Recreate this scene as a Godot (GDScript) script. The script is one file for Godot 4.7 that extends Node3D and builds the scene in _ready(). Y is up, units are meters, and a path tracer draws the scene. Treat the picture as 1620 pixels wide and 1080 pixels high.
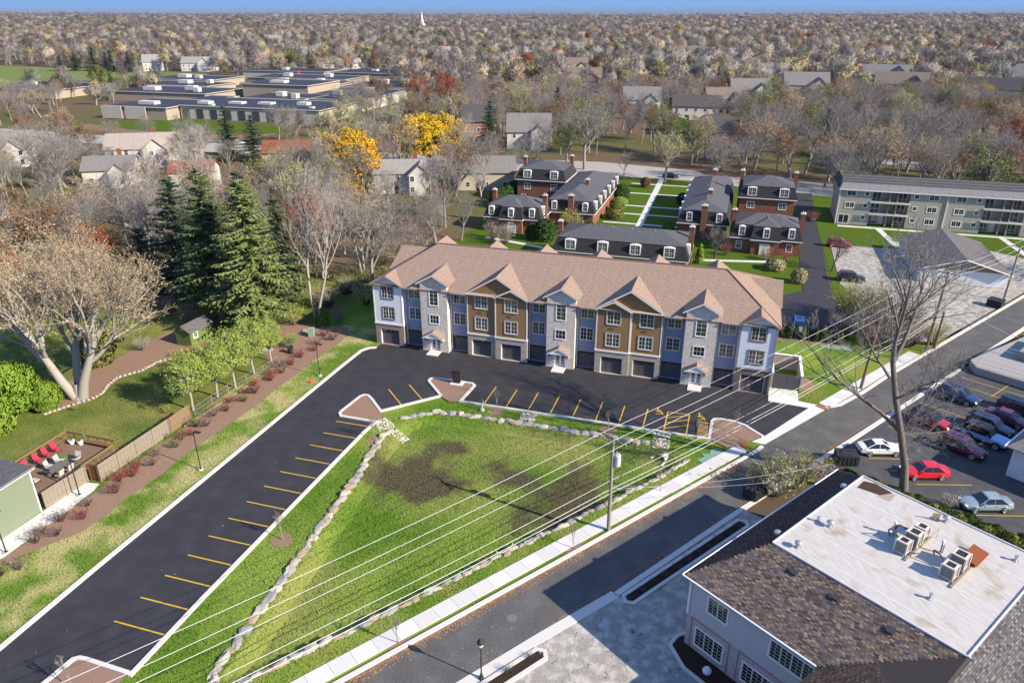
extends Node3D

var rng := RandomNumberGenerator.new()
var mats := {}
var texs := {}
var tree_kit := {}
var win_cache := {}
var marks := []          # [name, x, z] of things one can find, for the labels of the trees
var tree_list := []      # [node, label start, x, z]
var keepout := []        # polygons where no wild tree grows

# ---------------------------------------------------------------- mesh building
class MB:
	var v := PackedVector3Array()
	var nn := PackedVector3Array()
	var cc := PackedColorArray()
	var uu := PackedVector2Array()
	var x := Transform3D.IDENTITY
	var col := Color.WHITE
	func tri(a: Vector3, b: Vector3, c: Vector3):
		a = x * a
		b = x * b
		c = x * c
		var n := (b - a).cross(c - a)
		if n.length_squared() < 1e-13:
			return
		n = n.normalized()
		var t := Vector3(n.z, 0, -n.x)
		var w := Vector3.FORWARD
		if t.length_squared() < 0.01:
			t = Vector3.RIGHT
		else:
			t = t.normalized()
			w = n.cross(t)
		v.append(a); v.append(c); v.append(b)
		nn.append(n); nn.append(n); nn.append(n)
		cc.append(col); cc.append(col); cc.append(col)
		uu.append(Vector2(a.dot(t), a.dot(w))); uu.append(Vector2(c.dot(t), c.dot(w))); uu.append(Vector2(b.dot(t), b.dot(w)))
	func raw(a: Vector3, b: Vector3, c: Vector3, n: Vector3, k: Color):
		if (b - a).cross(c - a).dot(n) < 0:
			var s := b
			b = c
			c = s
		v.append(a); v.append(c); v.append(b)
		nn.append(n); nn.append(n); nn.append(n)
		cc.append(k); cc.append(k); cc.append(k)
		uu.append(Vector2(0, 0)); uu.append(Vector2(1, 1)); uu.append(Vector2(1, 0))
	func quad(a, b, c, d):
		tri(a, b, c)
		tri(a, c, d)
	func poly(p: Array):     # a convex face, counter-clockwise as seen from outside
		for i in range(1, p.size() - 1):
			tri(p[0], p[i], p[i + 1])
	func box(c: Vector3, s: Vector3, b := Basis.IDENTITY):
		var h := s / 2.0
		var p := []
		for i in 8:
			p.append(c + b * Vector3(h.x if i & 1 else -h.x, h.y if i & 2 else -h.y, h.z if i & 4 else -h.z))
		quad(p[4], p[5], p[7], p[6]); quad(p[1], p[0], p[2], p[3])
		quad(p[5], p[1], p[3], p[7]); quad(p[0], p[4], p[6], p[2])
		quad(p[6], p[7], p[3], p[2]); quad(p[0], p[1], p[5], p[4])
	func span(x0, x1, y0, y1, z0, z1):
		box(Vector3((x0 + x1) / 2.0, (y0 + y1) / 2.0, (z0 + z1) / 2.0), Vector3(x1 - x0, y1 - y0, z1 - z0))
	func tube(p: Array, r: Array, sides := 6, capped := false):
		var rings := []
		var u := Vector3.ZERO
		for i in p.size():
			var d: Vector3 = (p[mini(i + 1, p.size() - 1)] - p[maxi(i - 1, 0)]).normalized()
			if u == Vector3.ZERO:
				u = d.cross(Vector3.RIGHT if absf(d.x) < 0.8 else Vector3.UP).normalized()
			u = (u - d * u.dot(d)).normalized()
			var w := d.cross(u)
			var ring := []
			for k in sides:
				var a := TAU * k / sides
				ring.append([u * cos(a) + w * sin(a), p[i] + (u * cos(a) + w * sin(a)) * r[i]])
			rings.append(ring)
		var run := 0.0
		for i in p.size() - 1:
			var far: float = run + (p[i + 1] - p[i]).length()
			for k in sides:
				var k2 := (k + 1) % sides
				var q := [rings[i][k], rings[i][k2], rings[i + 1][k2], rings[i + 1][k]]
				var uvs := [Vector2(float(k) / sides, run), Vector2((k + 1.0) / sides, run), Vector2((k + 1.0) / sides, far), Vector2(float(k) / sides, far)]
				for j in [0, 2, 1, 0, 3, 2]:
					v.append(x * q[j][1]); nn.append((x.basis * q[j][0]).normalized()); cc.append(col); uu.append(uvs[j])
			run = far
		if capped:
			for k in sides:
				var k2 := (k + 1) % sides
				tri(p[-1], rings[-1][k][1], rings[-1][k2][1])
				tri(p[0], rings[0][k2][1], rings[0][k][1])
	func cyl(base: Vector3, r0: float, r1: float, h: float, sides := 12, axis := Vector3.UP):
		tube([base, base + axis * h], [r0, r1], sides, true)
	func lathe(base: Vector3, prof: Array, sides := 14):   # [radius, height] pairs, from the bottom up
		for i in prof.size() - 1:
			for k in sides:
				var a := TAU * k / sides
				var b := TAU * (k + 1) / sides
				var p0 := base + Vector3(cos(a) * prof[i][0], prof[i][1], -sin(a) * prof[i][0])
				var p1 := base + Vector3(cos(b) * prof[i][0], prof[i][1], -sin(b) * prof[i][0])
				var p2 := base + Vector3(cos(b) * prof[i + 1][0], prof[i + 1][1], -sin(b) * prof[i + 1][0])
				var p3 := base + Vector3(cos(a) * prof[i + 1][0], prof[i + 1][1], -sin(a) * prof[i + 1][0])
				quad(p0, p1, p2, p3)
	func prism(p: PackedVector2Array, y0: float, y1: float, bottom := false):   # a plan outline (x, z) pulled up
		var t := Geometry2D.triangulate_polygon(p)
		for i in range(0, t.size(), 3):
			var a := p[t[i]]
			var b := p[t[i + 1]]
			var c := p[t[i + 2]]
			if (b - a).cross(c - a) > 0:
				var s := b
				b = c
				c = s
			tri(Vector3(a.x, y1, a.y), Vector3(b.x, y1, b.y), Vector3(c.x, y1, c.y))
			if bottom:
				tri(Vector3(a.x, y0, a.y), Vector3(c.x, y0, c.y), Vector3(b.x, y0, b.y))
		if y1 - y0 < 0.0005:
			return
		var cw := Geometry2D.is_polygon_clockwise(p)
		for i in p.size():
			var a := p[i]
			var b := p[(i + 1) % p.size()]
			if not cw:
				var s := a
				a = b
				b = s
			quad(Vector3(b.x, y0, b.y), Vector3(a.x, y0, a.y), Vector3(a.x, y1, a.y), Vector3(b.x, y1, b.y))
	func lump(c: Vector3, s: Vector3, seed_: int, rough := 0.22, yaw := 0.0):   # an uneven stone
		var rg := RandomNumberGenerator.new()
		rg.seed = seed_
		var bs := Basis(Vector3.UP, yaw)
		var ph := [rg.randf() * TAU, rg.randf() * TAU, rg.randf() * TAU]
		var f := func(i: int, j: int) -> Vector3:
			var th := PI * j / 5.0
			var a := TAU * (i % 8) / 8.0
			var d := Vector3(sin(th) * cos(a), cos(th), sin(th) * sin(a))
			d = Vector3(signf(d.x) * pow(absf(d.x), 0.75), signf(d.y) * pow(absf(d.y), 0.75), signf(d.z) * pow(absf(d.z), 0.75))
			var k := 1.0 + rough * (sin(a * 2 + ph[0]) * sin(th) * 0.5 + sin(a * 3 + th * 2 + ph[1]) * sin(th) * 0.4 + sin(th * 3 + ph[2]) * 0.3)
			return c + bs * (d * k * s / 2.0)
		for j in 5:
			for i in 8:
				quad(f.call(i, j), f.call(i, j + 1), f.call(i + 1, j + 1), f.call(i + 1, j))
	func mesh() -> ArrayMesh:
		var m := ArrayMesh.new()
		if v.is_empty():
			return m
		var a := []
		a.resize(Mesh.ARRAY_MAX)
		a[Mesh.ARRAY_VERTEX] = v
		a[Mesh.ARRAY_NORMAL] = nn
		a[Mesh.ARRAY_COLOR] = cc
		a[Mesh.ARRAY_TEX_UV] = uu
		m.add_surface_from_arrays(Mesh.PRIMITIVE_TRIANGLES, a)
		return m

func rf(a: float, b: float) -> float:
	return rng.randf_range(a, b)

func pv(a: Array) -> PackedVector2Array:
	var p := PackedVector2Array()
	for i in range(0, a.size(), 2):
		p.append(Vector2(a[i], a[i + 1]))
	return p

# ---------------------------------------------------------------- things, parts, setting
func thing(called: String, label: String, category: String, at := Vector3.ZERO, turn := 0.0, group := "") -> Node3D:
	var o := Node3D.new()
	o.name = called
	add_child(o, true)
	o.position = at
	o.rotation.y = turn
	tag(o, label, category, group)
	return o

func tag(o: Node, label: String, category: String, group := ""):
	o.set_meta("label", label)
	o.set_meta("category", category)
	if group:
		o.set_meta("group", group)

func put(parent: Node, called: String, m: Mesh, mat: Material) -> MeshInstance3D:
	var o := MeshInstance3D.new()
	o.name = called
	o.mesh = m
	o.material_override = mat
	parent.add_child(o, true)
	return o

func part(parent: Node, called: String, b: MB, mat: Material) -> MeshInstance3D:
	return put(parent, called, b.mesh(), mat)

func ground_piece(called: String, label: String, b: MB, mat: Material, kind := "structure") -> MeshInstance3D:
	var o := put(self, called, b.mesh(), mat)
	o.set_meta("kind", kind)
	o.set_meta("label", label)
	return o

func copy(o: Node3D, label: String, at: Vector3, turn := 0.0, size := 1.0) -> Node3D:
	var c: Node3D = o.duplicate()
	c.name = String(o.name).rstrip("0123456789_")
	add_child(c, true)
	c.position = at
	c.rotation.y = turn
	c.scale = Vector3.ONE * size
	c.set_meta("label", label)
	return c

func many(called: String, m: Mesh, mat: Material, at: Array, tint := []) -> MultiMeshInstance3D:
	var mm := MultiMesh.new()
	mm.transform_format = MultiMesh.TRANSFORM_3D
	mm.use_colors = not tint.is_empty()
	mm.mesh = m
	mm.instance_count = at.size()
	for i in at.size():
		mm.set_instance_transform(i, at[i])
		if not tint.is_empty():
			mm.set_instance_color(i, tint[i])
	var o := MultiMeshInstance3D.new()
	o.name = called
	o.multimesh = mm
	o.material_override = mat
	o.set_meta("kind", "stuff")
	return o

# ---------------------------------------------------------------- textures and materials
func noise(seed_: int, freq: float, oct := 4, type := FastNoiseLite.TYPE_SIMPLEX_SMOOTH) -> FastNoiseLite:
	var n := FastNoiseLite.new()
	n.seed = seed_
	n.frequency = freq
	n.noise_type = type
	n.fractal_octaves = oct
	return n

func gray(seed_: int, freq: float, oct: int, size := 512) -> PackedByteArray:
	var im := noise(seed_, freq, oct).get_seamless_image(size, size)
	im.convert(Image.FORMAT_L8)
	return im.get_data()

func tex_from(name_: String, size: int, f: Callable) -> void:
	var d := PackedByteArray()
	d.resize(size * size * 3)
	for y in size:
		for x in size:
			var c: Color = f.call(x, y)
			var i := (y * size + x) * 3
			d[i] = clampi(int(c.r * 255.0), 0, 255)
			d[i + 1] = clampi(int(c.g * 255.0), 0, 255)
			d[i + 2] = clampi(int(c.b * 255.0), 0, 255)
	var im := Image.create_from_data(size, size, false, Image.FORMAT_RGB8, d)
	texs[name_] = ImageTexture.create_from_image(im)
	var nm := Image.create_from_data(size, size, false, Image.FORMAT_RGB8, d)
	nm.bump_map_to_normal_map(6.0)
	texs[name_ + "_n"] = ImageTexture.create_from_image(nm)

func g1(v: float) -> Color:
	return Color(v, v, v)

func make_textures():
	var fine := gray(1, 0.16, 3)
	var mid := gray(2, 0.03, 4)
	var big := gray(3, 0.008, 4)
	var S := 512
	# all of these multiply a base colour; sRGB values, so 0.9 is about 0.79 of it
	tex_from("fine", S, func(x, y): return g1(0.80 + 0.2 * fine[y * S + x] / 255.0))
	tex_from("grain", S, func(x, y): return g1(0.62 + 0.22 * fine[y * S + x] / 255.0 + 0.18 * mid[y * S + x] / 255.0))
	tex_from("mottle", S, func(x, y): return g1(0.55 + 0.15 * fine[y * S + x] / 255.0 + 0.16 * mid[y * S + x] / 255.0 + 0.2 * big[y * S + x] / 255.0))
	tex_from("asphalt", S, func(x, y):
		var b := absf(mid[((y * 3 + x) % S) * S + (x + S - y) % S] / 255.0 - 0.5)
		var scuff = 0.34 * clampf(1.0 - b * 38.0, 0, 1) * clampf(big[y * S + x] / 255.0 * 3.0 - 1.45, 0, 1)
		var k = 0.60 + 0.18 * fine[y * S + x] / 255.0 + 0.12 * big[y * S + x] / 255.0 + scuff
		if (x * 7919 + y * 104729 + x * y) % 1409 == 0:
			k = 0.98
		return Color(k, k, k * 1.0))
	tex_from("worn", S, func(x, y):
		var crack := clampf(1.0 - absf(big[y * S + x] / 255.0 - 0.5) * 120.0, 0, 1) * 0.3
		var wash := clampf(mid[y * S + x] / 255.0 * 2.2 - 0.75, 0, 1)
		return g1(0.66 + 0.12 * fine[y * S + x] / 255.0 + 0.17 * wash - crack))
	tex_from("grass", S, func(x, y):
		var a := fine[y * S + x] / 255.0
		var b := mid[y * S + x] / 255.0
		return Color(0.50 + 0.32 * a + 0.22 * b, 0.55 + 0.33 * a + 0.12 * b, 0.42 + 0.35 * a + 0.1 * b))
	tex_from("mulch", S, func(x, y):
		var a := fine[y * S + x] / 255.0
		var b := fine[((y * 3) % S) * S + (x * 2) % S] / 255.0
		return Color(0.45 + 0.35 * a + 0.2 * b, 0.42 + 0.35 * a + 0.2 * b, 0.4 + 0.33 * a + 0.22 * b))
	var rg := RandomNumberGenerator.new()
	rg.seed = 77
	var tone := PackedFloat32Array()
	for i in 4096:
		tone.append(rg.randf())
	# brick: the picture is 2 m wide, courses of 1/15 m
	tex_from("brick", S, func(x, y):
		var row = y * 30 / S
		var fx = x * 10.0 / S + (0.5 if row % 2 else 0.0)
		var k := int(fx) % 10
		var joint = (fx - floorf(fx)) < 0.06 or (y * 30.0 / S - row) < 0.16
		var t := tone[(row * 10 + k) % 4096]
		if joint:
			return Color(0.86, 0.85, 0.83)
		return Color(0.76 + 0.24 * t, 0.74 + 0.25 * t, 0.73 + 0.26 * t) * (0.86 + 0.14 * fine[y * S + x] / 255.0))
	# shingle: 4 m wide, courses of 0.143 m, tabs of 0.25 m
	tex_from("shingle", S, func(x, y):
		var row = y * 28 / S
		var fx = x * 16.0 / S + tone[row + 900] * 0.9
		var k := int(fx) % 16
		var t := tone[(row * 16 + k + 300) % 4096]
		var edge := 0.78 if (y * 28.0 / S - row) > 0.80 else 1.0
		var g: float = (0.74 + 0.13 * t + 0.12 * fine[y * S + x] / 255.0) * edge
		return Color(g, g * (0.985 + 0.015 * t), g * (0.97 + 0.03 * t)))
	tex_from("bark", 256, func(x, y):
		var a := fine[((y / 5) % S) * S + (x * 2) % S] / 255.0
		return g1(0.5 + 0.3 * a + 0.2 * fine[y * S + x] / 255.0))
	tex_from("wood", 256, func(x, y):
		var a := fine[((y / 9) % S) * S + (x * 3) % S] / 255.0
		return Color(0.66 + 0.3 * a, 0.64 + 0.3 * a, 0.6 + 0.3 * a) * (0.8 + 0.2 * mid[y * S + x] / 255.0))
	tex_from("membrane", S, func(x, y):
		var dirt := clampf(big[y * S + x] / 255.0 * 3.0 - 2.0, 0, 1)
		var streak := mid[((y * 5 + x * 2) % S) * S + (x + y) % S] / 255.0
		return Color(0.86 - 0.12 * dirt, 0.86 - 0.17 * dirt, 0.86 - 0.24 * dirt) * (0.88 + 0.16 * streak) + g1(0.03 * fine[y * S + x] / 255.0))

func mt(key: String, c: Color, rough := 0.85, tex := "", size := 2.0, bump := 0.0, metal := 0.0, spec := 0.4) -> StandardMaterial3D:
	if mats.has(key):
		return mats[key]
	var m := StandardMaterial3D.new()
	m.resource_name = key
	m.albedo_color = c.linear_to_srgb()
	m.roughness = rough
	m.metallic = metal
	m.metallic_specular = spec
	m.vertex_color_use_as_albedo = true
	if tex:
		m.albedo_texture = texs[tex]
		m.uv1_scale = Vector3(1.0 / size, 1.0 / size, 1.0 / size)
		if bump > 0.0:
			m.normal_enabled = true
			m.normal_texture = texs[tex + "_n"]
			m.normal_scale = bump
	mats[key] = m
	return m

func leaf_mat(key: String, c: Color, through := 0.35) -> StandardMaterial3D:
	if mats.has(key):
		return mats[key]
	var m := mt(key, c, 0.75, "", 1.0, 0.0, 0.0, 0.25)
	m.cull_mode = BaseMaterial3D.CULL_DISABLED
	m.backlight_enabled = true
	m.backlight = Color(through, through, through)
	return m

func glass_mat(key: String, c: Color) -> StandardMaterial3D:
	return mt(key, c, 0.06, "", 1.0, 0.0, 0.0, 0.7)

# ---------------------------------------------------------------- the scene
func _ready():
	var cam := Camera3D.new()
	cam.name = "camera"
	add_child(cam)
	cam.position = Vector3(0, 44, 0)
	cam.rotation_degrees = Vector3(-24.177, 17.03, 0)
	cam.fov = 49.737
	cam.near = 0.5
	cam.far = 20000.0
	cam.current = true
	var sky := ProceduralSkyMaterial.new()
	sky.sky_top_color = Color(0.36, 0.47, 0.66)
	sky.sky_horizon_color = Color(0.36, 0.51, 0.70)
	sky.sky_curve = 0.12
	sky.ground_bottom_color = Color(0.24, 0.22, 0.19)
	sky.ground_horizon_color = Color(0.36, 0.36, 0.36)
	sky.sky_energy_multiplier = 1.0
	var e := Environment.new()
	e.background_mode = Environment.BG_SKY
	e.sky = Sky.new()
	e.sky.sky_material = sky
	e.tonemap_mode = Environment.TONE_MAPPER_LINEAR
	e.tonemap_exposure = 2.0
	e.sdfgi_enabled = true
	e.ssao_enabled = true
	e.ssil_enabled = true
	e.fog_enabled = true
	e.fog_density = 0.000024
	e.fog_light_color = Color(0.62, 0.68, 0.80)
	var we := WorldEnvironment.new()
	we.name = "environment"
	we.environment = e
	add_child(we)
	var sun := DirectionalLight3D.new()
	sun.name = "sun"
	sun.light_energy = 1.4
	sun.light_color = Color(1.0, 0.945, 0.86)
	sun.light_angular_distance = 0.5
	sun.shadow_enabled = true
	add_child(sun)
	var el := deg_to_rad(30.5)
	var az := deg_to_rad(11.0)
	sun.look_at_from_position(Vector3.ZERO, -Vector3(cos(el) * cos(az), sin(el), cos(el) * sin(az)))

	make_textures()
	terrain()
	site()
	apartments()
	office()
	townhouses()
	condominium()
	far_buildings()
	kits()
	boulders()
	poles_and_wires()
	vehicles()
	yard()
	small_things()
	planting()
	woods()
	name_trees()

# ---------------------------------------------------------------- ground
var lawn_n := noise(11, 0.055, 4)
var lawn_m := noise(12, 0.22, 3)
var lawn_s := noise(13, 0.035, 3)
var basin := PackedVector2Array()

func seg_dist(p: Vector2, poly: PackedVector2Array) -> float:
	var best := 1e9
	for i in poly.size():
		var q := Geometry2D.get_closest_point_to_segment(p, poly[i], poly[(i + 1) % poly.size()])
		best = minf(best, p.distance_to(q))
	return best

func ground_y(x: float, z: float) -> float:
	if x < -36 or x > 0 or z < -73 or z > -28:
		return 0.0
	var p := Vector2(x, z)
	if not Geometry2D.is_point_in_polygon(p, basin):
		return 0.0
	return -0.7 * clampf((seg_dist(p, basin) - 0.1) / 1.3, 0, 1)

func lawn_color(x: float, z: float) -> Color:
	var a := lawn_n.get_noise_2d(x, z)
	var b := lawn_m.get_noise_2d(x, z)
	var s := lawn_s.get_noise_2d(x, z)
	var green := Color(0.115, 0.21, 0.03)
	var lime := Color(0.235, 0.32, 0.07)
	var straw := Color(0.47, 0.42, 0.24)
	var soil := Color(0.10, 0.085, 0.062)
	var c := green.lerp(lime, clampf(0.42 + a * 1.3 + b * 0.5, 0, 1))
	if x < -58.0:                                     # the mown back yards
		c = Color(0.115, 0.165, 0.045).lerp(Color(0.235, 0.235, 0.085), clampf(0.4 + a * 1.2 + b * 0.6, 0, 1))
	elif x < -48.0 and z > -92:                        # new seed with straw along the drive
		c = c.lerp(straw, clampf(0.28 + b * 1.4 + a * 0.9 - clampf((x + 50.3) * 0.35, 0, 0.5), 0, 0.85))
	elif x > -36 and x < 0 and z > -72 and z < -28 and Geometry2D.is_point_in_polygon(Vector2(x, z), basin):
		c = c.lerp(Color(0.27, 0.29, 0.10), clampf(s * 1.6 + 0.35 + (z + 52) * 0.014, 0, 0.85))
		var d1 := Vector2((x + 29.5) / 6.0, (z + 59) / 4.2).length()
		var d2 := Vector2((x + 12.5) / 4.0, (z + 58.5) / 9.0).length()
		var d3 := Vector2((x + 18) / 9.0, (z + 62) / 3.2).length()
		var d4 := Vector2((x + 27.5) / 3.4, (z + 65.6) / 1.6).length()
		var bare := maxf(maxf(1.25 - d1, 1.2 - d2), maxf(0.9 - d3, 1.0 - d4)) * 1.5 + b * 1.3 + a * 0.8
		c = c.lerp(soil, clampf(bare, 0, 0.93))
	elif z > -34 - (x + 26) * 1.43 - 4.0 and x > -36:  # verge beside the walk
		c = c.lerp(Color(0.24, 0.24, 0.08), clampf(b * 1.2 + 0.15, 0, 0.6))
	return c

func hill(x: float, z: float) -> float:
	var d := Vector2(x, z).length()
	var side := absf(x / maxf(-z, 1.0) + 0.3)
	return clampf((d - 2600.0) / 5000.0, 0, 1) * (6.0 + 26.0 * clampf(side - 0.25, 0, 1) + 10.0 * lawn_s.get_noise_2d(x * 0.02, z * 0.02))

func terrain():
	basin = pv([-34.3, -68.0, -33.0, -69.8, -31.2, -71.1, -28, -71.3, -22, -71.3, -15, -71.4, -9, -71.3, -5.3, -71.3, -3.4, -70.2, -1.9, -68.6, -6.3, -62.3, -11.1, -55.8, -17.4, -47.5, -20.4, -43.2, -24.4, -37.6, -27.3, -33.9, -30.2, -30.6, -31.6, -30.4, -32.0, -36, -32.4, -41, -33.0, -47, -33.6, -54, -34.2, -60, -34.6, -65])
	var b := MB.new()
	var gm := mt("turf", Color(1.55, 1.5, 1.75), 0.95, "grass", 2.3, 0.8, 0.0, 0.15)
	var x0 := -112.0
	var z0 := -114.0
	var st := 0.6
	var nx := 240
	var nz := 152
	var h := []
	var cl := []
	for j in nz + 1:
		for i in nx + 1:
			var x := x0 + i * st
			var z := z0 + j * st
			h.append(ground_y(x, z) - 0.03)
			cl.append(lawn_color(x, z))
	for j in nz:
		for i in nx:
			var q := []
			var id := [j * (nx + 1) + i, (j + 1) * (nx + 1) + i, (j + 1) * (nx + 1) + i + 1, j * (nx + 1) + i + 1]
			for k in 4:
				q.append(Vector3(x0 + (i + (1 if k > 1 else 0)) * st, h[id[k]], z0 + (j + (1 if k in [1, 2] else 0)) * st))
			for tr in [[0, 1, 2], [0, 2, 3]]:
				var n: Vector3 = (q[tr[1]] - q[tr[0]]).cross(q[tr[2]] - q[tr[0]]).normalized()
				for k in [tr[0], tr[2], tr[1]]:
					b.v.append(q[k]); b.nn.append(n); b.cc.append(cl[id[k]]); b.uu.append(Vector2(q[k].x, q[k].z))
	ground_piece("lawn", "mown and newly seeded grass round the apartments", b, gm, "stuff")
	# the wide ground: leaf litter, lawns and fields, out to the horizon
	var g := MB.new()
	var wide := noise(21, 0.012, 4)
	var xs := [-9000.0, -5000.0, -2500.0, -1400.0]
	var zs := [-9800.0, -6500.0, -4200.0, -2800.0, -1900.0, -1300.0]
	var t := -1000.0
	while t < 700.0:
		xs.append(t)
		t += 14.0
	xs.append_array([700.0, 1000.0, 1800.0, 3500.0, 6000.0])
	t = -980.0
	while t < 130.0:
		zs.append(t)
		t += 14.0
	zs.append_array([130.0, 400.0])
	for j in zs.size() - 1:
		for i in xs.size() - 1:
			var a := Vector3(xs[i], -0.08, zs[j])
			var c := Vector3(xs[i + 1], -0.08, zs[j + 1])
			if a.x >= x0 - 1 and c.x <= x0 + nx * st and a.z >= z0 and c.z <= z0 + nz * st:
				continue
			var low := a.x < x0 + nx * st and c.x > x0 and a.z < z0 + nz * st and c.z > z0
			var q := [a, Vector3(a.x, -0.08, c.z), c, Vector3(c.x, -0.08, a.z)]
			for tr in [[0, 2, 1], [0, 3, 2]]:
				for k in tr:
					var p: Vector3 = q[k]
					var f := clampf(wide.get_noise_2d(p.x, p.z) * 2.2 + 0.45, 0, 1)
					b = g
					b.v.append(p + Vector3(0, hill(p.x, p.z) - (1.0 if low else 0.0), 0)); b.nn.append(Vector3.UP); b.uu.append(Vector2(p.x, p.z))
					b.cc.append((Color(0.20, 0.155, 0.105).lerp(Color(0.15, 0.165, 0.06), f) if p.z > -420 else Color(0.16, 0.13, 0.10)))
	ground_piece("ground", "leaf-strewn ground under the trees out to the horizon", g, mt("litter", Color(1.5, 1.5, 1.6), 0.95, "mulch", 5.0, 0.7, 0.0, 0.1))

func sheet(called: String, label: String, p: Array, y: float, m: Material, kind := "structure") -> MeshInstance3D:
	var b := MB.new()
	b.prism(pv(p), y, y)
	return ground_piece(called, label, b, m, kind)

func strip(b: MB, line: Array, w: float, y0: float, y1: float, closed := false):   # a kerb along a line of x, z pairs
	var p := []
	for i in range(0, line.size(), 2):
		p.append(Vector2(line[i], line[i + 1]))
	var n := p.size()
	var L := []
	var R := []
	for i in n:
		var d0: Vector2 = (p[i] - p[(i - 1 + n) % n]).normalized() if closed or i > 0 else (p[1] - p[0]).normalized()
		var d1: Vector2 = (p[(i + 1) % n] - p[i]).normalized() if closed or i < n - 1 else d0
		if not closed and i == 0:
			d0 = d1
		var m := (d0 + d1).normalized()
		var s := w * 0.5 / maxf(0.5, m.dot(d1))
		L.append(p[i] + Vector2(m.y, -m.x) * s)
		R.append(p[i] - Vector2(m.y, -m.x) * s)
	for i in (n if closed else n - 1):
		var j := (i + 1) % n
		var a := Vector3(L[i].x, y1, L[i].y)
		var c := Vector3(L[j].x, y1, L[j].y)
		var d := Vector3(R[j].x, y1, R[j].y)
		var e := Vector3(R[i].x, y1, R[i].y)
		var dn := Vector3(0, y0 - y1, 0)
		b.quad(e, d, c, a)
		b.quad(a, c, c + dn, a + dn)
		b.quad(d, e, e + dn, d + dn)
	if not closed:
		for i in [0, n - 1]:
			var a := Vector3(L[i].x, y1, L[i].y)
			var e := Vector3(R[i].x, y1, R[i].y)
			var dn := Vector3(0, y0 - y1, 0)
			b.quad(a, e, e + dn, a + dn) if i == 0 else b.quad(e, a, a + dn, e + dn)

func kerb(label: String, line: Array, w := 0.4, closed := false, y1 := 0.15, called := "kerb"):
	var b := MB.new()
	strip(b, line, w, -0.1, y1, closed)
	ground_piece(called, label, b, mt("kerb_concrete", Color(0.73, 0.705, 0.665), 0.85, "fine", 3.0, 0.3))

func stripe(b: MB, x0: float, z0: float, x1: float, z1: float, w := 0.12, y := 0.012):
	var d := Vector2(x1 - x0, z1 - z0).normalized() * w * 0.5
	b.quad(Vector3(x0 - d.y, y, z0 + d.x), Vector3(x1 - d.y, y, z1 + d.x), Vector3(x1 + d.y, y, z1 - d.x), Vector3(x0 + d.y, y, z0 - d.x))

func paint(label: String, x0: float, z0: float, x1: float, z1: float, m: Material, w := 0.13):
	var b := MB.new()
	stripe(b, x0, z0, x1, z1, w)
	ground_piece("road_marking", label, b, m)

func slabs(called: String, label: String, a: Vector2, c: Vector2, w: float, n: int, y: float, m: Material):   # a walk of n slabs between two points on its middle line
	var o := Node3D.new()
	o.name = called
	add_child(o, true)
	o.set_meta("kind", "structure")
	o.set_meta("label", label)
	var d := (c - a) / n
	var ang := -atan2(d.y, d.x)
	o.position = Vector3(a.x, 0, a.y)
	o.rotation.y = ang
	var L := d.length()
	var kinds := []
	for k in 3:
		var b := MB.new()
		b.col = g1([0.94, 1.0, 0.9][k])
		b.span(0.012, L - 0.012, -0.1, y + k * 0.0015, -w / 2, w / 2)
		kinds.append(b.mesh())
	for i in n:
		var s := put(o, "slab", kinds[(i * 7 + i / 3) % 3], m)
		s.position.x = i * L

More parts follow.
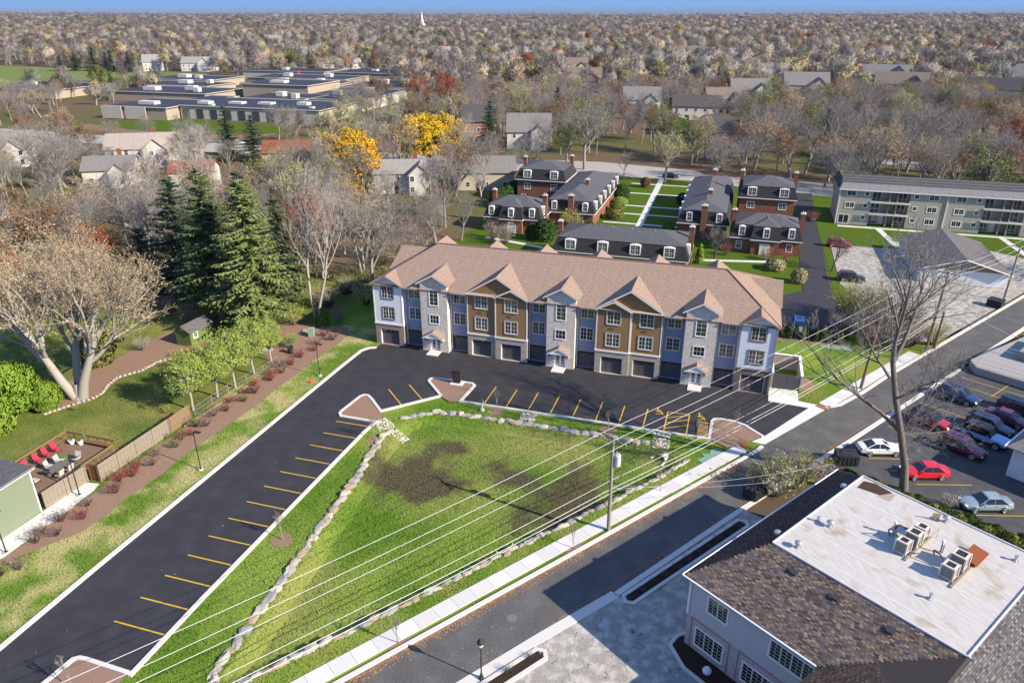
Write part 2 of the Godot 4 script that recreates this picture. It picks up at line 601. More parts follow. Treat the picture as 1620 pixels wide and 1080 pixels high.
func site():
	var asphalt := mt("new_asphalt", Color(0.066, 0.066, 0.078), 0.75, "asphalt", 13.0, 0.35, 0.0, 0.4)
	var street := mt("street_asphalt", Color(0.20, 0.195, 0.19), 0.85, "asphalt", 15.0, 0.35, 0.0, 0.3)
	var worn := mt("worn_asphalt", Color(0.62, 0.58, 0.525), 0.9, "worn", 19.0, 0.5, 0.0, 0.2)
	var concrete := mt("walk_concrete", Color(0.78, 0.765, 0.745), 0.85, "fine", 3.0, 0.25, 0.0, 0.3)
	var yellow := mt("yellow_paint", Color(0.72, 0.45, 0.03), 0.7, "fine", 1.0)
	var white := mt("white_paint", Color(0.62, 0.62, 0.60), 0.7, "fine", 1.0)
	var mulch := mt("mulch", Color(0.56, 0.40, 0.315), 0.95, "mulch", 1.6, 1.0, 0.0, 0.1)
	sheet("parking_lot", "fresh black asphalt lot before the new apartments", [-49.0, -14, -48.9, -37, -48.2, -78.7, -48.0, -84.4, -47.4, -85.3, -46.6, -85.7, -46.6, -88.8, 7.0, -88.8, 7.0, -86.2, 10.6, -86.9, 11.6, -85.5, 6.3, -76.9, 5.4, -77.8, 4.3, -78.9, 3.0, -79.5, 1.2, -79.6, 0.6, -79.3, 0.35, -78.6, 0.4, -74.6, -29.4, -74.6, -29.1, -78.3, -29.1, -79.1, -29.6, -79.6, -35.1, -79.6, -35.5, -79.1, -35.5, -78.5, -32.2, -75.3, -37.8, -69.6, -40.1, -71.9, -41.0, -72.7, -41.7, -72.7, -42.1, -72.1, -42.5, -68.1, -42.4, -67.5, -41.9, -67.1, -37.4, -66.9, -37.6, -64.6, -38.1, -37, -38.0, -29.3, -42.1, -29.4, -42.7, -29.3, -43.1, -29.0, -43.6, -24, -43.9, -14], 0.0, asphalt)
	kerb("pale concrete kerb along the grass side of the long drive", [-49.2, -14, -49.1, -37.3, -48.4, -78.7, -48.2, -84.3, -47.6, -85.4, -46.6, -85.9], 0.42)
	kerb("kerb behind the long row of stalls", [-37.85, -28.9, -37.9, -37, -37.45, -64.6, -37.2, -66.9], 0.34)
	kerb("kerb round the lower planting island", [-43.8, -14, -43.5, -24, -43.0, -28.9, -42.65, -29.15, -42.1, -29.2, -38.0, -29.1], 0.34)
	kerb("kerb round the triangular mulch island", [-37.1, -66.9, -41.8, -66.95, -42.25, -67.5, -42.3, -68.1, -41.9, -72.0, -41.6, -72.5, -41.05, -72.5, -40.2, -71.8, -37.8, -69.4, -32.3, -75.1], 0.34)
	kerb("kerb round the mulch island that holds the dark cabinet", [-32.3, -75.1, -35.35, -78.4, -35.35, -79.05, -35.0, -79.4, -29.7, -79.4, -29.25, -79.0, -29.25, -78.3, -29.5, -74.5, -22, -74.5, 0.4, -74.5, 0.5, -78.6, 0.75, -79.15, 1.3, -79.4, 3.0, -79.3, 4.2, -78.75, 5.3, -77.65, 6.2, -76.8], 0.34)
	sheet("mulch_island", "triangular mulch island at the end of the long row", [-37.3, -67.1, -41.8, -67.1, -42.2, -68.1, -41.7, -72.3, -41.1, -72.3, -37.7, -69.2, -36.9, -68.4], 0.09, mulch)
	sheet("mulch_island", "mulch island round the dark utility cabinet", [-32.2, -74.9, -35.2, -78.4, -35.0, -79.3, -29.7, -79.3, -29.4, -78.3, -29.6, -74.4, -30.6, -73.8], 0.09, mulch)
	sheet("mulch_island", "rounded mulch island beside the street drive", [0.6, -74.3, 0.6, -78.6, 1.3, -79.25, 3.0, -79.2, 4.2, -78.6, 6.1, -76.8, 4.7, -75.2, 3.6, -73.9, 2.4, -73.2], 0.09, mulch)
	sheet("mulch_island", "lower mulch island at the near end of the row", [-38.1, -28.9, -42.6, -29.0, -43.3, -24, -43.6, -14, -38.3, -14], 0.09, mulch)
	for i in 13:
		paint("yellow stall line on the long drive, number %s from the near end" % ["one", "two", "three", "four", "five", "six", "seven", "eight", "nine", "ten", "eleven", "twelve", "thirteen"][i], -43.0 + 0.1 * i, -32.9 - i * 2.74, -38.2 + 0.04 * i, -32.9 - i * 2.74, yellow)
	for l in [[-39.4, -74.9, -36.0, -71.5], [-37.4, -76.8, -34.1, -73.5], [-26.5, -79.5, -26.5, -74.8], [-23.7, -79.5, -23.7, -74.8], [-20.9, -79.5, -20.9, -74.8], [-18.15, -79.5, -18.15, -74.8], [-15.4, -79.5, -15.4, -74.8], [-12.65, -79.5, -12.65, -74.8], [-9.9, -79.5, -9.9, -74.8], [-7.1, -79.5, -7.1, -74.8], [-4.7, -79.5, -4.7, -74.8], [-2.15, -79.5, -2.15, -74.8]]:
		paint("yellow stall line facing the apartments", l[0], l[1], l[2], l[3], yellow, 0.14)
	paint("yellow bar closing the hatched aisle", -4.7, -79.45, -2.15, -79.5, yellow, 0.12)
	for l in [[-4.63, -78.0, -2.22, -79.3], [-4.63, -76.8, -2.22, -78.2], [-4.63, -75.5, -2.22, -76.9]]:
		paint("yellow slanted bar in the hatched aisle", l[0], l[1], l[2], l[3], yellow, 0.12)
	for c in [Vector2(-5.8, -79.0), Vector2(-0.9, -79.1)]:   # the wheelchair sign painted on the stall
		var b := MB.new()
		for k in 11:
			var a0 := -2.5 + k * 0.42
			stripe(b, c.x + cos(a0) * 0.42, c.y + sin(a0) * 0.42, c.x + cos(a0 + 0.44) * 0.42, c.y + sin(a0 + 0.44) * 0.42, 0.11)
		stripe(b, c.x - 0.15, c.y - 0.95, c.x - 0.1, c.y - 0.1, 0.13, 0.014)
		stripe(b, c.x - 0.1, c.y - 0.15, c.x + 0.45, c.y - 0.1, 0.12, 0.016)
		stripe(b, c.x + 0.42, c.y - 0.12, c.x + 0.62, c.y + 0.45, 0.12, 0.018)
		stripe(b, c.x - 0.13, c.y - 0.6, c.x + 0.3, c.y - 0.55, 0.1, 0.016)
		stripe(b, c.x - 0.28, c.y - 1.08, c.x - 0.02, c.y - 1.08, 0.22, 0.014)
		ground_piece("road_marking", "yellow wheelchair symbol painted on the asphalt", b, yellow)
	# the street: its kerbs, walks, apron and far end
	var u := Vector2(0.5623, -0.8269)
	sheet("street", "grey asphalt street running past the apartments", [-34, -17.3, -8.6, -53.1, 3.8, -70.7, 5.3, -72.9, 6.2, -74.4, 6.4, -75.3, 14.0, -86.2, 15.3, -87.1, 22.3, -97.6, 48.5, -136.2, 75, -175.3, 81, -171, 44.4, -121.6, 31.5, -102.7, 16, -79.7, 4.0, -62.3, -5.6, -47.6, -10.3, -41.4, -24, -22], 0.001, street)
	kerb("kerb on the apartment side of the street", [-34, -17.6, -23.0, -33.0, -8.6, -53.3, 3.7, -70.9, 5.2, -73.0, 6.1, -74.6], 0.36)
	kerb("kerb beyond the drive on the apartment side", [14.0, -86.4, 15.2, -87.2, 18.4, -91.7, 22.2, -97.8, 48.3, -136.4, 75, -175.5], 0.42)
	kerb("kerb on the office side of the street", [31.6, -102.5, 16.1, -79.5, 4.1, -62.1, -5.5, -47.4], 0.5, false, 0.12)
	kerb("kerb on the office side past the ramp", [81, -170.7, 44.5, -121.4, 35.0, -107.4], 0.5, false, 0.12)
	sheet("drive_apron", "concrete apron where the drive meets the street", [6.3, -76.9, 11.6, -85.5, 12.2, -86.6, 14.0, -86.3, 6.4, -75.2, 5.0, -75.4], 0.008, concrete)
	slabs("sidewalk", "white concrete sidewalk between street and basin", Vector2(-33.6, -20.4), Vector2(4.0, -73.7), 1.45, 36, 0.05, concrete)
	slabs("sidewalk", "white concrete sidewalk beyond the drive", Vector2(13.4, -86.6), Vector2(26.7, -106.5), 1.5, 16, 0.05, concrete)
	var rust := mt("tactile_plate", Color(0.42, 0.15, 0.05), 0.8, "fine", 0.5)
	for q in [[4.2, -74.3], [13.2, -86.0]]:
		var b := MB.new()
		b.box(Vector3(q[0], 0.055, q[1]), Vector3(1.45, 0.03, 0.6), Basis(Vector3.UP, -0.6))
		ground_piece("tactile_paving", "rust coloured tactile plate at the drive crossing", b, rust)
	sheet("trash_pad", "white concrete pad before the trash enclosure", [6.9, -85.8, 6.9, -89.6, 10.45, -89.9, 10.45, -86.9, 12.3, -86.6, 11.7, -85.4], 0.01, concrete)
	# office side: worn lot, old parking, planted strips
	sheet("office_lot", "weathered grey lot beside the brick office", [-24, -21.7, -10.2, -41.2, -5.5, -47.2, 4.2, -61.9, 10.5, -71.2, 13.0, -69, 0, -44, 2.0, -39, 9, -28, 8, -10, -20, -8], -0.004, worn)
	sheet("car_park", "asphalt car park behind the office", [10.6, -71.3, 16.2, -79.3, 31.7, -102.3, 33.5, -104.9, 60, -87, 70, -50, 36, -40, 27.7, -66.0, 22.8, -67.9, 16.8, -72.3, 13.0, -70.5], 0.0, mt("car_park_asphalt", Color(0.13, 0.13, 0.14), 0.8, "asphalt", 8.0, 0.35))
	for l in [[31.3, -100.0, 37.5, -96.4], [31.2, -97.2, 36.8, -93.6], [37.0, -99.9, 33.6, -95.2], [24.8, -90.9, 29.5, -88.1], [27.8, -95.6, 33, -92.1], [20.1, -83.6, 24.3, -81.0], [24.2, -81.0, 26.0, -83.6], [22.4, -87.3, 26.9, -84.4]]:
		paint("faded yellow stall line in the car park", l[0], l[1], l[2], l[3], yellow, 0.1)
	for l in [[17.1, -75.6, 21.3, -76.7], [21.1, -71.8, 26.5, -73.3], [25.5, -67.9, 31, -69.4], [18.9, -73.7, 23.5, -75.0], [23.4, -69.9, 28.6, -71.3], [27.5, -65.7, 33, -67.2]]:
		paint("yellow stall line beside the office hedge", l[0], l[1], l[2], l[3], yellow, 0.1)
	var soil := mt("dark_soil", Color(0.09, 0.07, 0.055), 0.95, "mulch", 1.3, 1.0, 0.0, 0.1)
	for q in [[-5.2, -47.6, 3.6, -60.6, "planting strip kerb beside the office lot"], [-24, -21.0, -10.6, -40.1, "planting strip kerb beside the street lamp"]]:
		var a := Vector2(q[0], q[1])
		var c := Vector2(q[2], q[3])
		var d := (c - a).normalized()
		var s := Vector2(-d.y, d.x) * 0.55
		var off := Vector2(0.75, 0.5)
		a += off
		c += off
		kerb(q[4], [a.x - s.x, a.y - s.y, c.x - s.x, c.y - s.y, c.x + d.x * 0.4, c.y + d.y * 0.4, c.x + s.x, c.y + s.y, a.x + s.x, a.y + s.y, a.x - d.x * 0.4, a.y - d.y * 0.4], 0.3, true, 0.13)
		sheet("planting_bed", "strip of dark soil inside its kerb", [a.x - s.x, a.y - s.y, c.x - s.x, c.y - s.y, c.x + s.x, c.y + s.y, a.x + s.x, a.y + s.y], 0.06, soil)
	sheet("planting_bed", "dark planting bed along the office wall", [0.1, -44.6, -0.6, -43.3, 0.6, -41.6, 8.6, -36.2, 13, -32.8, 14, -35, 10, -37.6], 0.04, soil)
	kerb("rounded kerb of the bed along the office wall", [1.0, -45.4, -0.3, -44.3, -0.7, -43.3, 0.5, -41.4, 8.5, -36.0, 13, -32.6], 0.25, false, 0.14)
	sheet("walk", "smooth concrete apron below the office bed", [0.7, -41.2, 8.4, -35.8, 13, -32.4, 10, -27, -2.2, -37.0], 0.006, mt("office_walk", Color(0.42, 0.41, 0.41), 0.85, "grain", 3.0, 0.2))
	kerb("broad concrete gutter between street and office lot", [-24.2, -21.8, -10.2, -41.3, -5.6, -47.4], 0.9, false, 0.035)
	sheet("office_green", "rough grass bank between office and car park", [4.4, -62.4, 10.6, -71.2, 16.8, -72.4, 22.8, -67.8, 27.7, -66.0, 36, -42, 24, -38, 12, -58], 0.004, mt("bank_grass", Color(0.22, 0.175, 0.12), 0.95, "mulch", 1.7, 1.0, 0.0, 0.1))
	# planting bed and walk along the back yards
	sheet("mulch_bed", "long brown mulch bed between fence and seeded strip", [-57.9, -20, -57.9, -57, -57.6, -66, -57.2, -70, -56.9, -74.5, -60, -79, -70, -84, -66, -90, -54.2, -91.5, -52.6, -88.8, -52.6, -84.1, -53.1, -79, -52.9, -75.2, -53.2, -70.8, -53.1, -66.2, -53.5, -59.9, -54.0, -53.5, -53.7, -51.0, -54.2, -46.0, -54.0, -43.5, -54.2, -41.0, -56.9, -36.5, -57.0, -20], -0.012, mulch)
	sheet("walk", "pale concrete walk beside the green house", [-60.4, -38, -60.2, -47.3, -58.6, -47.5, -58.2, -46.3, -58.0, -39.9, -58.0, -20, -60.4, -20], 0.0, concrete)
	sheet("garden_bed", "bark mulch garden under the big tree", [-76.0, -56.8, -74.9, -59.1, -73.1, -62.0, -74.0, -65.3, -74.5, -67.4, -73.0, -69.9, -72.9, -73.1, -71.6, -74.4, -71, -84, -79, -82, -80, -66, -82, -58], -0.012, mulch)
	# lanes, yards and roads further off
	sheet("driveway", "black asphalt drive between townhouses and condominiums", [14.9, -208, 14.5, -176, 13.4, -155.4, 13.2, -138.1, 13.0, -128.8, 8.3, -124.4, 8.0, -107.8, 17.6, -107.8, 17.6, -116.3, 17.7, -126.4, 17.8, -141.4, 18.1, -156.1, 18.2, -176.0, 19.2, -208], -0.02, mt("drive_asphalt", Color(0.075, 0.075, 0.085), 0.8, "asphalt", 10.0, 0.3))
	sheet("gravel_lot", "worn grey lot round the white garage", [19.5, -134.5, 19.9, -159.8, 33, -160.2, 33, -166, 48, -166, 56, -160, 70, -170, 47.5, -136.5, 30.5, -111.5, 27.5, -110.5, 25, -120], -0.02, worn)
	var turf := mt("court_grass", Color(0.135, 0.215, 0.035), 0.95, "grass", 2.0, 1.0, 0.0, 0.15)
	sheet("court_lawn", "green lawns of the townhouse court", [-55, -130, -55, -214.5, -12, -214.5, 14, -206.5, 14.3, -176, 13.2, -150, 12.9, -129, 8.1, -124.6, 8.1, -108, 6, -105.5, -55, -106], -0.035, turf)
	sheet("condominium_lawn", "mown lawn before the condominiums", [18.3, -207, 18.2, -140, 18.0, -128, 21, -118, 22, -134.8, 19.4, -134.8, 19.8, -160, 33, -160.4, 33.5, -166, 47.5, -166, 55, -161, 70, -172, 90, -200, 60, -205], -0.04, turf)
	slabs("court_walk", "long concrete walk through the townhouse court", Vector2(-20.0, -162), Vector2(-20.9, -214.8), 1.5, 30, 0.0, concrete)
	for z in [-164.0, -172.9, -181.0, -195.0, -207.0]:
		slabs("court_walk", "short cross walk %s metres into the court" % z, Vector2(-28.4, z), Vector2(-11.6, z), 0.9, 10, -0.004, concrete)
	slabs("garden_walk", "walk between long rear townhouse and its neighbours", Vector2(-50, -144.0), Vector2(-33.5, -139.6), 1.2, 12, 0.0, concrete)
	slabs("garden_walk", "walk before the twin townhouse near the drive", Vector2(-6.2, -141.0), Vector2(9.0, -144.2), 1.2, 12, 0.0, concrete)
	slabs("condominium_walk", "flagged walk from condominium door to lot", Vector2(30.9, -176.3), Vector2(33.0, -160.9), 1.3, 10, 0.0, concrete)
	slabs("condominium_walk", "flagged walk from second condominium door", Vector2(55.0, -176.3), Vector2(56.5, -161.0), 1.3, 10, 0.0, concrete)
	slabs("condominium_walk", "concrete path along the condominium patios", Vector2(22.6, -176.0), Vector2(66.0, -176.0), 1.3, 24, -0.006, concrete)
	sheet("avenue", "pale concrete avenue behind the townhouses", [-420, -226, -200, -216, -160, -214, -30, -215.3, -12, -215, 15, -207, 60, -201, 160, -190, 160, -205, 60, -217, 21, -223, -10, -225.2, -12, -230, -42, -236, -84, -232, -160, -231, -200, -232, -420, -243], -0.03, mt("avenue_concrete", Color(0.56, 0.52, 0.46), 0.9, "grain", 9.0, 0.2))
	sheet("side_street", "pale side street curving away from the avenue", [-40, -235.6, -13, -230.2, -20, -248, -36, -272, -62, -292, -110, -312, -112, -320, -66, -302, -42, -280, -32, -258], -0.025, mats["avenue_concrete"])
	sheet("lane", "pale lane behind the trees beyond the condominiums", [36, -262, 60, -252, 160, -262, 160, -272, 62, -262, 40, -272], -0.03, mats["avenue_concrete"])
	sheet("play_field", "broad green school field", [-400, -505, -345, -440, -445, -430, -475, -370, -900, -420, -900, -560], -0.04, mt("field_grass", Color(0.24, 0.31, 0.085), 0.95, "grass", 9.0, 0.5))
	sheet("school_lawn", "bright lawn before the school", [-262, -262, -243, -282, -190, -277, -172, -262, -196, -248, -240, -250], -0.04, turf)
	sheet("reed_bed", "tawny reeds beside the school lawn", [-268, -258, -240, -249.5, -196, -247.5, -176, -258, -176, -240, -220, -238, -272, -246], -0.04, mt("reeds", Color(0.42, 0.30, 0.17), 0.95, "mulch", 6.0, 1.0))
	for p in [[-60, -20, -60, -100, 14, -100, 40, -20], [-112, -45, -112, -84, -48, -84, -48, -45], [-54, -130, -54, -215, 14, -207, 20, -106, -54, -104], [13, -210, 13, -104, 24, -100, 90, -180, 90, -196, 20, -196], [-420, -226, -200, -215, -30, -214, 22, -205, 22, -221, -10, -226, -14, -230, -20, -248, -38, -274, -62, -292, -42, -237, -160, -231, -420, -243], [-400, -508, -330, -440, -345, -380, -420, -330, -560, -330, -900, -400, -900, -562], [-290, -232, -160, -226, -160, -258, -172, -258, -160, -300, -210, -350, -200, -420, -260, -520, -380, -470, -330, -360], [34, -262, 60, -250, 160, -260, 160, -274, 62, -264, 40, -274]]:
		keepout.append(pv(p))

# ---------------------------------------------------------------- trees
func rnd_dir() -> Vector3:
	var z := rf(-1, 1)
	var a := rf(0, TAU)
	var r := sqrt(1.0 - z * z)
	return Vector3(r * cos(a), z, r * sin(a))

func sliver(c: MB, p: Vector3, d: Vector3, L: float, w: float):
	var s := d.cross(rnd_dir()).normalized() * w * 0.5
	var n := s.cross(d).normalized()
	if n.y < 0:
		n = -n
	var k := rf(0.72, 1.0)
	c.raw(p - s, p + s, p + d * L, (n + d.cross(n) * rf(-0.5, 0.5)).normalized(), Color(k, k, k))

func leaf(c: MB, p: Vector3, s: float, out: Vector3, tone: Color):
	var n := (out + rnd_dir() * 0.9).normalized()
	var a := n.cross(rnd_dir()).normalized() * s
	var b := n.cross(a) * rf(0.6, 0.9)
	c.raw(p - a, p + b * 0.6, p + a, n, tone)
	c.raw(p - a, p + a, p - b * 0.6, n, tone)

func leaf_tone(P: Dictionary) -> Color:
	var t := rf(0.62, 1.0)
	var h: float = P.get("hue", 0.0) * rf(-1, 1)
	return Color(t * (1.0 + h), t * (1.0 - h * 0.4), t * (1.0 - absf(h) * 0.3))

func grow(t: MB, c: MB, p: Vector3, d: Vector3, L: float, r: float, lev: int, P: Dictionary):
	var n := 4 if lev < 2 else 3
	var pts := [p]
	var rads := [r]
	var dirs := [d]
	for i in n:
		d = (d + rnd_dir() * P.wig + Vector3.UP * P.up * (1.0 if lev > 0 else 0.0)).normalized()
		p += d * L / n
		pts.append(p)
		dirs.append(d)
		rads.append(maxf(lerpf(r, r * 0.32, (i + 1.0) / n), 0.012))
	t.tube(pts, rads, [8, 5, 4, 3, 3][lev])
	if lev >= P.kids.size():
		for k in P.twigs:
			var f := rf(0.1, 1.0) * n
			var i := mini(int(f), n - 1)
			var q: Vector3 = pts[i].lerp(pts[i + 1], f - i)
			var e = (dirs[i + 1] + rnd_dir() * 0.75 + Vector3.UP * 0.15).normalized()
			var tl: float = P.tl * rf(0.5, 1.2)
			sliver(c, q, e, tl, P.tw)
			for j in 2:
				var e2 = (e + rnd_dir() * 0.7).normalized()
				sliver(c, q + e * tl * rf(0.3, 0.75), e2, tl * 0.6, P.tw * 0.7)
			if P.leaves > 0 and rf(0, 1) < P.get("leaf_share", 1.0):
				for j in P.leaves:
					leaf(c, q + e * tl * rf(0.2, 1.1) + rnd_dir() * tl * 0.3, P.ls * rf(0.6, 1.3), Vector3.UP, leaf_tone(P))
		return
	var kids: int = P.kids[lev]
	var roll := rf(0, TAU)
	for k in kids:
		var f: float = lerpf(P.f0[lev], 1.0, (k + rf(0.1, 0.9)) / kids)
		var g := f * n
		var i := mini(int(g), n - 1)
		var q: Vector3 = pts[i].lerp(pts[i + 1], g - i)
		var bd: Vector3 = dirs[i + 1]
		var side := bd.cross(Vector3.UP if absf(bd.y) < 0.9 else Vector3.RIGHT).normalized()
		side = side.rotated(bd, roll + k * 2.4 + rf(-0.4, 0.4))
		var ang: float = P.ang[lev] * rf(0.7, 1.25) * (1.15 - 0.5 * f)
		grow(t, c, q, bd.rotated(side, ang), L * P.lr[lev] * (1.2 - 0.5 * f) * rf(0.8, 1.2), rads[i] * 0.62, lev + 1, P)

# a bare or thinly leaved tree: [trunk with its limbs, crown of twigs and leaves]
func branch_tree(seed_: int, o := {}) -> Array:
	rng.seed = seed_
	var P := {"h": 18.0, "clear": 0.42, "r": 0.36, "stems": 1, "lean": 0.1, "kids": [7, 5, 4], "f0": [0.4, 0.3, 0.25], "ang": [0.75, 0.75, 0.8], "lr": [0.72, 0.6, 0.55],
		"wig": 0.16, "up": 0.10, "twigs": 7, "tl": 1.1, "tw": 0.035, "leaves": 0, "ls": 0.12, "hue": 0.0}
	P.merge(o, true)
	var t := MB.new()
	var c := MB.new()
	for s in P.stems:
		var a = TAU * s / P.stems + 0.6
		var d := Vector3(cos(a) * P.lean, 1, sin(a) * P.lean).normalized()
		grow(t, c, Vector3(cos(a), 0, sin(a)) * (0.25 if P.stems > 1 else 0.0) + Vector3(0, -0.15, 0), d, P.h * P.clear * rf(0.9, 1.1) * 1.25, P.r, 0, P)
	var top = 0.1
	for q in c.v:
		top = maxf(top, q.y)
	var k = P.h / top              # grown to the height asked for
	for b in [t, c]:
		for i in b.v.size():
			b.v[i] *= k
	if P.has("round"):               # a crown shaded as one volume of fine twigs
		var mid = Vector3(0, P.h * 0.6, 0)
		for i in range(0, c.v.size(), 3):
			var q = (c.v[i] - mid) * Vector3(1, 1.25, 1)
			var n = (q.normalized() * 0.8 + rnd_dir() * 0.42 + Vector3(0, 0.15, 0)).normalized()
			var a = c.v[i]
			if (c.v[i + 2] - a).cross(c.v[i + 1] - a).dot(n) < 0:
				var s = c.v[i + 1]
				c.v[i + 1] = c.v[i + 2]
				c.v[i + 2] = s
			for j in 3:
				c.nn[i + j] = n
	return [t.mesh(), c.mesh()]

# a full-leaved tree: a crown of leaf clumps with gaps round real limbs
func full_tree(seed_: int, o := {}) -> Array:
	rng.seed = seed_
	var P := {"h": 12.0, "w": 10.0, "low": 0.18, "clumps": 80, "per": 44, "ls": 0.17, "hue": 0.1, "r": 0.3, "tops": 0.75, "cr": 0.16}
	P.merge(o, true)
	var t := MB.new()
	var c := MB.new()
	t.tube([Vector3(0, -0.1, 0), Vector3(0.1, P.h * 0.2, 0), Vector3(0, P.h * 0.45, 0.1), Vector3(0, P.h * 0.8, 0)], [P.r, P.r * 0.8, P.r * 0.5, 0.04], 7)
	var y0 = P.h * P.low
	var yc = y0 + (P.h - y0) * 0.36
	for k in P.clumps:
		var d = rnd_dir()
		if d.y < -0.35:
			d.y = -d.y
		var rr = pow(rf(0.06, 1.0), 0.3)
		var th = atan2(d.z, d.x)
		var bulge = 1.0 + 0.10 * sin(3.0 * th + seed_) + 0.07 * sin(5.0 * th + d.y * 3.0) + rf(-0.05, 0.05)
		var m = 1.0 - P.cr
		var q = Vector3(d.x * P.w * 0.5 * bulge * rr * m, yc + d.y * ((P.h - yc) if d.y > 0 else (yc - y0)) * bulge * rr * m, d.z * P.w * 0.5 * bulge * rr * m)
		t.tube([Vector3(0, q.y * 0.55, 0), q.lerp(Vector3(0, q.y, 0), 0.5) - Vector3(0, 0.2, 0), q], [0.09, 0.05, 0.015], 3)
		var rad: float = P.w * P.cr * rf(0.6, 1.2)
		var out := (q - Vector3(0, P.h * 0.4, 0)).normalized()
		var tone := leaf_tone(P)
		for j in P.per:
			var s := rnd_dir() * pow(rf(0.05, 1), 0.5) * rad
			s.y *= 0.65
			leaf(c, q + s, P.ls * rf(0.6, 1.3), (out + s.normalized() * 0.7).normalized(), tone * rf(0.8, 1.08))
	return [t.mesh(), c.mesh()]

func conifer(seed_: int, o := {}) -> Array:
	rng.seed = seed_
	var P := {"h": 20.0, "w": 9.0, "bare": 0.06, "step": 0.42, "arms": 8, "droop": 0.35, "dense": 7, "shape": 0.85, "hue": 0.12}
	P.merge(o, true)
	var t := MB.new()
	var c := MB.new()
	t.tube([Vector3(0, -0.1, 0), Vector3(0, P.h * 0.5, 0), Vector3(0, P.h, 0)], [P.h * 0.016, P.h * 0.01, 0.02], 7)
	var y: float = P.h * P.bare
	while y < P.h * 0.985:
		var f: float = (y / P.h - P.bare) / (1.0 - P.bare)
		for k in P.arms:
			if rf(0, 1) < 0.12:
				continue
			var a := rf(0, TAU)
			var R: float = P.w * 0.5 * pow(1.0 - f, P.shape) * rf(0.7, 1.12) * minf(1.0, 0.55 + f * 3.0) + 0.25
			var d := Vector3(cos(a), -P.droop * (1.0 - f * 0.9), sin(a))
			var p0 := Vector3(0, y + rf(-0.2, 0.2), 0)
			var mid := p0 + d * R * 0.55
			var tip := p0 + d * R + Vector3(0, R * P.droop * 0.45, 0)
			t.tube([p0, mid, tip], [0.02 + R * 0.007, 0.02, 0.008], 3)
			var side := Vector3(-sin(a), 0, cos(a))
			for j in P.dense:
				var g: float = (j + rf(0.2, 1.0)) / P.dense
				var q := p0.lerp(mid, g * 2.0) if g < 0.5 else mid.lerp(tip, g * 2.0 - 1.0)
				var tone := leaf_tone(P)
				var wl: float = (0.28 + R * 0.17 * (1.15 - g)) * rf(0.7, 1.2)
				for s in [-1.0, 1.0]:
					var e: Vector3 = (side * s + d.normalized() * rf(0.4, 0.9) + Vector3(0, rf(-0.55, 0.05), 0)).normalized() * wl
					var b := d.normalized() * wl * 0.34
					c.raw(q - b, q + b, q + e, (Vector3.UP + e.normalized() * 0.5 + rnd_dir() * 0.5).normalized(), tone)
				var hang := Vector3(rf(-0.2, 0.2), -1, rf(-0.2, 0.2)) * wl * 0.6
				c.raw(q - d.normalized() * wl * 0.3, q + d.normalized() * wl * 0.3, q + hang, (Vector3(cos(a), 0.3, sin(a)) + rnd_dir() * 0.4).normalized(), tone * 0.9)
		y += P.step * rf(0.7, 1.3)
	return [t.mesh(), c.mesh()]

# arborvitae, clipped or columnar evergreens, low shrubs: fans of foliage standing on a rounded body
func shrub(seed_: int, w: float, h: float, n: int, s: float, pointed := 0.0, hue := 0.12) -> Array:
	rng.seed = seed_
	var t := MB.new()
	var c := MB.new()
	t.tube([Vector3(0, -0.05, 0), Vector3(0, h * 0.7, 0)], [0.05 + w * 0.015, 0.02], 5)
	for i in n:
		var f := pow(rf(0, 1), 0.85)
		var a := rf(0, TAU)
		var prof := sqrt(maxf(0.0, 1.0 - pow(absf(f * 1.75 - 0.75), 2.4))) if pointed <= 0.0 else pow(1.0 - f, pointed) * minf(1.0, 0.6 + f * 4.0)
		var lumps := 1.0 + 0.10 * sin(a * 5.0 + f * 9.0 + seed_) + 0.07 * sin(a * 3.0 - f * 14.0)
		var r := w * 0.5 * prof * lumps * (1.0 - 0.35 * pow(rf(0, 1), 2.0))
		var p := Vector3(cos(a) * r, h * f, sin(a) * r)
		var out := Vector3(cos(a), 0.25 + f * 0.9, sin(a)).normalized()
		var up := (out * 0.7 + Vector3.UP * 0.6 + rnd_dir() * 0.5).normalized()
		var sd := up.cross(rnd_dir()).normalized() * s * rf(0.3, 0.55)
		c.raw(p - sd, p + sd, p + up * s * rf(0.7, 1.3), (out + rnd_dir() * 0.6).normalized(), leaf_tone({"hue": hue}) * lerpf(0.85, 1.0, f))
	return [t.mesh(), c.mesh()]

func twig_bush(seed_: int, w: float, h: float, stems: int, leaves: int, ls: float, tw := 0.03) -> Array:
	rng.seed = seed_
	var t := MB.new()
	var c := MB.new()
	for i in stems:
		var a := rf(0, TAU)
		var d := Vector3(cos(a) * rf(0.1, 0.9), 1, sin(a) * rf(0.1, 0.9)).normalized()
		var L := h * rf(0.7, 1.1)
		d.x *= w / h * 0.9
		d.z *= w / h * 0.9
		var p0 := Vector3(cos(a), 0, sin(a)) * w * 0.08
		t.tube([p0, p0 + d * L * 0.5 + rnd_dir() * h * 0.06, p0 + d * L], [tw * 0.8, tw * 0.55, tw * 0.25], 3)
		for k in 5:
			var q := p0 + d * L * rf(0.3, 1.0)
			var e := (d + rnd_dir() * 0.8).normalized()
			sliver(c, q, e, h * rf(0.15, 0.4), tw * 0.7)
			sliver(c, q + e * h * 0.1, (e + rnd_dir() * 0.7).normalized(), h * 0.2, tw * 0.5)
			for j in leaves:
				leaf(c, q + e * h * rf(0.05, 0.3) + rnd_dir() * h * 0.08, ls * rf(0.6, 1.3), Vector3.UP, leaf_tone({"hue": 0.12}))
	return [t.mesh(), c.mesh()]

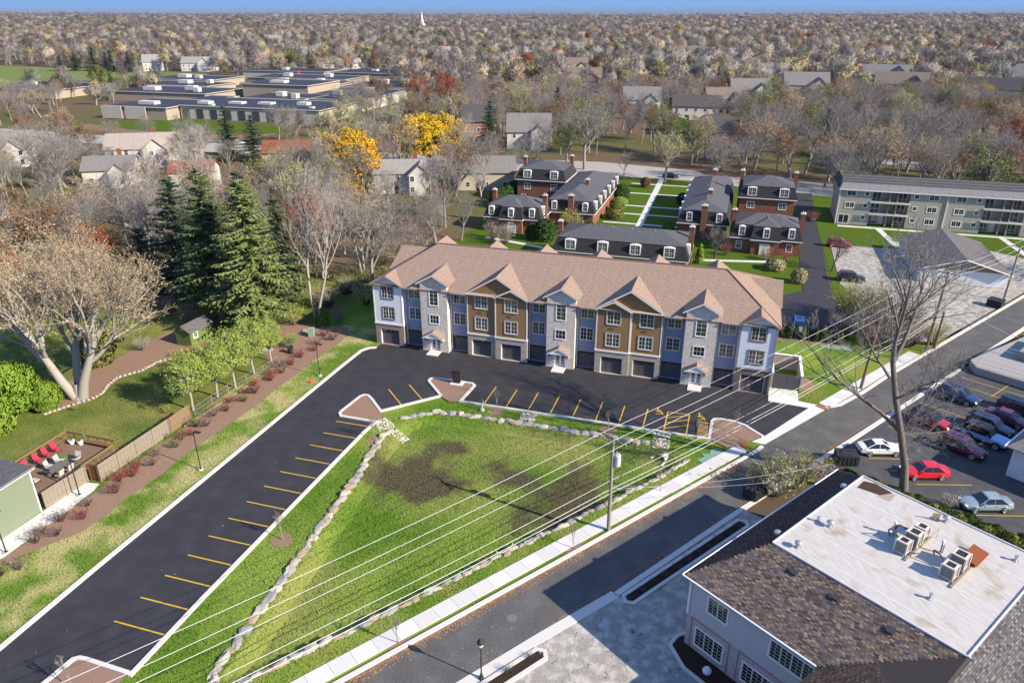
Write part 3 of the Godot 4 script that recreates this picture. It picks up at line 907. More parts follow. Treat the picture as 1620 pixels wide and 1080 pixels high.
func bark(kind := 0) -> StandardMaterial3D:
	var m: StandardMaterial3D
	if kind == 0:
		m = mt("bark_grey", Color(0.46, 0.43, 0.40), 0.9, "bark", 1.0)
	elif kind == 1:
		m = mt("bark_pale", Color(0.66, 0.61, 0.55), 0.9, "bark", 1.0)
	else:
		m = mt("bark_dark", Color(0.13, 0.11, 0.10), 0.9, "bark", 1.0)
	return m

var TINT := {
	"twig_grey": Color(0.275, 0.26, 0.245), "twig_mauve": Color(0.30, 0.25, 0.245), "twig_tan": Color(0.38, 0.325, 0.255), "twig_dark": Color(0.15, 0.135, 0.125), "twig_pale": Color(0.44, 0.41, 0.37), "twig_rose": Color(0.33, 0.215, 0.19),
	"leaf_tan": Color(0.47, 0.375, 0.25), "leaf_brown": Color(0.30, 0.19, 0.12), "leaf_rust": Color(0.33, 0.10, 0.05), "leaf_red": Color(0.45, 0.05, 0.04), "leaf_yellow": Color(0.70, 0.46, 0.03), "leaf_orange": Color(0.58, 0.25, 0.035),
	"leaf_lime": Color(0.40, 0.40, 0.07), "leaf_olive": Color(0.22, 0.235, 0.07), "leaf_khaki": Color(0.45, 0.42, 0.24), "leaf_spruce": Color(0.13, 0.18, 0.06), "leaf_pine": Color(0.05, 0.085, 0.04), "leaf_cedar": Color(0.34, 0.43, 0.10), "leaf_arbor": Color(0.23, 0.36, 0.05), "leaf_box": Color(0.06, 0.12, 0.03),
	"leaf_crimson": Color(0.36, 0.06, 0.05), "leaf_bronze": Color(0.23, 0.10, 0.07),
}

func tint(name_: String) -> StandardMaterial3D:
	return leaf_mat(name_, TINT[name_], 0.05 if name_.begins_with("twig") else 0.4)

# one tree standing in the scene; its label is finished in name_trees()
func plant(called: String, what: String, category: String, kit: Array, bm: Material, cm: Material, x: float, z: float, size: float, turn: float, group := "", y := 0.0, squash := 1.0) -> Node3D:
	var o := thing(called, what, category, Vector3(x, y, z), turn, group)
	o.scale = Vector3(size * squash, size, size * squash)
	put(o, "trunk" if category == "tree" else "stem", kit[0], bm)
	put(o, "crown" if category == "tree" else "foliage", kit[1], cm)
	tree_list.append([o, what, x, z])
	return o

var RANK := ["nearest", "second nearest", "third nearest", "fourth nearest", "fifth nearest", "sixth nearest", "seventh nearest", "eighth nearest", "ninth nearest", "tenth nearest", "eleventh nearest", "twelfth nearest"]

func name_trees():
	var eye := Vector2(0, 0)
	var fwd := Vector2(-0.293, -0.956)
	var sets := {}
	for t in tree_list:
		if t[0].has_meta("fixed"):
			continue
		var p := Vector2(t[2], t[3])
		var best = null
		var bd := 1e9
		for m in marks:
			var d := p.distance_to(Vector2(m[1], m[2]))
			if d < bd:
				bd = d
				best = m
		var q := p - Vector2(best[1], best[2])
		var away := q.dot(fwd)
		var across := q.dot(Vector2(-fwd.y, fwd.x))
		var rel := "beside"
		if absf(away) > absf(across):
			rel = "behind" if away > 0 else "before"
		var key: String = t[1] + " " + rel + " " + best[0]
		if not sets.has(key):
			sets[key] = []
		sets[key].append([bd, t[0]])
	for key in sets:
		var l: Array = sets[key]
		if l.size() == 1:
			l[0][1].set_meta("label", key)
			continue
		l.sort_custom(func(a, b): return a[0] < b[0])
		for i in l.size():
			l[i][1].set_meta("label", (RANK[i] + " " if i < RANK.size() else "far ") + key)
			if i >= RANK.size():
				l[i][1].set_meta("group", key)

func kits():
	var K := tree_kit
	for i in 5:
		K["bare%d" % i] = branch_tree(100 + i, {"h": 17.0, "clear": [0.5, 0.36, 0.44, 0.56, 0.4][i], "ang": [[0.75, 0.75, 0.8], [0.95, 0.8, 0.8], [0.62, 0.7, 0.8], [0.5, 0.62, 0.75], [0.85, 0.75, 0.8]][i], "kids": [8, 6, 4], "twigs": 7, "tl": 1.05, "tw": 0.04, "up": [0.1, 0.05, 0.13, 0.17, 0.06][i], "r": 0.34})
	for i in 3:
		K["sparse%d" % i] = branch_tree(120 + i, {"h": 15.0, "clear": 0.4, "kids": [8, 5, 4], "twigs": 5, "tl": 0.9, "tw": 0.045, "leaves": 4, "ls": 0.17, "hue": 0.16, "leaf_share": [0.55, 0.9, 0.75][i], "ang": [[0.8, 0.8, 0.8], [0.7, 0.75, 0.8], [0.9, 0.7, 0.8]][i]})
	K["slim"] = branch_tree(140, {"h": 15.0, "clear": 0.62, "ang": [0.38, 0.45, 0.6], "lr": [0.45, 0.5, 0.5], "kids": [11, 4, 3], "twigs": 5, "tl": 0.9, "tw": 0.035, "up": 0.16, "r": 0.22})
	K["full0"] = full_tree(150, {"h": 13.0, "w": 12.0})
	K["full1"] = full_tree(151, {"h": 14.0, "w": 10.0, "clumps": 70})
	K["full2"] = full_tree(152, {"h": 11.0, "w": 10.0, "clumps": 66, "hue": 0.2})
	K["conifer0"] = conifer(160, {"h": 17.0, "w": 7.0})
	K["conifer1"] = conifer(161, {"h": 16.0, "w": 8.5, "step": 0.5, "droop": 0.2, "shape": 0.7})
	K["arb"] = shrub(170, 1.0, 3.0, 900, 0.22, 0.55)
	K["round"] = shrub(171, 3.0, 3.0, 2200, 0.26)
	K["wide"] = shrub(172, 4.0, 2.0, 2000, 0.28)
	K["bush"] = twig_bush(173, 2.0, 2.2, 40, 2, 0.09)
	K["barebush"] = twig_bush(174, 2.0, 2.2, 46, 0, 0.09)
	for i in 3:
		K["dot%d" % i] = branch_tree(180 + i, {"h": 17.0, "clear": [0.42, 0.36, 0.5][i], "kids": [8, 5], "round": 1, "twigs": 12, "tl": 1.9, "tw": 0.17, "r": 0.33, "ang": [[0.8, 0.85], [0.95, 0.85], [0.6, 0.8]][i], "lr": [0.75, 0.62]})
	for i in 2:
		K["dotleaf%d" % i] = branch_tree(190 + i, {"h": 14.0, "clear": 0.4, "kids": [8, 5], "round": 1, "twigs": 8, "tl": 1.6, "tw": 0.14, "leaves": 4, "ls": 0.4, "hue": 0.14, "lr": [0.75, 0.6], "ang": [0.8, 0.85]})
	K["dotfir"] = conifer(195, {"h": 16.0, "w": 7.0, "step": 0.9, "arms": 7, "dense": 4})

# ---------------------------------------------------------------- windows, siding, roofs used by all buildings
func bars(b: MB, w: float, h: float, cols: int, rows: int, t: float, z: float, d := 0.02):
	for i in range(1, cols):
		var x := -w / 2 + w * i / cols
		b.span(x - t / 2, x + t / 2, 0, h, z, z + d)
	for j in range(1, rows):
		var y := h * j / rows
		b.span(-w / 2, w / 2, y - t / 2, y + t / 2, z, z + d * 0.9)

# a window: frame, pane and glazing bars; the local z axis points out of the wall
func window(parent: Node, at: Vector3, w: float, h: float, sashes := 2, cols := 2, rows := 2, turn := 0.0, frame_mat: Material = null, bar_mat: Material = null, pane_mat: Material = null, called := "window", trim := 0.1) -> MeshInstance3D:
	var key := "%s %s %s %s %s %s" % [w, h, sashes, cols, rows, trim]
	if not win_cache.has(key):
		var f := MB.new()
		f.span(-w / 2 - trim, -w / 2, -trim, h + trim, -0.02, 0.05)
		f.span(w / 2, w / 2 + trim, -trim, h + trim, -0.02, 0.05)
		f.span(-w / 2, w / 2, h, h + trim, -0.02, 0.052)
		f.span(-w / 2 - 0.02, w / 2 + 0.02, -trim, 0, -0.02, 0.075)
		var p := MB.new()
		p.span(-w / 2, w / 2, 0, h, -0.01, 0.008)
		var g := MB.new()
		var sw := w / sashes
		for s in sashes:
			g.x = Transform3D(Basis.IDENTITY, Vector3(-w / 2 + sw * (s + 0.5), 0, 0))
			var e := minf(0.05, sw * 0.08)
			g.span(-sw / 2, -sw / 2 + e, 0, h, 0.008, 0.035)
			g.span(sw / 2 - e, sw / 2, 0, h, 0.008, 0.035)
			g.span(-sw / 2 + e, sw / 2 - e, 0, e, 0.008, 0.034)
			g.span(-sw / 2 + e, sw / 2 - e, h - e, h, 0.008, 0.034)
			bars(g, sw, h, cols, rows, 0.028, 0.008, 0.018)
		win_cache[key] = [f.mesh(), p.mesh(), g.mesh()]
	var c: Array = win_cache[key]
	if frame_mat == null:
		frame_mat = mt("white_trim", Color(0.78, 0.78, 0.78), 0.6)
	if bar_mat == null:
		bar_mat = mt("white_trim", Color(0.78, 0.78, 0.78), 0.6)
	if pane_mat == null:
		pane_mat = glass_mat("window_glass", Color(0.018, 0.02, 0.022))
	var o := put(parent, called, c[0], frame_mat)
	o.position = at
	o.rotation.y = turn
	put(o, "pane", c[1], pane_mat)
	put(o, "glazing_bars", c[2], bar_mat)
	return o

# lapped boards from y0 to y1 on the plane z, their ends given by a function of the height
func lap(b: MB, y0: float, y1: float, z: float, xr: Callable, step := 0.19, out := 0.02):
	var y := y0
	while y < y1 - 0.01:
		var t := minf(y + step, y1)
		var a: Vector2 = xr.call(y)
		var c: Vector2 = xr.call(t)
		if c.y - c.x < 0.02 and a.y - a.x < 0.02:
			break
		b.quad(Vector3(a.x, y, z + out), Vector3(a.y, y, z + out), Vector3(maxf(c.y, c.x), t, z + 0.003), Vector3(minf(c.x, c.y), t, z + 0.003))
		b.quad(Vector3(a.x, y, z), Vector3(a.y, y, z), Vector3(a.y, y, z + out), Vector3(a.x, y, z + out))
		y = t

func slab_roof(b: MB, p: Array, th := 0.12):   # a roof plane with thickness; p counter-clockwise from above
	var n: Vector3 = ((p[1] - p[0]) as Vector3).cross(p[2] - p[0]).normalized() * th
	b.poly(p)
	var q := []
	for v in p:
		q.append(v - n)
	var r := q.duplicate()
	r.reverse()
	b.poly(r)
	for i in p.size():
		var j := (i + 1) % p.size()
		b.quad(q[i], q[j], p[j], p[i])

# a gable whose ridge runs back along -z from the front; returns roof mesh data in b and its rake boards in t
func gable(b: MB, t: MB, xc: float, half: float, zf: float, zb: float, ye: float, yp: float):
	var e := Vector3(xc - half, ye, zf)
	var f := Vector3(xc + half, ye, zf)
	var p := Vector3(xc, yp, zf)
	var bk := Vector3(0, 0, zb - zf)
	slab_roof(b, [e, p, p + bk, e + bk])
	slab_roof(b, [p, f, f + bk, p + bk])
	var w := 0.2
	for s in [[e, p], [p, f]]:
		var a: Vector3 = s[0]
		var c: Vector3 = s[1]
		var dn := Vector3(0, -w, 0)
		var o := Vector3(0, 0, 0.03)
		t.quad(a + o + dn - Vector3(0, 0.02, 0), c + o + dn - Vector3(0, 0.02, 0), c + o - Vector3(0, 0.02, 0), a + o - Vector3(0, 0.02, 0))
		t.quad(c + dn - Vector3(0, 0.02, 0.05), a + dn - Vector3(0, 0.02, 0.05), a - Vector3(0, 0.02, 0.05), c - Vector3(0, 0.02, 0.05))
		t.quad(a + dn + o, a + dn - Vector3(0, 0, 0.05), c + dn - Vector3(0, 0, 0.05), c + dn + o)

func garage_door(parent: Node, at: Vector3, w := 2.75, h := 2.3):
	if not win_cache.has("garage"):
		var b := MB.new()
		b.span(-w / 2, w / 2, 0, h, -0.06, 0.0)
		for r in 4:
			for c in 4:
				b.span(-w / 2 + w * c / 4.0 + 0.05, -w / 2 + w * (c + 1) / 4.0 - 0.05, h * r / 4.0 + 0.06, h * (r + 1) / 4.0 - 0.06, 0.0, 0.018)
		var f := MB.new()
		f.span(-w / 2 - 0.09, -w / 2, 0, h + 0.09, -0.05, 0.22)
		f.span(w / 2, w / 2 + 0.09, 0, h + 0.09, -0.05, 0.22)
		f.span(-w / 2, w / 2, h, h + 0.09, -0.05, 0.22)
		var gs = []
		for k in 2:
			var g = MB.new()
			for c in 4:
				var x0 = -w / 2 + 0.1 + k * w / 2.0 + c * (w / 2 - 0.14) / 4.0
				g.span(x0, x0 + 0.24, h - 0.42, h - 0.12, 0.0, 0.026)
			gs.append(g.mesh())
		win_cache["garage"] = [b.mesh(), f.mesh(), gs[0], gs[1]]
	var c: Array = win_cache["garage"]
	var o := put(parent, "garage_door", c[0], mt("garage_slate", Color(0.105, 0.095, 0.10), 0.6))
	o.position = at
	put(o, "door_frame", c[1], mt("white_trim", Color(0.78, 0.78, 0.78), 0.6))
	put(o, "window_strip", c[2], glass_mat("garage_glass", Color(0.01, 0.01, 0.012)))
	put(o, "window_strip", c[3], glass_mat("garage_glass", Color(0.01, 0.01, 0.012)))

func apartments():
	var o := thing("apartment_building", "new three-storey apartment row with brown hipped roof, garages below and three brick stair towers", "apartment building", Vector3(-47.3, 0, -87.6))
	marks.append(["the new apartments", -22.0, -95.0])
	var roof_m := mt("roof_brown", Color(0.44, 0.325, 0.26), 0.9, "shingle", 3.2, 0.5, 0.0, 0.2)
	var trim := mt("white_trim", Color(0.78, 0.78, 0.78), 0.6)
	var gut := mt("gutter_grey", Color(0.30, 0.27, 0.27), 0.6)
	var pale := mt("siding_pale", Color(0.90, 0.94, 0.99), 0.7, "fine", 1.0)
	var blue := mt("siding_blue", Color(0.29, 0.345, 0.50), 0.7, "fine", 1.0)
	var brown := mt("siding_brown", Color(0.36, 0.215, 0.095), 0.7, "fine", 1.0)
	var tower := mt("brick_pale", Color(0.95, 0.89, 0.82), 0.9, "brick", 2.0, 0.4)
	var stone := mt("brick_greige", Color(0.62, 0.555, 0.47), 0.9, "brick", 2.0, 0.4)
	var pink := mt("brick_rose", Color(0.46, 0.36, 0.32), 0.9, "brick", 2.0, 0.4)
	var dark_trim := mt("charcoal_trim", Color(0.10, 0.10, 0.115), 0.6)
	var b := MB.new()
	b.span(0.15, 54.05, 0, 9.15, -17.4, -1.25)
	part(o, "wall", b, blue)
	# bays: x0, x1, front plane, kind, eave
	var bays := [[0.0, 4.4, 0.1, "pale", 9.15], [4.4, 7.3, -0.95, "recess", 9.15], [7.3, 11.25, 0.3, "tower", 10.1], [11.25, 14.0, -0.95, "recess", 9.15], [14.0, 18.1, -0.12, "brown", 9.15], [18.1, 22.62, 0.1, "brown", 9.15], [22.62, 25.35, -0.95, "recess", 9.15], [25.35, 29.2, 0.3, "tower", 10.1], [29.2, 31.95, -0.95, "recess", 9.15], [31.95, 36.42, 0.1, "brown", 9.15], [36.42, 40.4, -0.12, "brown", 9.15], [40.4, 43.25, -0.95, "recess", 9.15], [43.25, 47.1, 0.3, "tower", 10.1], [47.1, 49.85, -0.95, "recess", 9.15], [49.85, 54.2, 0.1, "pale", 9.15]]
	var panes := [glass_mat("window_glass", Color(0.018, 0.02, 0.022)), glass_mat("window_glass_warm", Color(0.07, 0.06, 0.04)), glass_mat("window_glass_green", Color(0.03, 0.05, 0.04))]
	var n := 0
	for y in bays:
		var x0: float = y[0]
		var x1: float = y[1]
		var z: float = y[2]
		var kind: String = y[3]
		var xc := (x0 + x1) / 2.0
		var wall_m: Material = {"pale": pale, "recess": blue, "brown": brown, "tower": tower}[kind]
		var low_m: Material = {"pale": pink, "recess": blue, "brown": stone, "tower": tower}[kind]
		if kind == "pale" and n > 3:
			low_m = mt("brick_umber", Color(0.27, 0.22, 0.19), 0.9, "brick", 2.0, 0.4)
		var w := MB.new()
		var low := MB.new()
		if kind == "tower":
			# stair tower: solid brick with an entry recess
			w.span(x0, xc - 0.75, 0, 10.1, -1.3, z)
			w.span(xc + 0.75, x1, 0, 10.1, -1.3, z)
			w.span(xc - 0.75, xc + 0.75, 2.35, 10.1, -1.3, z)
			w.poly([Vector3(x0, 10.1, z), Vector3(x1, 10.1, z), Vector3(xc, 11.35, z)])
			part(o, "brick_tower", w, tower)
			window(o, Vector3(xc, 6.95, z), 1.25, 2.3, 1, 2, 4, 0, trim, trim, panes[2], "window", 0.07)
			window(o, Vector3(xc, 4.25, z), 1.35, 1.25, 1, 3, 2, 0, trim, trim, panes[0], "window", 0.07)
			var d := MB.new()
			d.span(xc - 0.75, xc + 0.75, 0.0, 2.35, -0.6, z - 0.35)
			var door := part(o, "entry_door", d, trim)
			for s in [-1, 1]:
				var gl := MB.new()
				for r in 4:
					for c2 in 2:
						gl.span(xc + s * 0.34 - 0.2 + c2 * 0.21, xc + s * 0.34 - 0.02 + c2 * 0.21, 0.35 + r * 0.44, 0.72 + r * 0.44, z - 0.36, z - 0.335)
				part(door, "pane", gl, panes[0])
			var cb := MB.new()
			var ct := MB.new()
			gable(cb, ct, xc, 1.5, z + 1.15, z, 2.5, 3.35)
			ct.span(xc - 1.45, xc + 1.45, 2.38, 2.52, z + 0.95, z + 1.1)
			ct.poly([Vector3(xc - 1.3, 2.5, z + 1.05), Vector3(xc + 1.3, 2.5, z + 1.05), Vector3(xc, 3.22, z + 1.05)])
			for s in [-1, 1]:
				ct.tube([Vector3(xc + s * 1.2, 1.75, z + 0.03), Vector3(xc + s * 1.2, 2.42, z + 1.0)], [0.06, 0.06], 4)
				ct.span(xc + s * 1.2 - 0.06, xc + s * 1.2 + 0.06, 1.6, 2.45, z, z + 0.1)
			var can := part(o, "entry_canopy", cb, roof_m)
			part(can, "canopy_frame", ct, trim)
			var st := MB.new()
			st.span(xc - 0.85, xc + 0.85, 0.0, 0.12, z - 0.3, z + 1.6)
			part(o, "stoop", st, mt("walk_concrete", Color(0.80, 0.78, 0.75)))
			var pl := MB.new()
			pl.cyl(Vector3(xc - 1.35, 1.75, z), 0.3, 0.3, 0.04, 16, Vector3(0, 0, 1))
			part(o, "address_plaque", pl, dark_trim)
			for s in [-1.12, 1.12]:
				var lm := MB.new()
				lm.span(xc + s - 0.07, xc + s + 0.07, 1.95, 2.25, z, z + 0.16)
				part(o, "wall_lantern", lm, dark_trim)
		else:
			var c0 := xc - 1.375
			var c1 := xc + 1.375
			if kind == "recess":
				c0 = maxf(c0, x0 + 0.02)
				c1 = minf(c1, x1 - 0.02)
			var y_low := 3.15 if kind != "recess" else 2.5
			low.span(x0, c0 - 0.09, 0, y_low, -1.3, z)
			low.span(c1 + 0.09, x1, 0, y_low, -1.3, z)
			low.span(c0 - 0.09, c1 + 0.09, 2.39, y_low, -1.3, z)
			low.span(c0 - 0.09, c1 + 0.09, 0, 0.03, -1.3, z + 0.1)
			part(o, "wall" if kind == "recess" else "brick_base", low, low_m)
			garage_door(o, Vector3(xc, 0.03, z - 0.28), 2.75 if kind != "recess" else 2.6)
			w.span(x0, x1, y_low, 9.15, -1.3, z)
			lap(w, y_low + (0.26 if kind != "recess" else 0.0), 9.15, z, func(_y): return Vector2(x0, x1))
			if kind == "pale":
				lap(w, 9.15, 10.45, z, func(yy): return Vector2(lerpf(x0, xc, (yy - 9.15) / 1.3), lerpf(x1, xc, (yy - 9.15) / 1.3)))
			part(o, "siding_wall", w, wall_m)
			var corner := MB.new()
			for xx in [x0 + 0.06, x1 - 0.06]:
				corner.span(xx - 0.07, xx + 0.07, y_low, 9.1, z, z + 0.04)
			if kind != "recess":
				corner.span(x0 - 0.06, x1 + 0.06, 3.15, 3.38, z - 0.3, z + 0.1)
			part(o, "corner_trim", corner, trim if kind != "pale" or n < 3 else gut)
			var fr: Material = dark_trim if kind == "pale" else mt("grey_trim", Color(0.45, 0.45, 0.47), 0.6)
			window(o, Vector3(xc, 7.15, z + 0.02), 1.7, 1.75, 2, 2, 3 if kind != "pale" else 3, 0, fr, trim, panes[(n * 2) % 3 if kind != "pale" or n < 3 else 1], "window", 0.12)
			window(o, Vector3(xc, 4.05, z + 0.02), 1.7, 1.7, 2, 2, 3, 0, fr, trim, panes[(n + 1) % 3 if kind != "pale" else (1 if n > 3 else 0)], "window", 0.12)
			if kind == "brown":
				for s in [-0.35, 0.0]:
					var vent = MB.new()
					vent.span(xc + s - 0.1, xc + s + 0.1, 6.45, 6.6, z, z + 0.07)
					part(o, "wall_vent", vent, dark_trim)
		n += 1
	# the broad gables over the paired brown bays and the narrow ones set before them
	for g in [[18.3, 14.0, 22.62, 20.36], [36.2, 31.95, 40.4, 34.18]]:
		var w := MB.new()
		var ga: Array = g
		w.poly([Vector3(ga[1], 9.15, -0.13), Vector3(ga[2], 9.15, -0.13), Vector3(ga[0], 11.75, -0.13)])
		lap(w, 9.15, 11.75, -0.125, func(yy): return Vector2(lerpf(ga[1], ga[0], (yy - 9.15) / 2.6), lerpf(ga[2], ga[0], (yy - 9.15) / 2.6)))
		w.poly([Vector3(ga[3] - 2.2, 9.15, 0.1), Vector3(ga[3] + 2.2, 9.15, 0.1), Vector3(ga[3], 10.25, 0.1)])
		lap(w, 9.15, 10.2, 0.105, func(yy): return Vector2(ga[3] - 2.2 * (1 - (yy - 9.15) / 1.1), ga[3] + 2.2 * (1 - (yy - 9.15) / 1.1)))
		part(o, "gable_wall", w, brown)
		var rb := MB.new()
		var tb := MB.new()
		gable(rb, tb, ga[0], 4.55, 0.22, -6.6, 9.18, 11.95)
		var r := part(o, "gable_roof", rb, roof_m)
		part(r, "rake_board", tb, trim)
		rb = MB.new()
		tb = MB.new()
		gable(rb, tb, ga[3], 2.4, 0.5, -1.4, 9.2, 10.42)
		r = part(o, "gable_roof", rb, roof_m)
		tb.span(ga[1] if ga[3] > ga[0] else ga[3] + 2.3, ga[3] - 2.3 if ga[3] > ga[0] else ga[2], 9.02, 9.24, -0.12, 0.28)
		part(r, "rake_board", tb, trim)
	for g in [[2.2, 2.45, 0.5, -3.2, 9.18, 10.55, 0], [52.02, 2.45, 0.5, -3.2, 9.18, 10.55, 0], [9.27, 2.45, 0.65, -5.4, 10.08, 11.45, 1], [27.27, 2.4, 0.65, -5.4, 10.08, 11.45, 1], [45.17, 2.4, 0.65, -5.4, 10.08, 11.45, 1]]:
		var rb := MB.new()
		var tb := MB.new()
		gable(rb, tb, g[0], g[1], g[2], g[3], g[4], g[5])
		var r := part(o, "gable_roof", rb, roof_m)
		part(r, "rake_board", tb, gut if g[6] == 0 else trim)
		if g[6]:
			var q := MB.new()
			q.span(g[0] - 1.95, g[0] + 1.95, 9.3, 10.08, -4.0, -1.0)
			part(o, "tower_wall", q, tower)
	# rear gables whose tips show over the ridge
	for x in [4.0, 12.5, 20.5, 29.0, 37.5, 46.0]:
		var rb := MB.new()
		rb.x = Transform3D(Basis(Vector3.UP, PI), Vector3(x, 0, -18.0))
		var tb := MB.new()
		gable(rb, tb, 0, 2.5, 0.3, -6, 9.6, 11.35)
		part(o, "gable_roof", rb, roof_m)
	# main hipped roof
	b = MB.new()
	var A := Vector3(-0.35, 9.14, 0.42)
	var B := Vector3(54.55, 9.14, 0.42)
	var C := Vector3(54.55, 9.14, -17.9)
	var D := Vector3(-0.35, 9.14, -17.9)
	var R0 := Vector3(6.7, 13.0, -8.75)
	var R1 := Vector3(47.4, 13.0, -8.75)
	slab_roof(b, [A, B, R1, R0])
	slab_roof(b, [B, C, R1])
	slab_roof(b, [C, D, R0, R1])
	slab_roof(b, [D, A, R0])
	var main := part(o, "roof", b, roof_m)
	var caps := MB.new()
	caps.tube([R0 + Vector3(0, 0.03, 0), R1 + Vector3(0, 0.03, 0)], [0.13, 0.13], 5)
	for h in [[A, R0], [B, R1], [C, R1], [D, R0]]:
		caps.tube([h[0] + Vector3(0, 0.02, 0), h[1] + Vector3(0, 0.03, 0)], [0.1, 0.1], 5)
	part(main, "ridge_cap", caps, mt("roof_cap", Color(0.27, 0.17, 0.145), 0.9, "fine", 1.0))
	for s in [[-0.6, 7.5], [47.0, 54.75]]:
		b = MB.new()
		slab_roof(b, [Vector3(s[0], 9.16, -6.6), Vector3(s[1], 9.16, -6.6), Vector3(s[1], 11.35, -11.6), Vector3(s[0], 11.35, -11.6)])
		slab_roof(b, [Vector3(s[1], 9.16, -16.9), Vector3(s[0], 9.16, -16.9), Vector3(s[0], 11.35, -11.6), Vector3(s[1], 11.35, -11.6)])
		part(o, "end_roof", b, roof_m)
		b = MB.new()
		var ex: float = s[0] + 0.4 if s[0] < 0 else s[1] - 0.4
		b.span(ex - 0.2, ex + 0.2, 0, 9.1, -16.4, -7.0)
		for k in [-0.2, 0.2]:
			b.poly([Vector3(ex + k, 9.1, -7.0), Vector3(ex + k, 9.1, -16.4), Vector3(ex + k, 11.2, -11.6)])
			b.poly([Vector3(ex + k, 9.1, -16.4), Vector3(ex + k, 9.1, -7.0), Vector3(ex + k, 11.2, -11.6)])
		part(o, "siding_wall", b, blue)
	b = MB.new()
	for s in [[4.5, 6.8], [11.8, 13.9], [22.8, 24.9], [29.8, 31.7], [40.6, 42.8], [47.6, 49.6]]:
		b.span(s[0], s[1], 9.0, 9.13, 0.3, 0.52)
	b.span(-0.4, 54.6, 9.0, 9.13, -18.05, -17.85)
	part(o, "gutter", b, gut)
	for x in [4.5, 11.4, 13.9, 22.7, 29.35, 31.85, 40.5, 47.2, 49.75, 54.1]:
		b = MB.new()
		var zz = 0.14 if x > 50 else -0.89
		b.span(x - 0.05, x + 0.05, 0.1, 9.1, zz, zz + 0.1)
		part(o, "downspout", b, trim if x < 50 else gut)
	# trash enclosure at the end of the row
	var t := thing("trash_enclosure", "low walled trash enclosure with dark gates beside the end garage", "enclosure", Vector3(7.1, 0, -89.6))
	b = MB.new()
	b.span(0.0, 0.2, 0, 2.1, -6.2, 0); b.span(3.5, 3.72, 0, 2.1, -6.2, 0); b.span(0.2, 3.5, 0, 2.1, -6.2, -6.0)
	part(t, "wall", b, stone)
	b = MB.new()
	b.span(-0.02, 0.25, 2.1, 2.2, -6.25, 0.05); b.span(3.45, 3.78, 2.1, 2.2, -6.25, 0.05); b.span(0.25, 3.45, 2.1, 2.2, -6.25, -5.95)
	part(t, "coping", b, trim)
	for k in 2:
		b = MB.new()
		b.span(0.25 + k * 1.63, 1.84 + k * 1.63, 0.1, 2.0, -0.12, -0.05)
		for j in 9:
			b.span(0.27 + k * 1.63 + j * 0.175, 0.41 + k * 1.63 + j * 0.175, 0.1, 2.0, -0.05, -0.03)
		part(t, "gate", b, dark_trim)

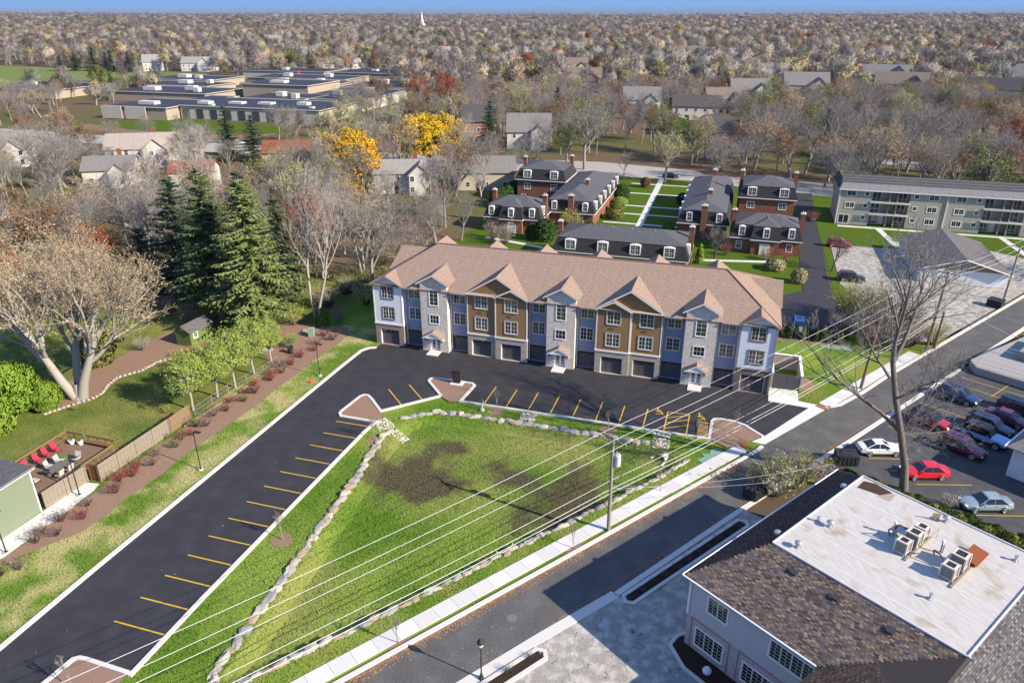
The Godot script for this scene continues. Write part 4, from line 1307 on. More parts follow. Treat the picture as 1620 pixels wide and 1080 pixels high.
# ---------------------------------------------------------------- the office in the near corner
func office():
	# u runs along the street away from the eye, v away from the street
	var turn := atan2(0.8241, 0.5665)
	var o := thing("office_building", "two-storey office with white brick base, mansard of mixed brown shingles and flat white roof", "office building", Vector3(-0.4, 0, -43.8), turn - PI / 2 + PI)
	# local axes: x to the far side of the street face (v), z towards the front (-u)
	o.transform = Transform3D(Basis(Vector3(0.8269, 0, 0.5623), Vector3.UP, Vector3(-0.5623, 0, 0.8269)), Vector3(-0.4, 0, -43.8))
	marks.append(["the brick office", 9.0, -50.0])
	var siding := mt("office_siding", Color(0.60, 0.59, 0.57), 0.75, "fine", 1.0)
	var brick := mt("office_brick", Color(0.74, 0.60, 0.57), 0.9, "brick", 2.0, 0.5)
	var trim := mt("white_trim", Color(0.78, 0.78, 0.78), 0.6)
	var shingle := mt("shingle_tab", Color(1, 1, 1), 0.92, "grain", 0.6, 0.5, 0.0, 0.15)
	var under := mt("felt", Color(0.06, 0.05, 0.045), 0.95)
	var b := MB.new()
	b.span(0.5, 23, 0, 3.0, -21.0, -0.5)
	b.span(11.1, 23, 0, 3.0, -0.5, 9)
	part(o, "brick_wall", b, brick)
	b = MB.new()
	b.span(0.52, 22.9, 3.0, 6.5, -20.98, -0.52)
	b.span(11.12, 22.9, 3.0, 6.5, -0.52, 8.9)
	lap(b, 3.02, 6.45, -0.52, func(_y): return Vector2(0.52, 11.1), 0.2, 0.02)
	part(o, "siding_wall", b, siding)
	b = MB.new()
	b.span(0.42, 0.6, 3.0, 6.4, -0.56, -0.4)
	b.span(0.44, 11.1, 6.28, 6.45, -0.5, -0.38)
	part(o, "corner_trim", b, trim)
	var pane := glass_mat("office_glass", Color(0.012, 0.013, 0.016))
	var cream := mt("muntin_cream", Color(0.62, 0.57, 0.45), 0.6)
	for w in [[2.95, 4.35, 1.65, 1.4, 2], [8.8, 4.3, 3.2, 1.45, 4], [2.6, 0.65, 2.4, 1.6, 3], [6.7, 0.65, 2.4, 1.6, 3]]:
		window(o, Vector3(w[0], w[1], -0.5), w[2], w[3], w[4], 2, 5, 0, trim, cream, pane, "window", 0.09)
	b = MB.new()
	for w in [2.6, 6.7]:
		b.span(w - 1.7, w + 1.7, 2.85, 2.93, -0.5, -0.44)
		for s in [-1.7, 1.62]:
			b.span(w + s, w + s + 0.08, 0.0, 2.85, -0.5, -0.44)
	part(o, "brick_band", b, mt("brick_rose_dark", Color(0.34, 0.25, 0.25), 0.9))
	b = MB.new()
	b.lathe(Vector3(3.4, 0.1, 0.5), [[0.05, -0.1], [0.3, 0.0], [0.34, 0.2], [0.2, 0.42], [0.0, 0.46]], 12)
	part(o, "ground_vent", b, trim)
	# flat roof
	b = MB.new()
	var flat := [Vector3(3.35, 8.62, -5.75), Vector3(16.7, 8.62, -5.75), Vector3(16.7, 8.62, -19.0), Vector3(3.2, 8.62, -19.0)]
	b.prism(pv([3.35, -5.75, 16.7, -5.75, 16.7, -19.0, 3.2, -19.0]), 8.3, 8.62)
	var fr := part(o, "flat_roof", b, mt("membrane", Color(0.71, 0.685, 0.65), 0.8, "membrane", 13.0, 0.15))
	b = MB.new()
	for k in 4:
		var p: Vector3 = flat[k]
		var q: Vector3 = flat[(k + 1) % 4]
		b.tube([p + Vector3(0, 0.02, 0), q + Vector3(0, 0.02, 0)], [0.09, 0.09], 5)
	part(fr, "roof_edge", b, mt("edge_metal", Color(0.58, 0.56, 0.58), 0.5))
	b = MB.new()
	b.prism(pv([3.7, -17.1, 5.4, -17.5, 5.9, -18.6, 4.4, -18.8, 3.6, -18.4]), 8.623, 8.628)
	part(fr, "roof_patch", b, mt("patch_dark", Color(0.11, 0.08, 0.06), 0.9, "mulch", 2.0, 0.6))
	b = MB.new()
	b.prism(pv([5.3, -17.2, 6.3, -17.3, 6.2, -18.5, 5.6, -18.4]), 8.623, 8.627)
	part(fr, "roof_patch", b, mt("patch_tan", Color(0.55, 0.46, 0.36), 0.9, "grain", 1.0))
	b = MB.new()
	for k in 5:
		var zz := -5.8 - (k + 0.5) * 2.2
		b.span(3.4, 16.6, 8.62, 8.632, zz, zz + 0.05)
	part(fr, "membrane_seam", b, mt("seam", Color(0.74, 0.71, 0.68), 0.8))
	# sloping roofs: a felt body, then every shingle tab of the front slope as geometry
	var slopes := [
		[Vector3(0, 6.5, 0), Vector3(10.6, 6.5, 0), Vector3(16.7, 8.6, -5.8), Vector3(3.35, 8.6, -5.8), 0],
		[Vector3(0, 6.5, -21.5), Vector3(0, 6.5, 0), Vector3(3.35, 8.6, -5.75), Vector3(3.2, 8.6, -19.0), 1],
		[Vector3(25, 4.6, -5.8), Vector3(25, 4.6, -19.0), Vector3(16.7, 8.6, -19.0), Vector3(16.7, 8.6, -5.8), 2],
		[Vector3(23.0, 6.5, -21.5), Vector3(0, 6.5, -21.5), Vector3(3.2, 8.6, -19.0), Vector3(16.7, 8.6, -19.0), 3],
		[Vector3(10.6, 6.5, 0), Vector3(10.6, 6.5, 9), Vector3(17.0, 8.6, 9), Vector3(16.7, 8.6, -5.8), 1],
		[Vector3(25, 4.6, 9), Vector3(25, 4.6, -5.8), Vector3(16.7, 8.6, -5.8), Vector3(17.0, 8.6, 9), 2]]
	b = MB.new()
	for s in slopes:
		slab_roof(b, [s[0], s[1], s[2], s[3]], 0.2)
	var rf_ := part(o, "roof", b, under)
	var pal := [[Color(0.21, 0.155, 0.125), Color(0.37, 0.28, 0.20), Color(0.26, 0.20, 0.165), Color(0.14, 0.118, 0.115), Color(0.24, 0.215, 0.215)], [Color(0.15, 0.105, 0.09), Color(0.19, 0.13, 0.105), Color(0.115, 0.09, 0.085)], [Color(0.21, 0.20, 0.20), Color(0.27, 0.255, 0.25), Color(0.15, 0.145, 0.15)], [Color(0.17, 0.125, 0.10)]]
	var tab := MB.new()
	tab.box(Vector3(0, 0.012, 0), Vector3(0.262, 0.024, 0.118))
	var tm := tab.mesh()
	rng.seed = 5150
	var names := ["street_slope_shingles", "front_slope_shingles", "side_slope_shingles", "rear_slope_shingles", "wing_street_shingles", "wing_side_shingles"]
	var order := [1, 0, 2, 3, 4, 5]
	for si in slopes.size():
		var s: Array = slopes[si]
		if si == 3:
			continue
		var at := []
		var tn := []
		var ex: Vector3 = (s[1] - s[0]).normalized()
		var nrm: Vector3 = (s[1] - s[0]).cross(s[2] - s[0]).normalized()
		var up := nrm.cross(ex)
		var H: float = (s[3] - s[0]).dot(up)
		var L: float = (s[1] - s[0]).length()
		var v := 0.0
		var row := 0
		while v < H - 0.03:
			var f := v / H
			var u0: float = (s[3] - s[0]).dot(ex) * f
			var u1: float = L + ((s[2] - s[0]).dot(ex) - L) * f
			var u := u0 + (0.15 if row % 2 else 0.0)
			while u < u1 - 0.1:
				var c: Color = pal[s[4]][rng.randi() % pal[s[4]].size()] * (rf(0.75, 1.1) if (row + int(u * 3.3)) % 2 else rf(1.1, 1.55))
				var bs := Basis(ex, nrm, -up) * Basis(Vector3.RIGHT, 0.07)
				at.append(Transform3D(bs, s[0] + ex * (u + 0.14) + up * (v + 0.08) + nrm * (0.012 + rf(0, 0.008))))
				tn.append(c)
				u += 0.285
			v += 0.145
			row += 1
		var mm := many(names[order[si]], tm, shingle, at, tn)
		rf_.add_child(mm, true)
	b = MB.new()
	b.tube([Vector3(0, 6.54, 0.02), Vector3(10.6, 6.54, 0.02)], [0.08, 0.08], 5)
	b.tube([Vector3(-0.02, 6.54, 0), Vector3(-0.02, 6.54, -21.5)], [0.08, 0.08], 5)
	part(o, "gutter", b, trim)
	# roof vents on the slopes (part of the roof), plant and pipes standing on the flat roof
	var dk := mt("vent_dark", Color(0.06, 0.05, 0.05), 0.6)
	for k in 3:
		b = MB.new()
		var p := Vector3([5.9, 9.0, 12.7][k], 8.24, -4.55)
		b.box(p, Vector3(0.42, 0.14, 0.34), Basis(Vector3.RIGHT, 0.35))
		b.box(p + Vector3(0, 0.1, 0), Vector3(0.5, 0.05, 0.42), Basis(Vector3.RIGHT, 0.35))
		part(o, "slope_vent", b, dk)
	for p in [Vector3(2.75, 8.25, -7.4), Vector3(2.8, 8.3, -16.8)]:
		b = MB.new()
		b.lathe(p, [[0.24, -0.1], [0.24, 0.08], [0.3, 0.1], [0.22, 0.22], [0.0, 0.28]], 14)
		part(o, "slope_vent", b, mt("vent_metal", Color(0.5, 0.5, 0.52), 0.35, "", 1, 0, 0.6))
	for p in [Vector3(19.2, 7.55, -9.0), Vector3(19.5, 7.4, -6.5), Vector3(19.8, 7.25, -4.0), Vector3(20.0, 7.2, -1.5), Vector3(20.2, 7.1, 0.8)]:
		b = MB.new()
		b.box(p, Vector3(0.4, 0.16, 0.3), Basis(Vector3.FORWARD, 0.45))
		part(o, "slope_vent", b, mt("vent_grey", Color(0.32, 0.32, 0.33), 0.6))
	var T := o.transform
	var metal := mt("vent_metal", Color(0.5, 0.5, 0.52), 0.35, "", 1, 0, 0.6)
	# world places read off the flat roof
	var k := 0
	for q in [[4.1, 8.62, -10.6, "pipe_vent", "thin pale pipe vent paired with a mushroom vent near the roof edge"], [5.0, 8.62, -10.7, "mushroom_vent", "mushroom vent beside the thin pipe near the roof edge"], [4.8, 8.62, -6.7, "mushroom_vent", "mushroom vent at the street corner of the flat roof"], [10.2, 8.62, -18.1, "mushroom_vent", "mushroom vent behind the condensers on the flat roof"], [13.1, 8.62, -8.9, "pipe_vent", "short pipe standing alone towards the front of the flat roof"], [15.2, 8.62, -17.4, "pipe_vent", "small pipe by the far edge of the flat roof"]]:
		var v := thing(q[3], q[4], "roof vent", T * Vector3(q[0], q[1], q[2]))
		b = MB.new()
		b.cyl(Vector3.ZERO, 0.22, 0.2, 0.06, 12)
		b.cyl(Vector3.ZERO, 0.1, 0.1, 0.42, 12)
		part(v, "pipe", b, metal)
		b = MB.new()
		if q[3] == "mushroom_vent":
			b.lathe(Vector3(0, 0.36, 0), [[0.12, 0.0], [0.3, 0.02], [0.27, 0.14], [0.12, 0.24], [0, 0.26]], 14)
		else:
			b.cyl(Vector3(0, 0.4, 0), 0.13, 0.13, 0.08, 12)
		part(v, "cap", b, metal)
	var grille := mt("condenser_grey", Color(0.30, 0.27, 0.24), 0.6)
	var cream2 := mt("condenser_cream", Color(0.60, 0.56, 0.50), 0.6)
	for q in [[9.7, -12.1, 0.8, 1.0, "cream condenser nearest the eye in the row of three on the roof"], [9.8, -13.5, 0.9, 1.1, "middle condenser in the row of three on the roof"], [9.7, -15.0, 0.8, 0.8, "white box condenser at the far end of the row of three"], [12.9, -12.0, 0.85, 1.0, "cream condenser before its taller twin by the rust sheet"], [12.9, -13.6, 0.95, 1.1, "tall condenser beside the rust coloured sheet"]]:
		var s: float = q[2]
		var h: float = q[3]
		var v := thing("condenser", q[4], "air conditioner", T * Vector3(q[0], 8.7, q[1]), T.basis.get_euler().y, "condensers on the office roof")
		b = MB.new()
		for c in [[-1, -1], [1, -1], [1, 1], [-1, 1]]:
			b.span(c[0] * s / 2 - 0.05, c[0] * s / 2 + 0.05, 0, h, c[1] * s / 2 - 0.05, c[1] * s / 2 + 0.05)
		b.span(-s / 2, s / 2, h - 0.1, h, -s / 2, -s / 2 + 0.14); b.span(-s / 2, s / 2, h - 0.1, h, s / 2 - 0.14, s / 2)
		b.span(-s / 2, -s / 2 + 0.14, h - 0.1, h, -s / 2 + 0.14, s / 2 - 0.14); b.span(s / 2 - 0.14, s / 2, h - 0.1, h, -s / 2 + 0.14, s / 2 - 0.14)
		b.span(-s / 2, s / 2, 0, 0.1, -s / 2, s / 2)
		part(v, "cabinet", b, cream2)
		b = MB.new()
		for j in 14:
			var y := 0.12 + j * (h - 0.24) / 14.0
			b.span(-s / 2 + 0.02, s / 2 - 0.02, y, y + 0.035, -s / 2 + 0.02, s / 2 - 0.02)
		part(v, "louvre", b, grille)
		b = MB.new()
		b.span(-s / 2 + 0.14, s / 2 - 0.14, h - 0.16, h - 0.13, -s / 2 + 0.14, s / 2 - 0.14)
		part(v, "fan_well", b, dk)
		b = MB.new()
		for j in 4:
			var a := j * PI / 2 + 0.4
			b.box(Vector3(cos(a) * s * 0.2, h - 0.09, sin(a) * s * 0.2), Vector3(s * 0.36, 0.015, 0.15), Basis(Vector3.UP, -a))
		b.cyl(Vector3(0, h - 0.11, 0), 0.08, 0.08, 0.07, 10)
		for j in 4:
			var rr := s * (0.12 + j * 0.08)
			for i in 16:
				var a := TAU * i / 16
				var c := TAU * (i + 1) / 16
				b.tube([Vector3(cos(a) * rr, h - 0.02, sin(a) * rr), Vector3(cos(c) * rr, h - 0.02, sin(c) * rr)], [0.008, 0.008], 3)
		part(v, "fan", b, dk)
	var cn := 0
	for q in [[[8.3, -13.2], [9.4, -12.3], "black hose looping from the roof outlet to the near condenser"], [[11.3, -13.6], [12.6, -12.2], "black hose looping from the mast to the twin condensers"], [[8.5, -13.8], [9.5, -13.6], "black hose running to the middle condenser"]]:
		b = MB.new()
		var a := Vector3(q[0][0], 8.7, q[0][1])
		var c := Vector3(q[1][0], 8.9, q[1][1])
		var pts := []
		for i in 11:
			var f := i / 10.0
			pts.append(a.lerp(c, f) + Vector3(sin(f * PI) * -0.35, sin(f * PI) * 0.85, sin(f * PI * 1.5) * 0.3))
		var pr := PackedFloat32Array()
		b.x = T
		b.tube(pts, [0.05, 0.05, 0.05, 0.05, 0.05, 0.05, 0.05, 0.05, 0.05, 0.05, 0.05], 6)
		tag(part(self, "hose", b, dk), q[2], "hose")
	for q in [[8.4, -13.5, 1.0, "grey service mast among the three condensers"], [11.5, -14.1, 1.0, "grey service mast beside the twin condensers"]]:
		var v := thing("service_mast", q[3], "pipe", T * Vector3(q[0], 8.62, q[1]))
		b = MB.new()
		b.cyl(Vector3.ZERO, 0.14, 0.12, 0.15, 10)
		b.cyl(Vector3.ZERO, 0.06, 0.06, q[2], 8)
		b.cyl(Vector3(0.12, 0, 0.05), 0.04, 0.04, q[2] * 0.8, 8)
		part(v, "pipe", b, metal)
		b = MB.new()
		b.lathe(Vector3(0, q[2], 0), [[0.06, 0], [0.13, 0.05], [0.1, 0.16], [0, 0.2]], 10)
		part(v, "cap", b, trim)
	b = MB.new()
	b.x = T
	b.box(Vector3(13.3, 9.0, -15.3), Vector3(1.1, 0.05, 2.1), Basis(Vector3.UP, 0.0) * Basis(Vector3.FORWARD, 0.18))
	b.span(12.8, 12.9, 8.62, 9.0, -16.2, -14.4); b.span(13.6, 13.7, 8.62, 8.9, -16.2, -14.4)
	tag(part(self, "rusty_sheet", b, mt("rust_sheet", Color(0.36, 0.10, 0.04), 0.8, "grain", 1.5)), "rust red metal sheet propped behind the twin condensers", "metal sheet")
	b = MB.new()
	b.x = T
	for q in [[10.3, -12.3, 0.7, 4.0], [13.5, -11.6, 0.7, 3.2]]:
		b.box(Vector3(q[0], 8.68, q[1] - 1.0), Vector3(0.14, 0.12, q[3]))
	tag(part(self, "timber_sleeper", b, mt("sleeper", Color(0.55, 0.46, 0.36), 0.9, "wood", 1.0)), "bleached timber sleepers under the roof condensers", "timber")
	b = MB.new()
	b.x = T
	b.box(Vector3(9.6, 9.05, -17.7), Vector3(0.5, 0.6, 0.06), Basis(Vector3.UP, 0.7) * Basis(Vector3.RIGHT, 0.3))
	b.tube([Vector3(9.6, 8.62, -17.6), Vector3(9.6, 9.0, -17.6)], [0.04, 0.04], 5)
	b.tube([Vector3(10.3, 8.62, -14.6), Vector3(10.6, 9.5, -15.6), Vector3(10.6, 8.62, -15.6)], [0.03, 0.03, 0.03], 4)
	tag(part(self, "bent_flashing", b, mt("tan_metal", Color(0.45, 0.33, 0.2), 0.6)), "bent tan flashing and thin bracket near the rear roof vent", "flashing")

# ---------------------------------------------------------------- mansard townhouses
func arched(parent: Node, at: Vector3, w: float, h: float, sashes: int, turn := 0.0):   # a dormer window standing out of the slope, with an arched head
	var key := "arch %s %s %s" % [w, h, sashes]
	if not win_cache.has(key):
		var f := MB.new()
		f.span(-w / 2 - 0.14, -w / 2, -0.12, h, -1.1, 0.06)
		f.span(w / 2, w / 2 + 0.14, -0.12, h, -1.1, 0.06)
		f.span(-w / 2, w / 2, -0.12, 0, -1.1, 0.08)
		for k in 6:
			var x0 := -w / 2 - 0.14 + (w + 0.28) * k / 6.0
			var x1 := x0 + (w + 0.28) / 6.0
			var a := (x0 + x1) / (w + 0.28)
			f.span(x0, x1, h, h + 0.1 + 0.16 * (1 - a * a), -1.1, 0.06)
		var p := MB.new()
		p.span(-w / 2, w / 2, 0, h, -0.05, 0.0)
		var g := MB.new()
		for s in sashes:
			g.x = Transform3D(Basis.IDENTITY, Vector3(-w / 2 + w / sashes * (s + 0.5), 0, 0))
			var sw := w / sashes
			g.span(-sw / 2, -sw / 2 + 0.05, 0, h, 0.0, 0.03); g.span(sw / 2 - 0.05, sw / 2, 0, h, 0.0, 0.03)
			g.span(-sw / 2 + 0.05, sw / 2 - 0.05, h / 2 - 0.04, h / 2 + 0.04, 0, 0.03)
			bars(g, sw, h, 2, 4, 0.03, 0.0, 0.02)
		win_cache[key] = [f.mesh(), p.mesh(), g.mesh()]
	var c: Array = win_cache[key]
	var white := mt("white_trim", Color(0.78, 0.78, 0.78), 0.6)
	var o := put(parent, "dormer_window", c[0], white)
	o.position = at
	o.rotation.y = turn
	put(o, "pane", c[1], glass_mat("window_glass", Color(0.018, 0.02, 0.022)))
	put(o, "glazing_bars", c[2], white)

func chimney(parent: Node, at: Vector3, h: float, w := 0.9, d := 0.7):
	var b := MB.new()
	b.span(-w / 2, w / 2, 0, h, -d / 2, d / 2)
	b.span(-w / 2 - 0.06, w / 2 + 0.06, h - 0.35, h - 0.12, -d / 2 - 0.06, d / 2 + 0.06)
	var o := part(parent, "chimney", b, mt("brick_red", Color(0.33, 0.15, 0.10), 0.9, "brick", 2.0, 0.5))
	o.position = at
	b = MB.new()
	b.span(-w / 2 - 0.08, w / 2 + 0.08, h, h + 0.1, -d / 2 - 0.08, d / 2 + 0.08)
	b.cyl(Vector3(-0.18, h + 0.1, 0), 0.13, 0.11, 0.35, 8)
	b.cyl(Vector3(0.18, h + 0.1, 0), 0.13, 0.11, 0.35, 8)
	part(o, "chimney_cap", b, mt("cap_stone", Color(0.62, 0.57, 0.5), 0.8))

# w along x, d along z; the front faces +z. fw: front dormers [x, sashes]; sw: dormers on the court side [z, +1 or -1]
func mansard(called: String, label: String, x0: float, x1: float, z0: float, z1: float, ye: float, yt: float, ya: float, fw: Array, sw: Array, lowfw: Array, chim: Array, bays := []) -> Node3D:
	var w := x1 - x0
	var d := z1 - z0
	var o := thing(called, label, "townhouse", Vector3((x0 + x1) / 2, 0, (z0 + z1) / 2), 0, "brick townhouses round the court")
	var red := mt("brick_red", Color(0.33, 0.15, 0.10), 0.9, "brick", 2.0, 0.5)
	var slate := mt("slate_dark", Color(0.062, 0.062, 0.072), 0.9, "shingle", 4.0, 0.8, 0.0, 0.2)
	var top := mt("slate_grey", Color(0.155, 0.16, 0.18), 0.9, "shingle", 4.0, 0.7, 0.0, 0.2)
	var white := mt("white_trim", Color(0.78, 0.78, 0.78), 0.6)
	var X := w / 2
	var Z := d / 2
	var b := MB.new()
	b.span(-X + 0.5, X - 0.5, 0, ye + 0.1, -Z + 0.5, Z - 0.5)
	for y in bays:
		b.span(y[0], y[1], 0, ye + 0.1, Z - 0.5, Z + y[2] - 0.5)
	part(o, "brick_wall", b, red)
	b = MB.new()
	b.span(-X, X, ye, ye + 0.2, -Z, Z)
	for y in bays:
		b.span(y[0] - 0.3, y[1] + 0.3, ye, ye + 0.2, Z, Z + y[2])
	part(o, "eave", b, white)
	var s := 0.95                     # how far the steep slope leans in
	b = MB.new()
	var y0 := ye + 0.2
	var B := [Vector3(-X, y0, Z), Vector3(X, y0, Z), Vector3(X, y0, -Z), Vector3(-X, y0, -Z)]
	var T := [Vector3(-X + s, yt, Z - s), Vector3(X - s, yt, Z - s), Vector3(X - s, yt, -Z + s), Vector3(-X + s, yt, -Z + s)]
	for i in 4:
		b.quad(B[i], B[(i + 1) % 4], T[(i + 1) % 4], T[i])
	for y in bays:
		var p: float = y[2]
		b.quad(Vector3(y[0] - 0.3, y0, Z + p), Vector3(y[1] + 0.3, y0, Z + p), Vector3(y[1] - 0.2, yt, Z + p - s), Vector3(y[0] + 0.2, yt, Z + p - s))
		b.quad(Vector3(y[1] + 0.3, y0, Z + p), Vector3(y[1] + 0.3, y0, Z - s), Vector3(y[1] - 0.2, yt, Z - s - 0.3), Vector3(y[1] - 0.2, yt, Z + p - s))
		b.quad(Vector3(y[0] - 0.3, y0, Z - s), Vector3(y[0] - 0.3, y0, Z + p), Vector3(y[0] + 0.2, yt, Z + p - s), Vector3(y[0] + 0.2, yt, Z - s - 0.3))
	part(o, "mansard_slope", b, slate)
	b = MB.new()
	var e := 0.12
	var U := [T[0] + Vector3(-e, 0.02, e), T[1] + Vector3(e, 0.02, e), T[2] + Vector3(e, 0.02, -e), T[3] + Vector3(-e, 0.02, -e)]
	var inset := minf(X, Z) - s + e
	var R0: Vector3
	var R1: Vector3
	if X > Z:
		R0 = Vector3(-X + s - e + inset, ya, 0)
		R1 = Vector3(X - s + e - inset, ya, 0)
		slab_roof(b, [U[0], U[1], R1, R0]); slab_roof(b, [U[1], U[2], R1]); slab_roof(b, [U[2], U[3], R0, R1]); slab_roof(b, [U[3], U[0], R0])
	else:
		R0 = Vector3(0, ya, Z - s + e - inset)
		R1 = Vector3(0, ya, -Z + s - e + inset)
		slab_roof(b, [U[0], U[1], R0]); slab_roof(b, [U[1], U[2], R1, R0]); slab_roof(b, [U[2], U[3], R1]); slab_roof(b, [U[3], U[0], R0, R1])
	for y in bays:
		var xc: float = (y[0] + y[1]) / 2
		var zf: float = Z + y[2] - s + e
		var hh: float = yt + (ya - yt) * 0.8
		slab_roof(b, [Vector3(y[0] + 0.05, yt + 0.03, zf), Vector3(y[1] - 0.05, yt + 0.03, zf), Vector3(xc, hh, zf - (y[1] - y[0]) * 0.45)])
		slab_roof(b, [Vector3(y[1] - 0.05, yt + 0.03, zf), Vector3(y[1] - 0.05, yt + 0.05, zf - 3.0), Vector3(xc, hh, zf - 5.0), Vector3(xc, hh, zf - (y[1] - y[0]) * 0.45)])
		slab_roof(b, [Vector3(y[0] + 0.05, yt + 0.05, zf - 3.0), Vector3(y[0] + 0.05, yt + 0.03, zf), Vector3(xc, hh, zf - (y[1] - y[0]) * 0.45), Vector3(xc, hh, zf - 5.0)])
	var roof := part(o, "roof", b, top)
	for k in 4:
		b = MB.new()
		var p := R0.lerp(R1, (k + 0.5) / 4.0) + Vector3(rf(-0.8, 0.8), -0.25, rf(0.3, 0.9))
		b.box(p, Vector3(0.35, 0.3, 0.3))
		part(roof, "roof_vent", b, mt("vent_grey", Color(0.32, 0.32, 0.33), 0.6))
	for f in fw:
		var out: float = f[2] if f.size() > 2 else 0.0
		arched(o, Vector3(f[0], ye + 0.75, Z + out - 0.2), 0.95 if f[1] == 1 else 1.7, 1.55, f[1])
	for f in sw:
		arched(o, Vector3(f[1] * (X - 0.2), ye + 0.75, f[0]), 0.95, 1.55, 1, PI / 2 * f[1])
	for f in lowfw:
		window(o, Vector3(f[0], f[1], Z - 0.5 + (f[3] if f.size() > 3 else 0.0)), f[2], 1.4, 2 if f[2] > 1.2 else 1, 2, 4, 0, white, white, null, "window", 0.1)
	for c in chim:
		chimney(o, Vector3(c[0], 0, c[1]), c[2], c[3] if c.size() > 3 else 0.9, 0.8)
	return o

func townhouses():
	rng.seed = 404
	mansard("townhouse", "long rear townhouse with a row of paired dormers above the new brown roof", -31.9, -6.6, -141.2, -129.3, 2.9, 5.6, 7.1, [[-9.1, 2], [-3.05, 2], [2.95, 2], [9.05, 2]], [[2.5, 1]], [[-8, 0.9, 1.6], [0, 0.9, 1.6], [8, 0.9, 1.6]], [[12.3, -1.5, 7.6], [-12.0, 1.5, 7.6]])
	mansard("townhouse", "twin-bay mansard townhouse beyond the rounded hedge, nearest the back yards", -52.3, -39.2, -158.8, -149.2, 2.9, 5.6, 7.1, [[-4.7, 1], [0.0, 1, 1.0], [4.4, 1]], [[1.5, 1]], [[-5.2, 0.8, 0.9], [4.7, 0.8, 0.9]], [[6.3, 0.6, 7.6], [-6.2, -2.5, 7.4]], [[-2.4, 2.4, 1.0]])
	mansard("townhouse", "mansard townhouse wing with tall brick chimney west of the court walk", -41.0, -29.2, -191.5, -157.6, 2.9, 5.6, 7.1, [[-3.4, 1], [3.6, 1]], [[14, 1], [8.5, 1], [3.0, 1], [-3.0, 1], [-8.5, 1], [-14, 1]], [[2.6, 0.7, 1.1]], [[0.4, 16.6, 6.9, 1.2], [1.4, 4.0, 7.9]])
	mansard("townhouse", "taller brick townhouse block behind a shaded drive, west of the court", -53.2, -40.2, -189.0, -176.2, 5.6, 8.3, 9.8, [[-3.4, 2], [3.4, 2]], [], [[-3.4, 3.4, 1.5], [3.4, 3.4, 1.5], [-4.4, 0.6, 1.0]], [[5.6, -4.0, 10.3], [-5.9, -1.0, 10.0]])
	mansard("townhouse", "mansard townhouse wing with tall chimney east of the court walk", -11.4, -0.5, -193.6, -156.4, 2.9, 5.6, 7.1, [[-2.9, 1], [3.2, 1]], [[15, -1], [9, -1], [3.0, -1], [-3.0, -1], [-9, -1], [-15, -1]], [[-2.0, 0.7, 1.1]], [[0.1, 18.3, 7.0, 1.2], [0.5, 7.0, 7.9], [0.3, -15.0, 8.2]])
	mansard("townhouse", "taller brick townhouse block with paired dormers beside the black drive", 0.4, 13.2, -184.6, -172.4, 5.6, 8.3, 9.8, [[-3.4, 2], [3.4, 2]], [], [[-3.4, 3.4, 1.5], [3.4, 3.4, 1.5]], [[-5.9, -2.0, 10.2], [5.9, -2.5, 10.2]])
	mansard("townhouse", "twin-bay mansard townhouse with white double door beside the black drive", -0.3, 13.5, -158.4, -148.4, 2.9, 5.6, 7.1, [[-4.6, 1], [0.0, 1, 0.9], [4.7, 1]], [], [[-4.9, 0.8, 1.0], [4.6, 0.8, 1.0]], [[6.6, 0.6, 7.6], [-6.4, 0.8, 7.6]], [[-2.6, 2.6, 0.9]])
	var door_m := mt("white_trim", Color(0.78, 0.78, 0.78), 0.6)
	for q in [[-45.75, -148.72], [6.6, -147.98]]:
		for th in get_children():
			if th.name.begins_with("townhouse") and absf(th.position.x - q[0]) < 0.8 and absf(th.position.z - q[1]) < 8:
				var b := MB.new()
				var z: float = q[1] - th.position.z + 0.05
				b.span(-1.0, 1.0, 0, 2.3, z - 0.05, z + 0.06)
				b.span(-0.95, -0.04, 0.1, 2.2, z + 0.06, z + 0.09); b.span(0.04, 0.95, 0.1, 2.2, z + 0.06, z + 0.09)
				part(th, "double_door", b, door_m)
	for m in [["the long rear townhouse", -19.0, -135.0], ["the townhouse nearest the yards", -46.0, -154.0], ["the west court wing", -35.0, -174.0], ["the taller west townhouse", -47.0, -183.0], ["the east court wing", -6.0, -175.0], ["the taller east townhouse", 7.0, -178.0], ["the townhouse with white double door", 6.5, -153.0]]:
		marks.append(m)

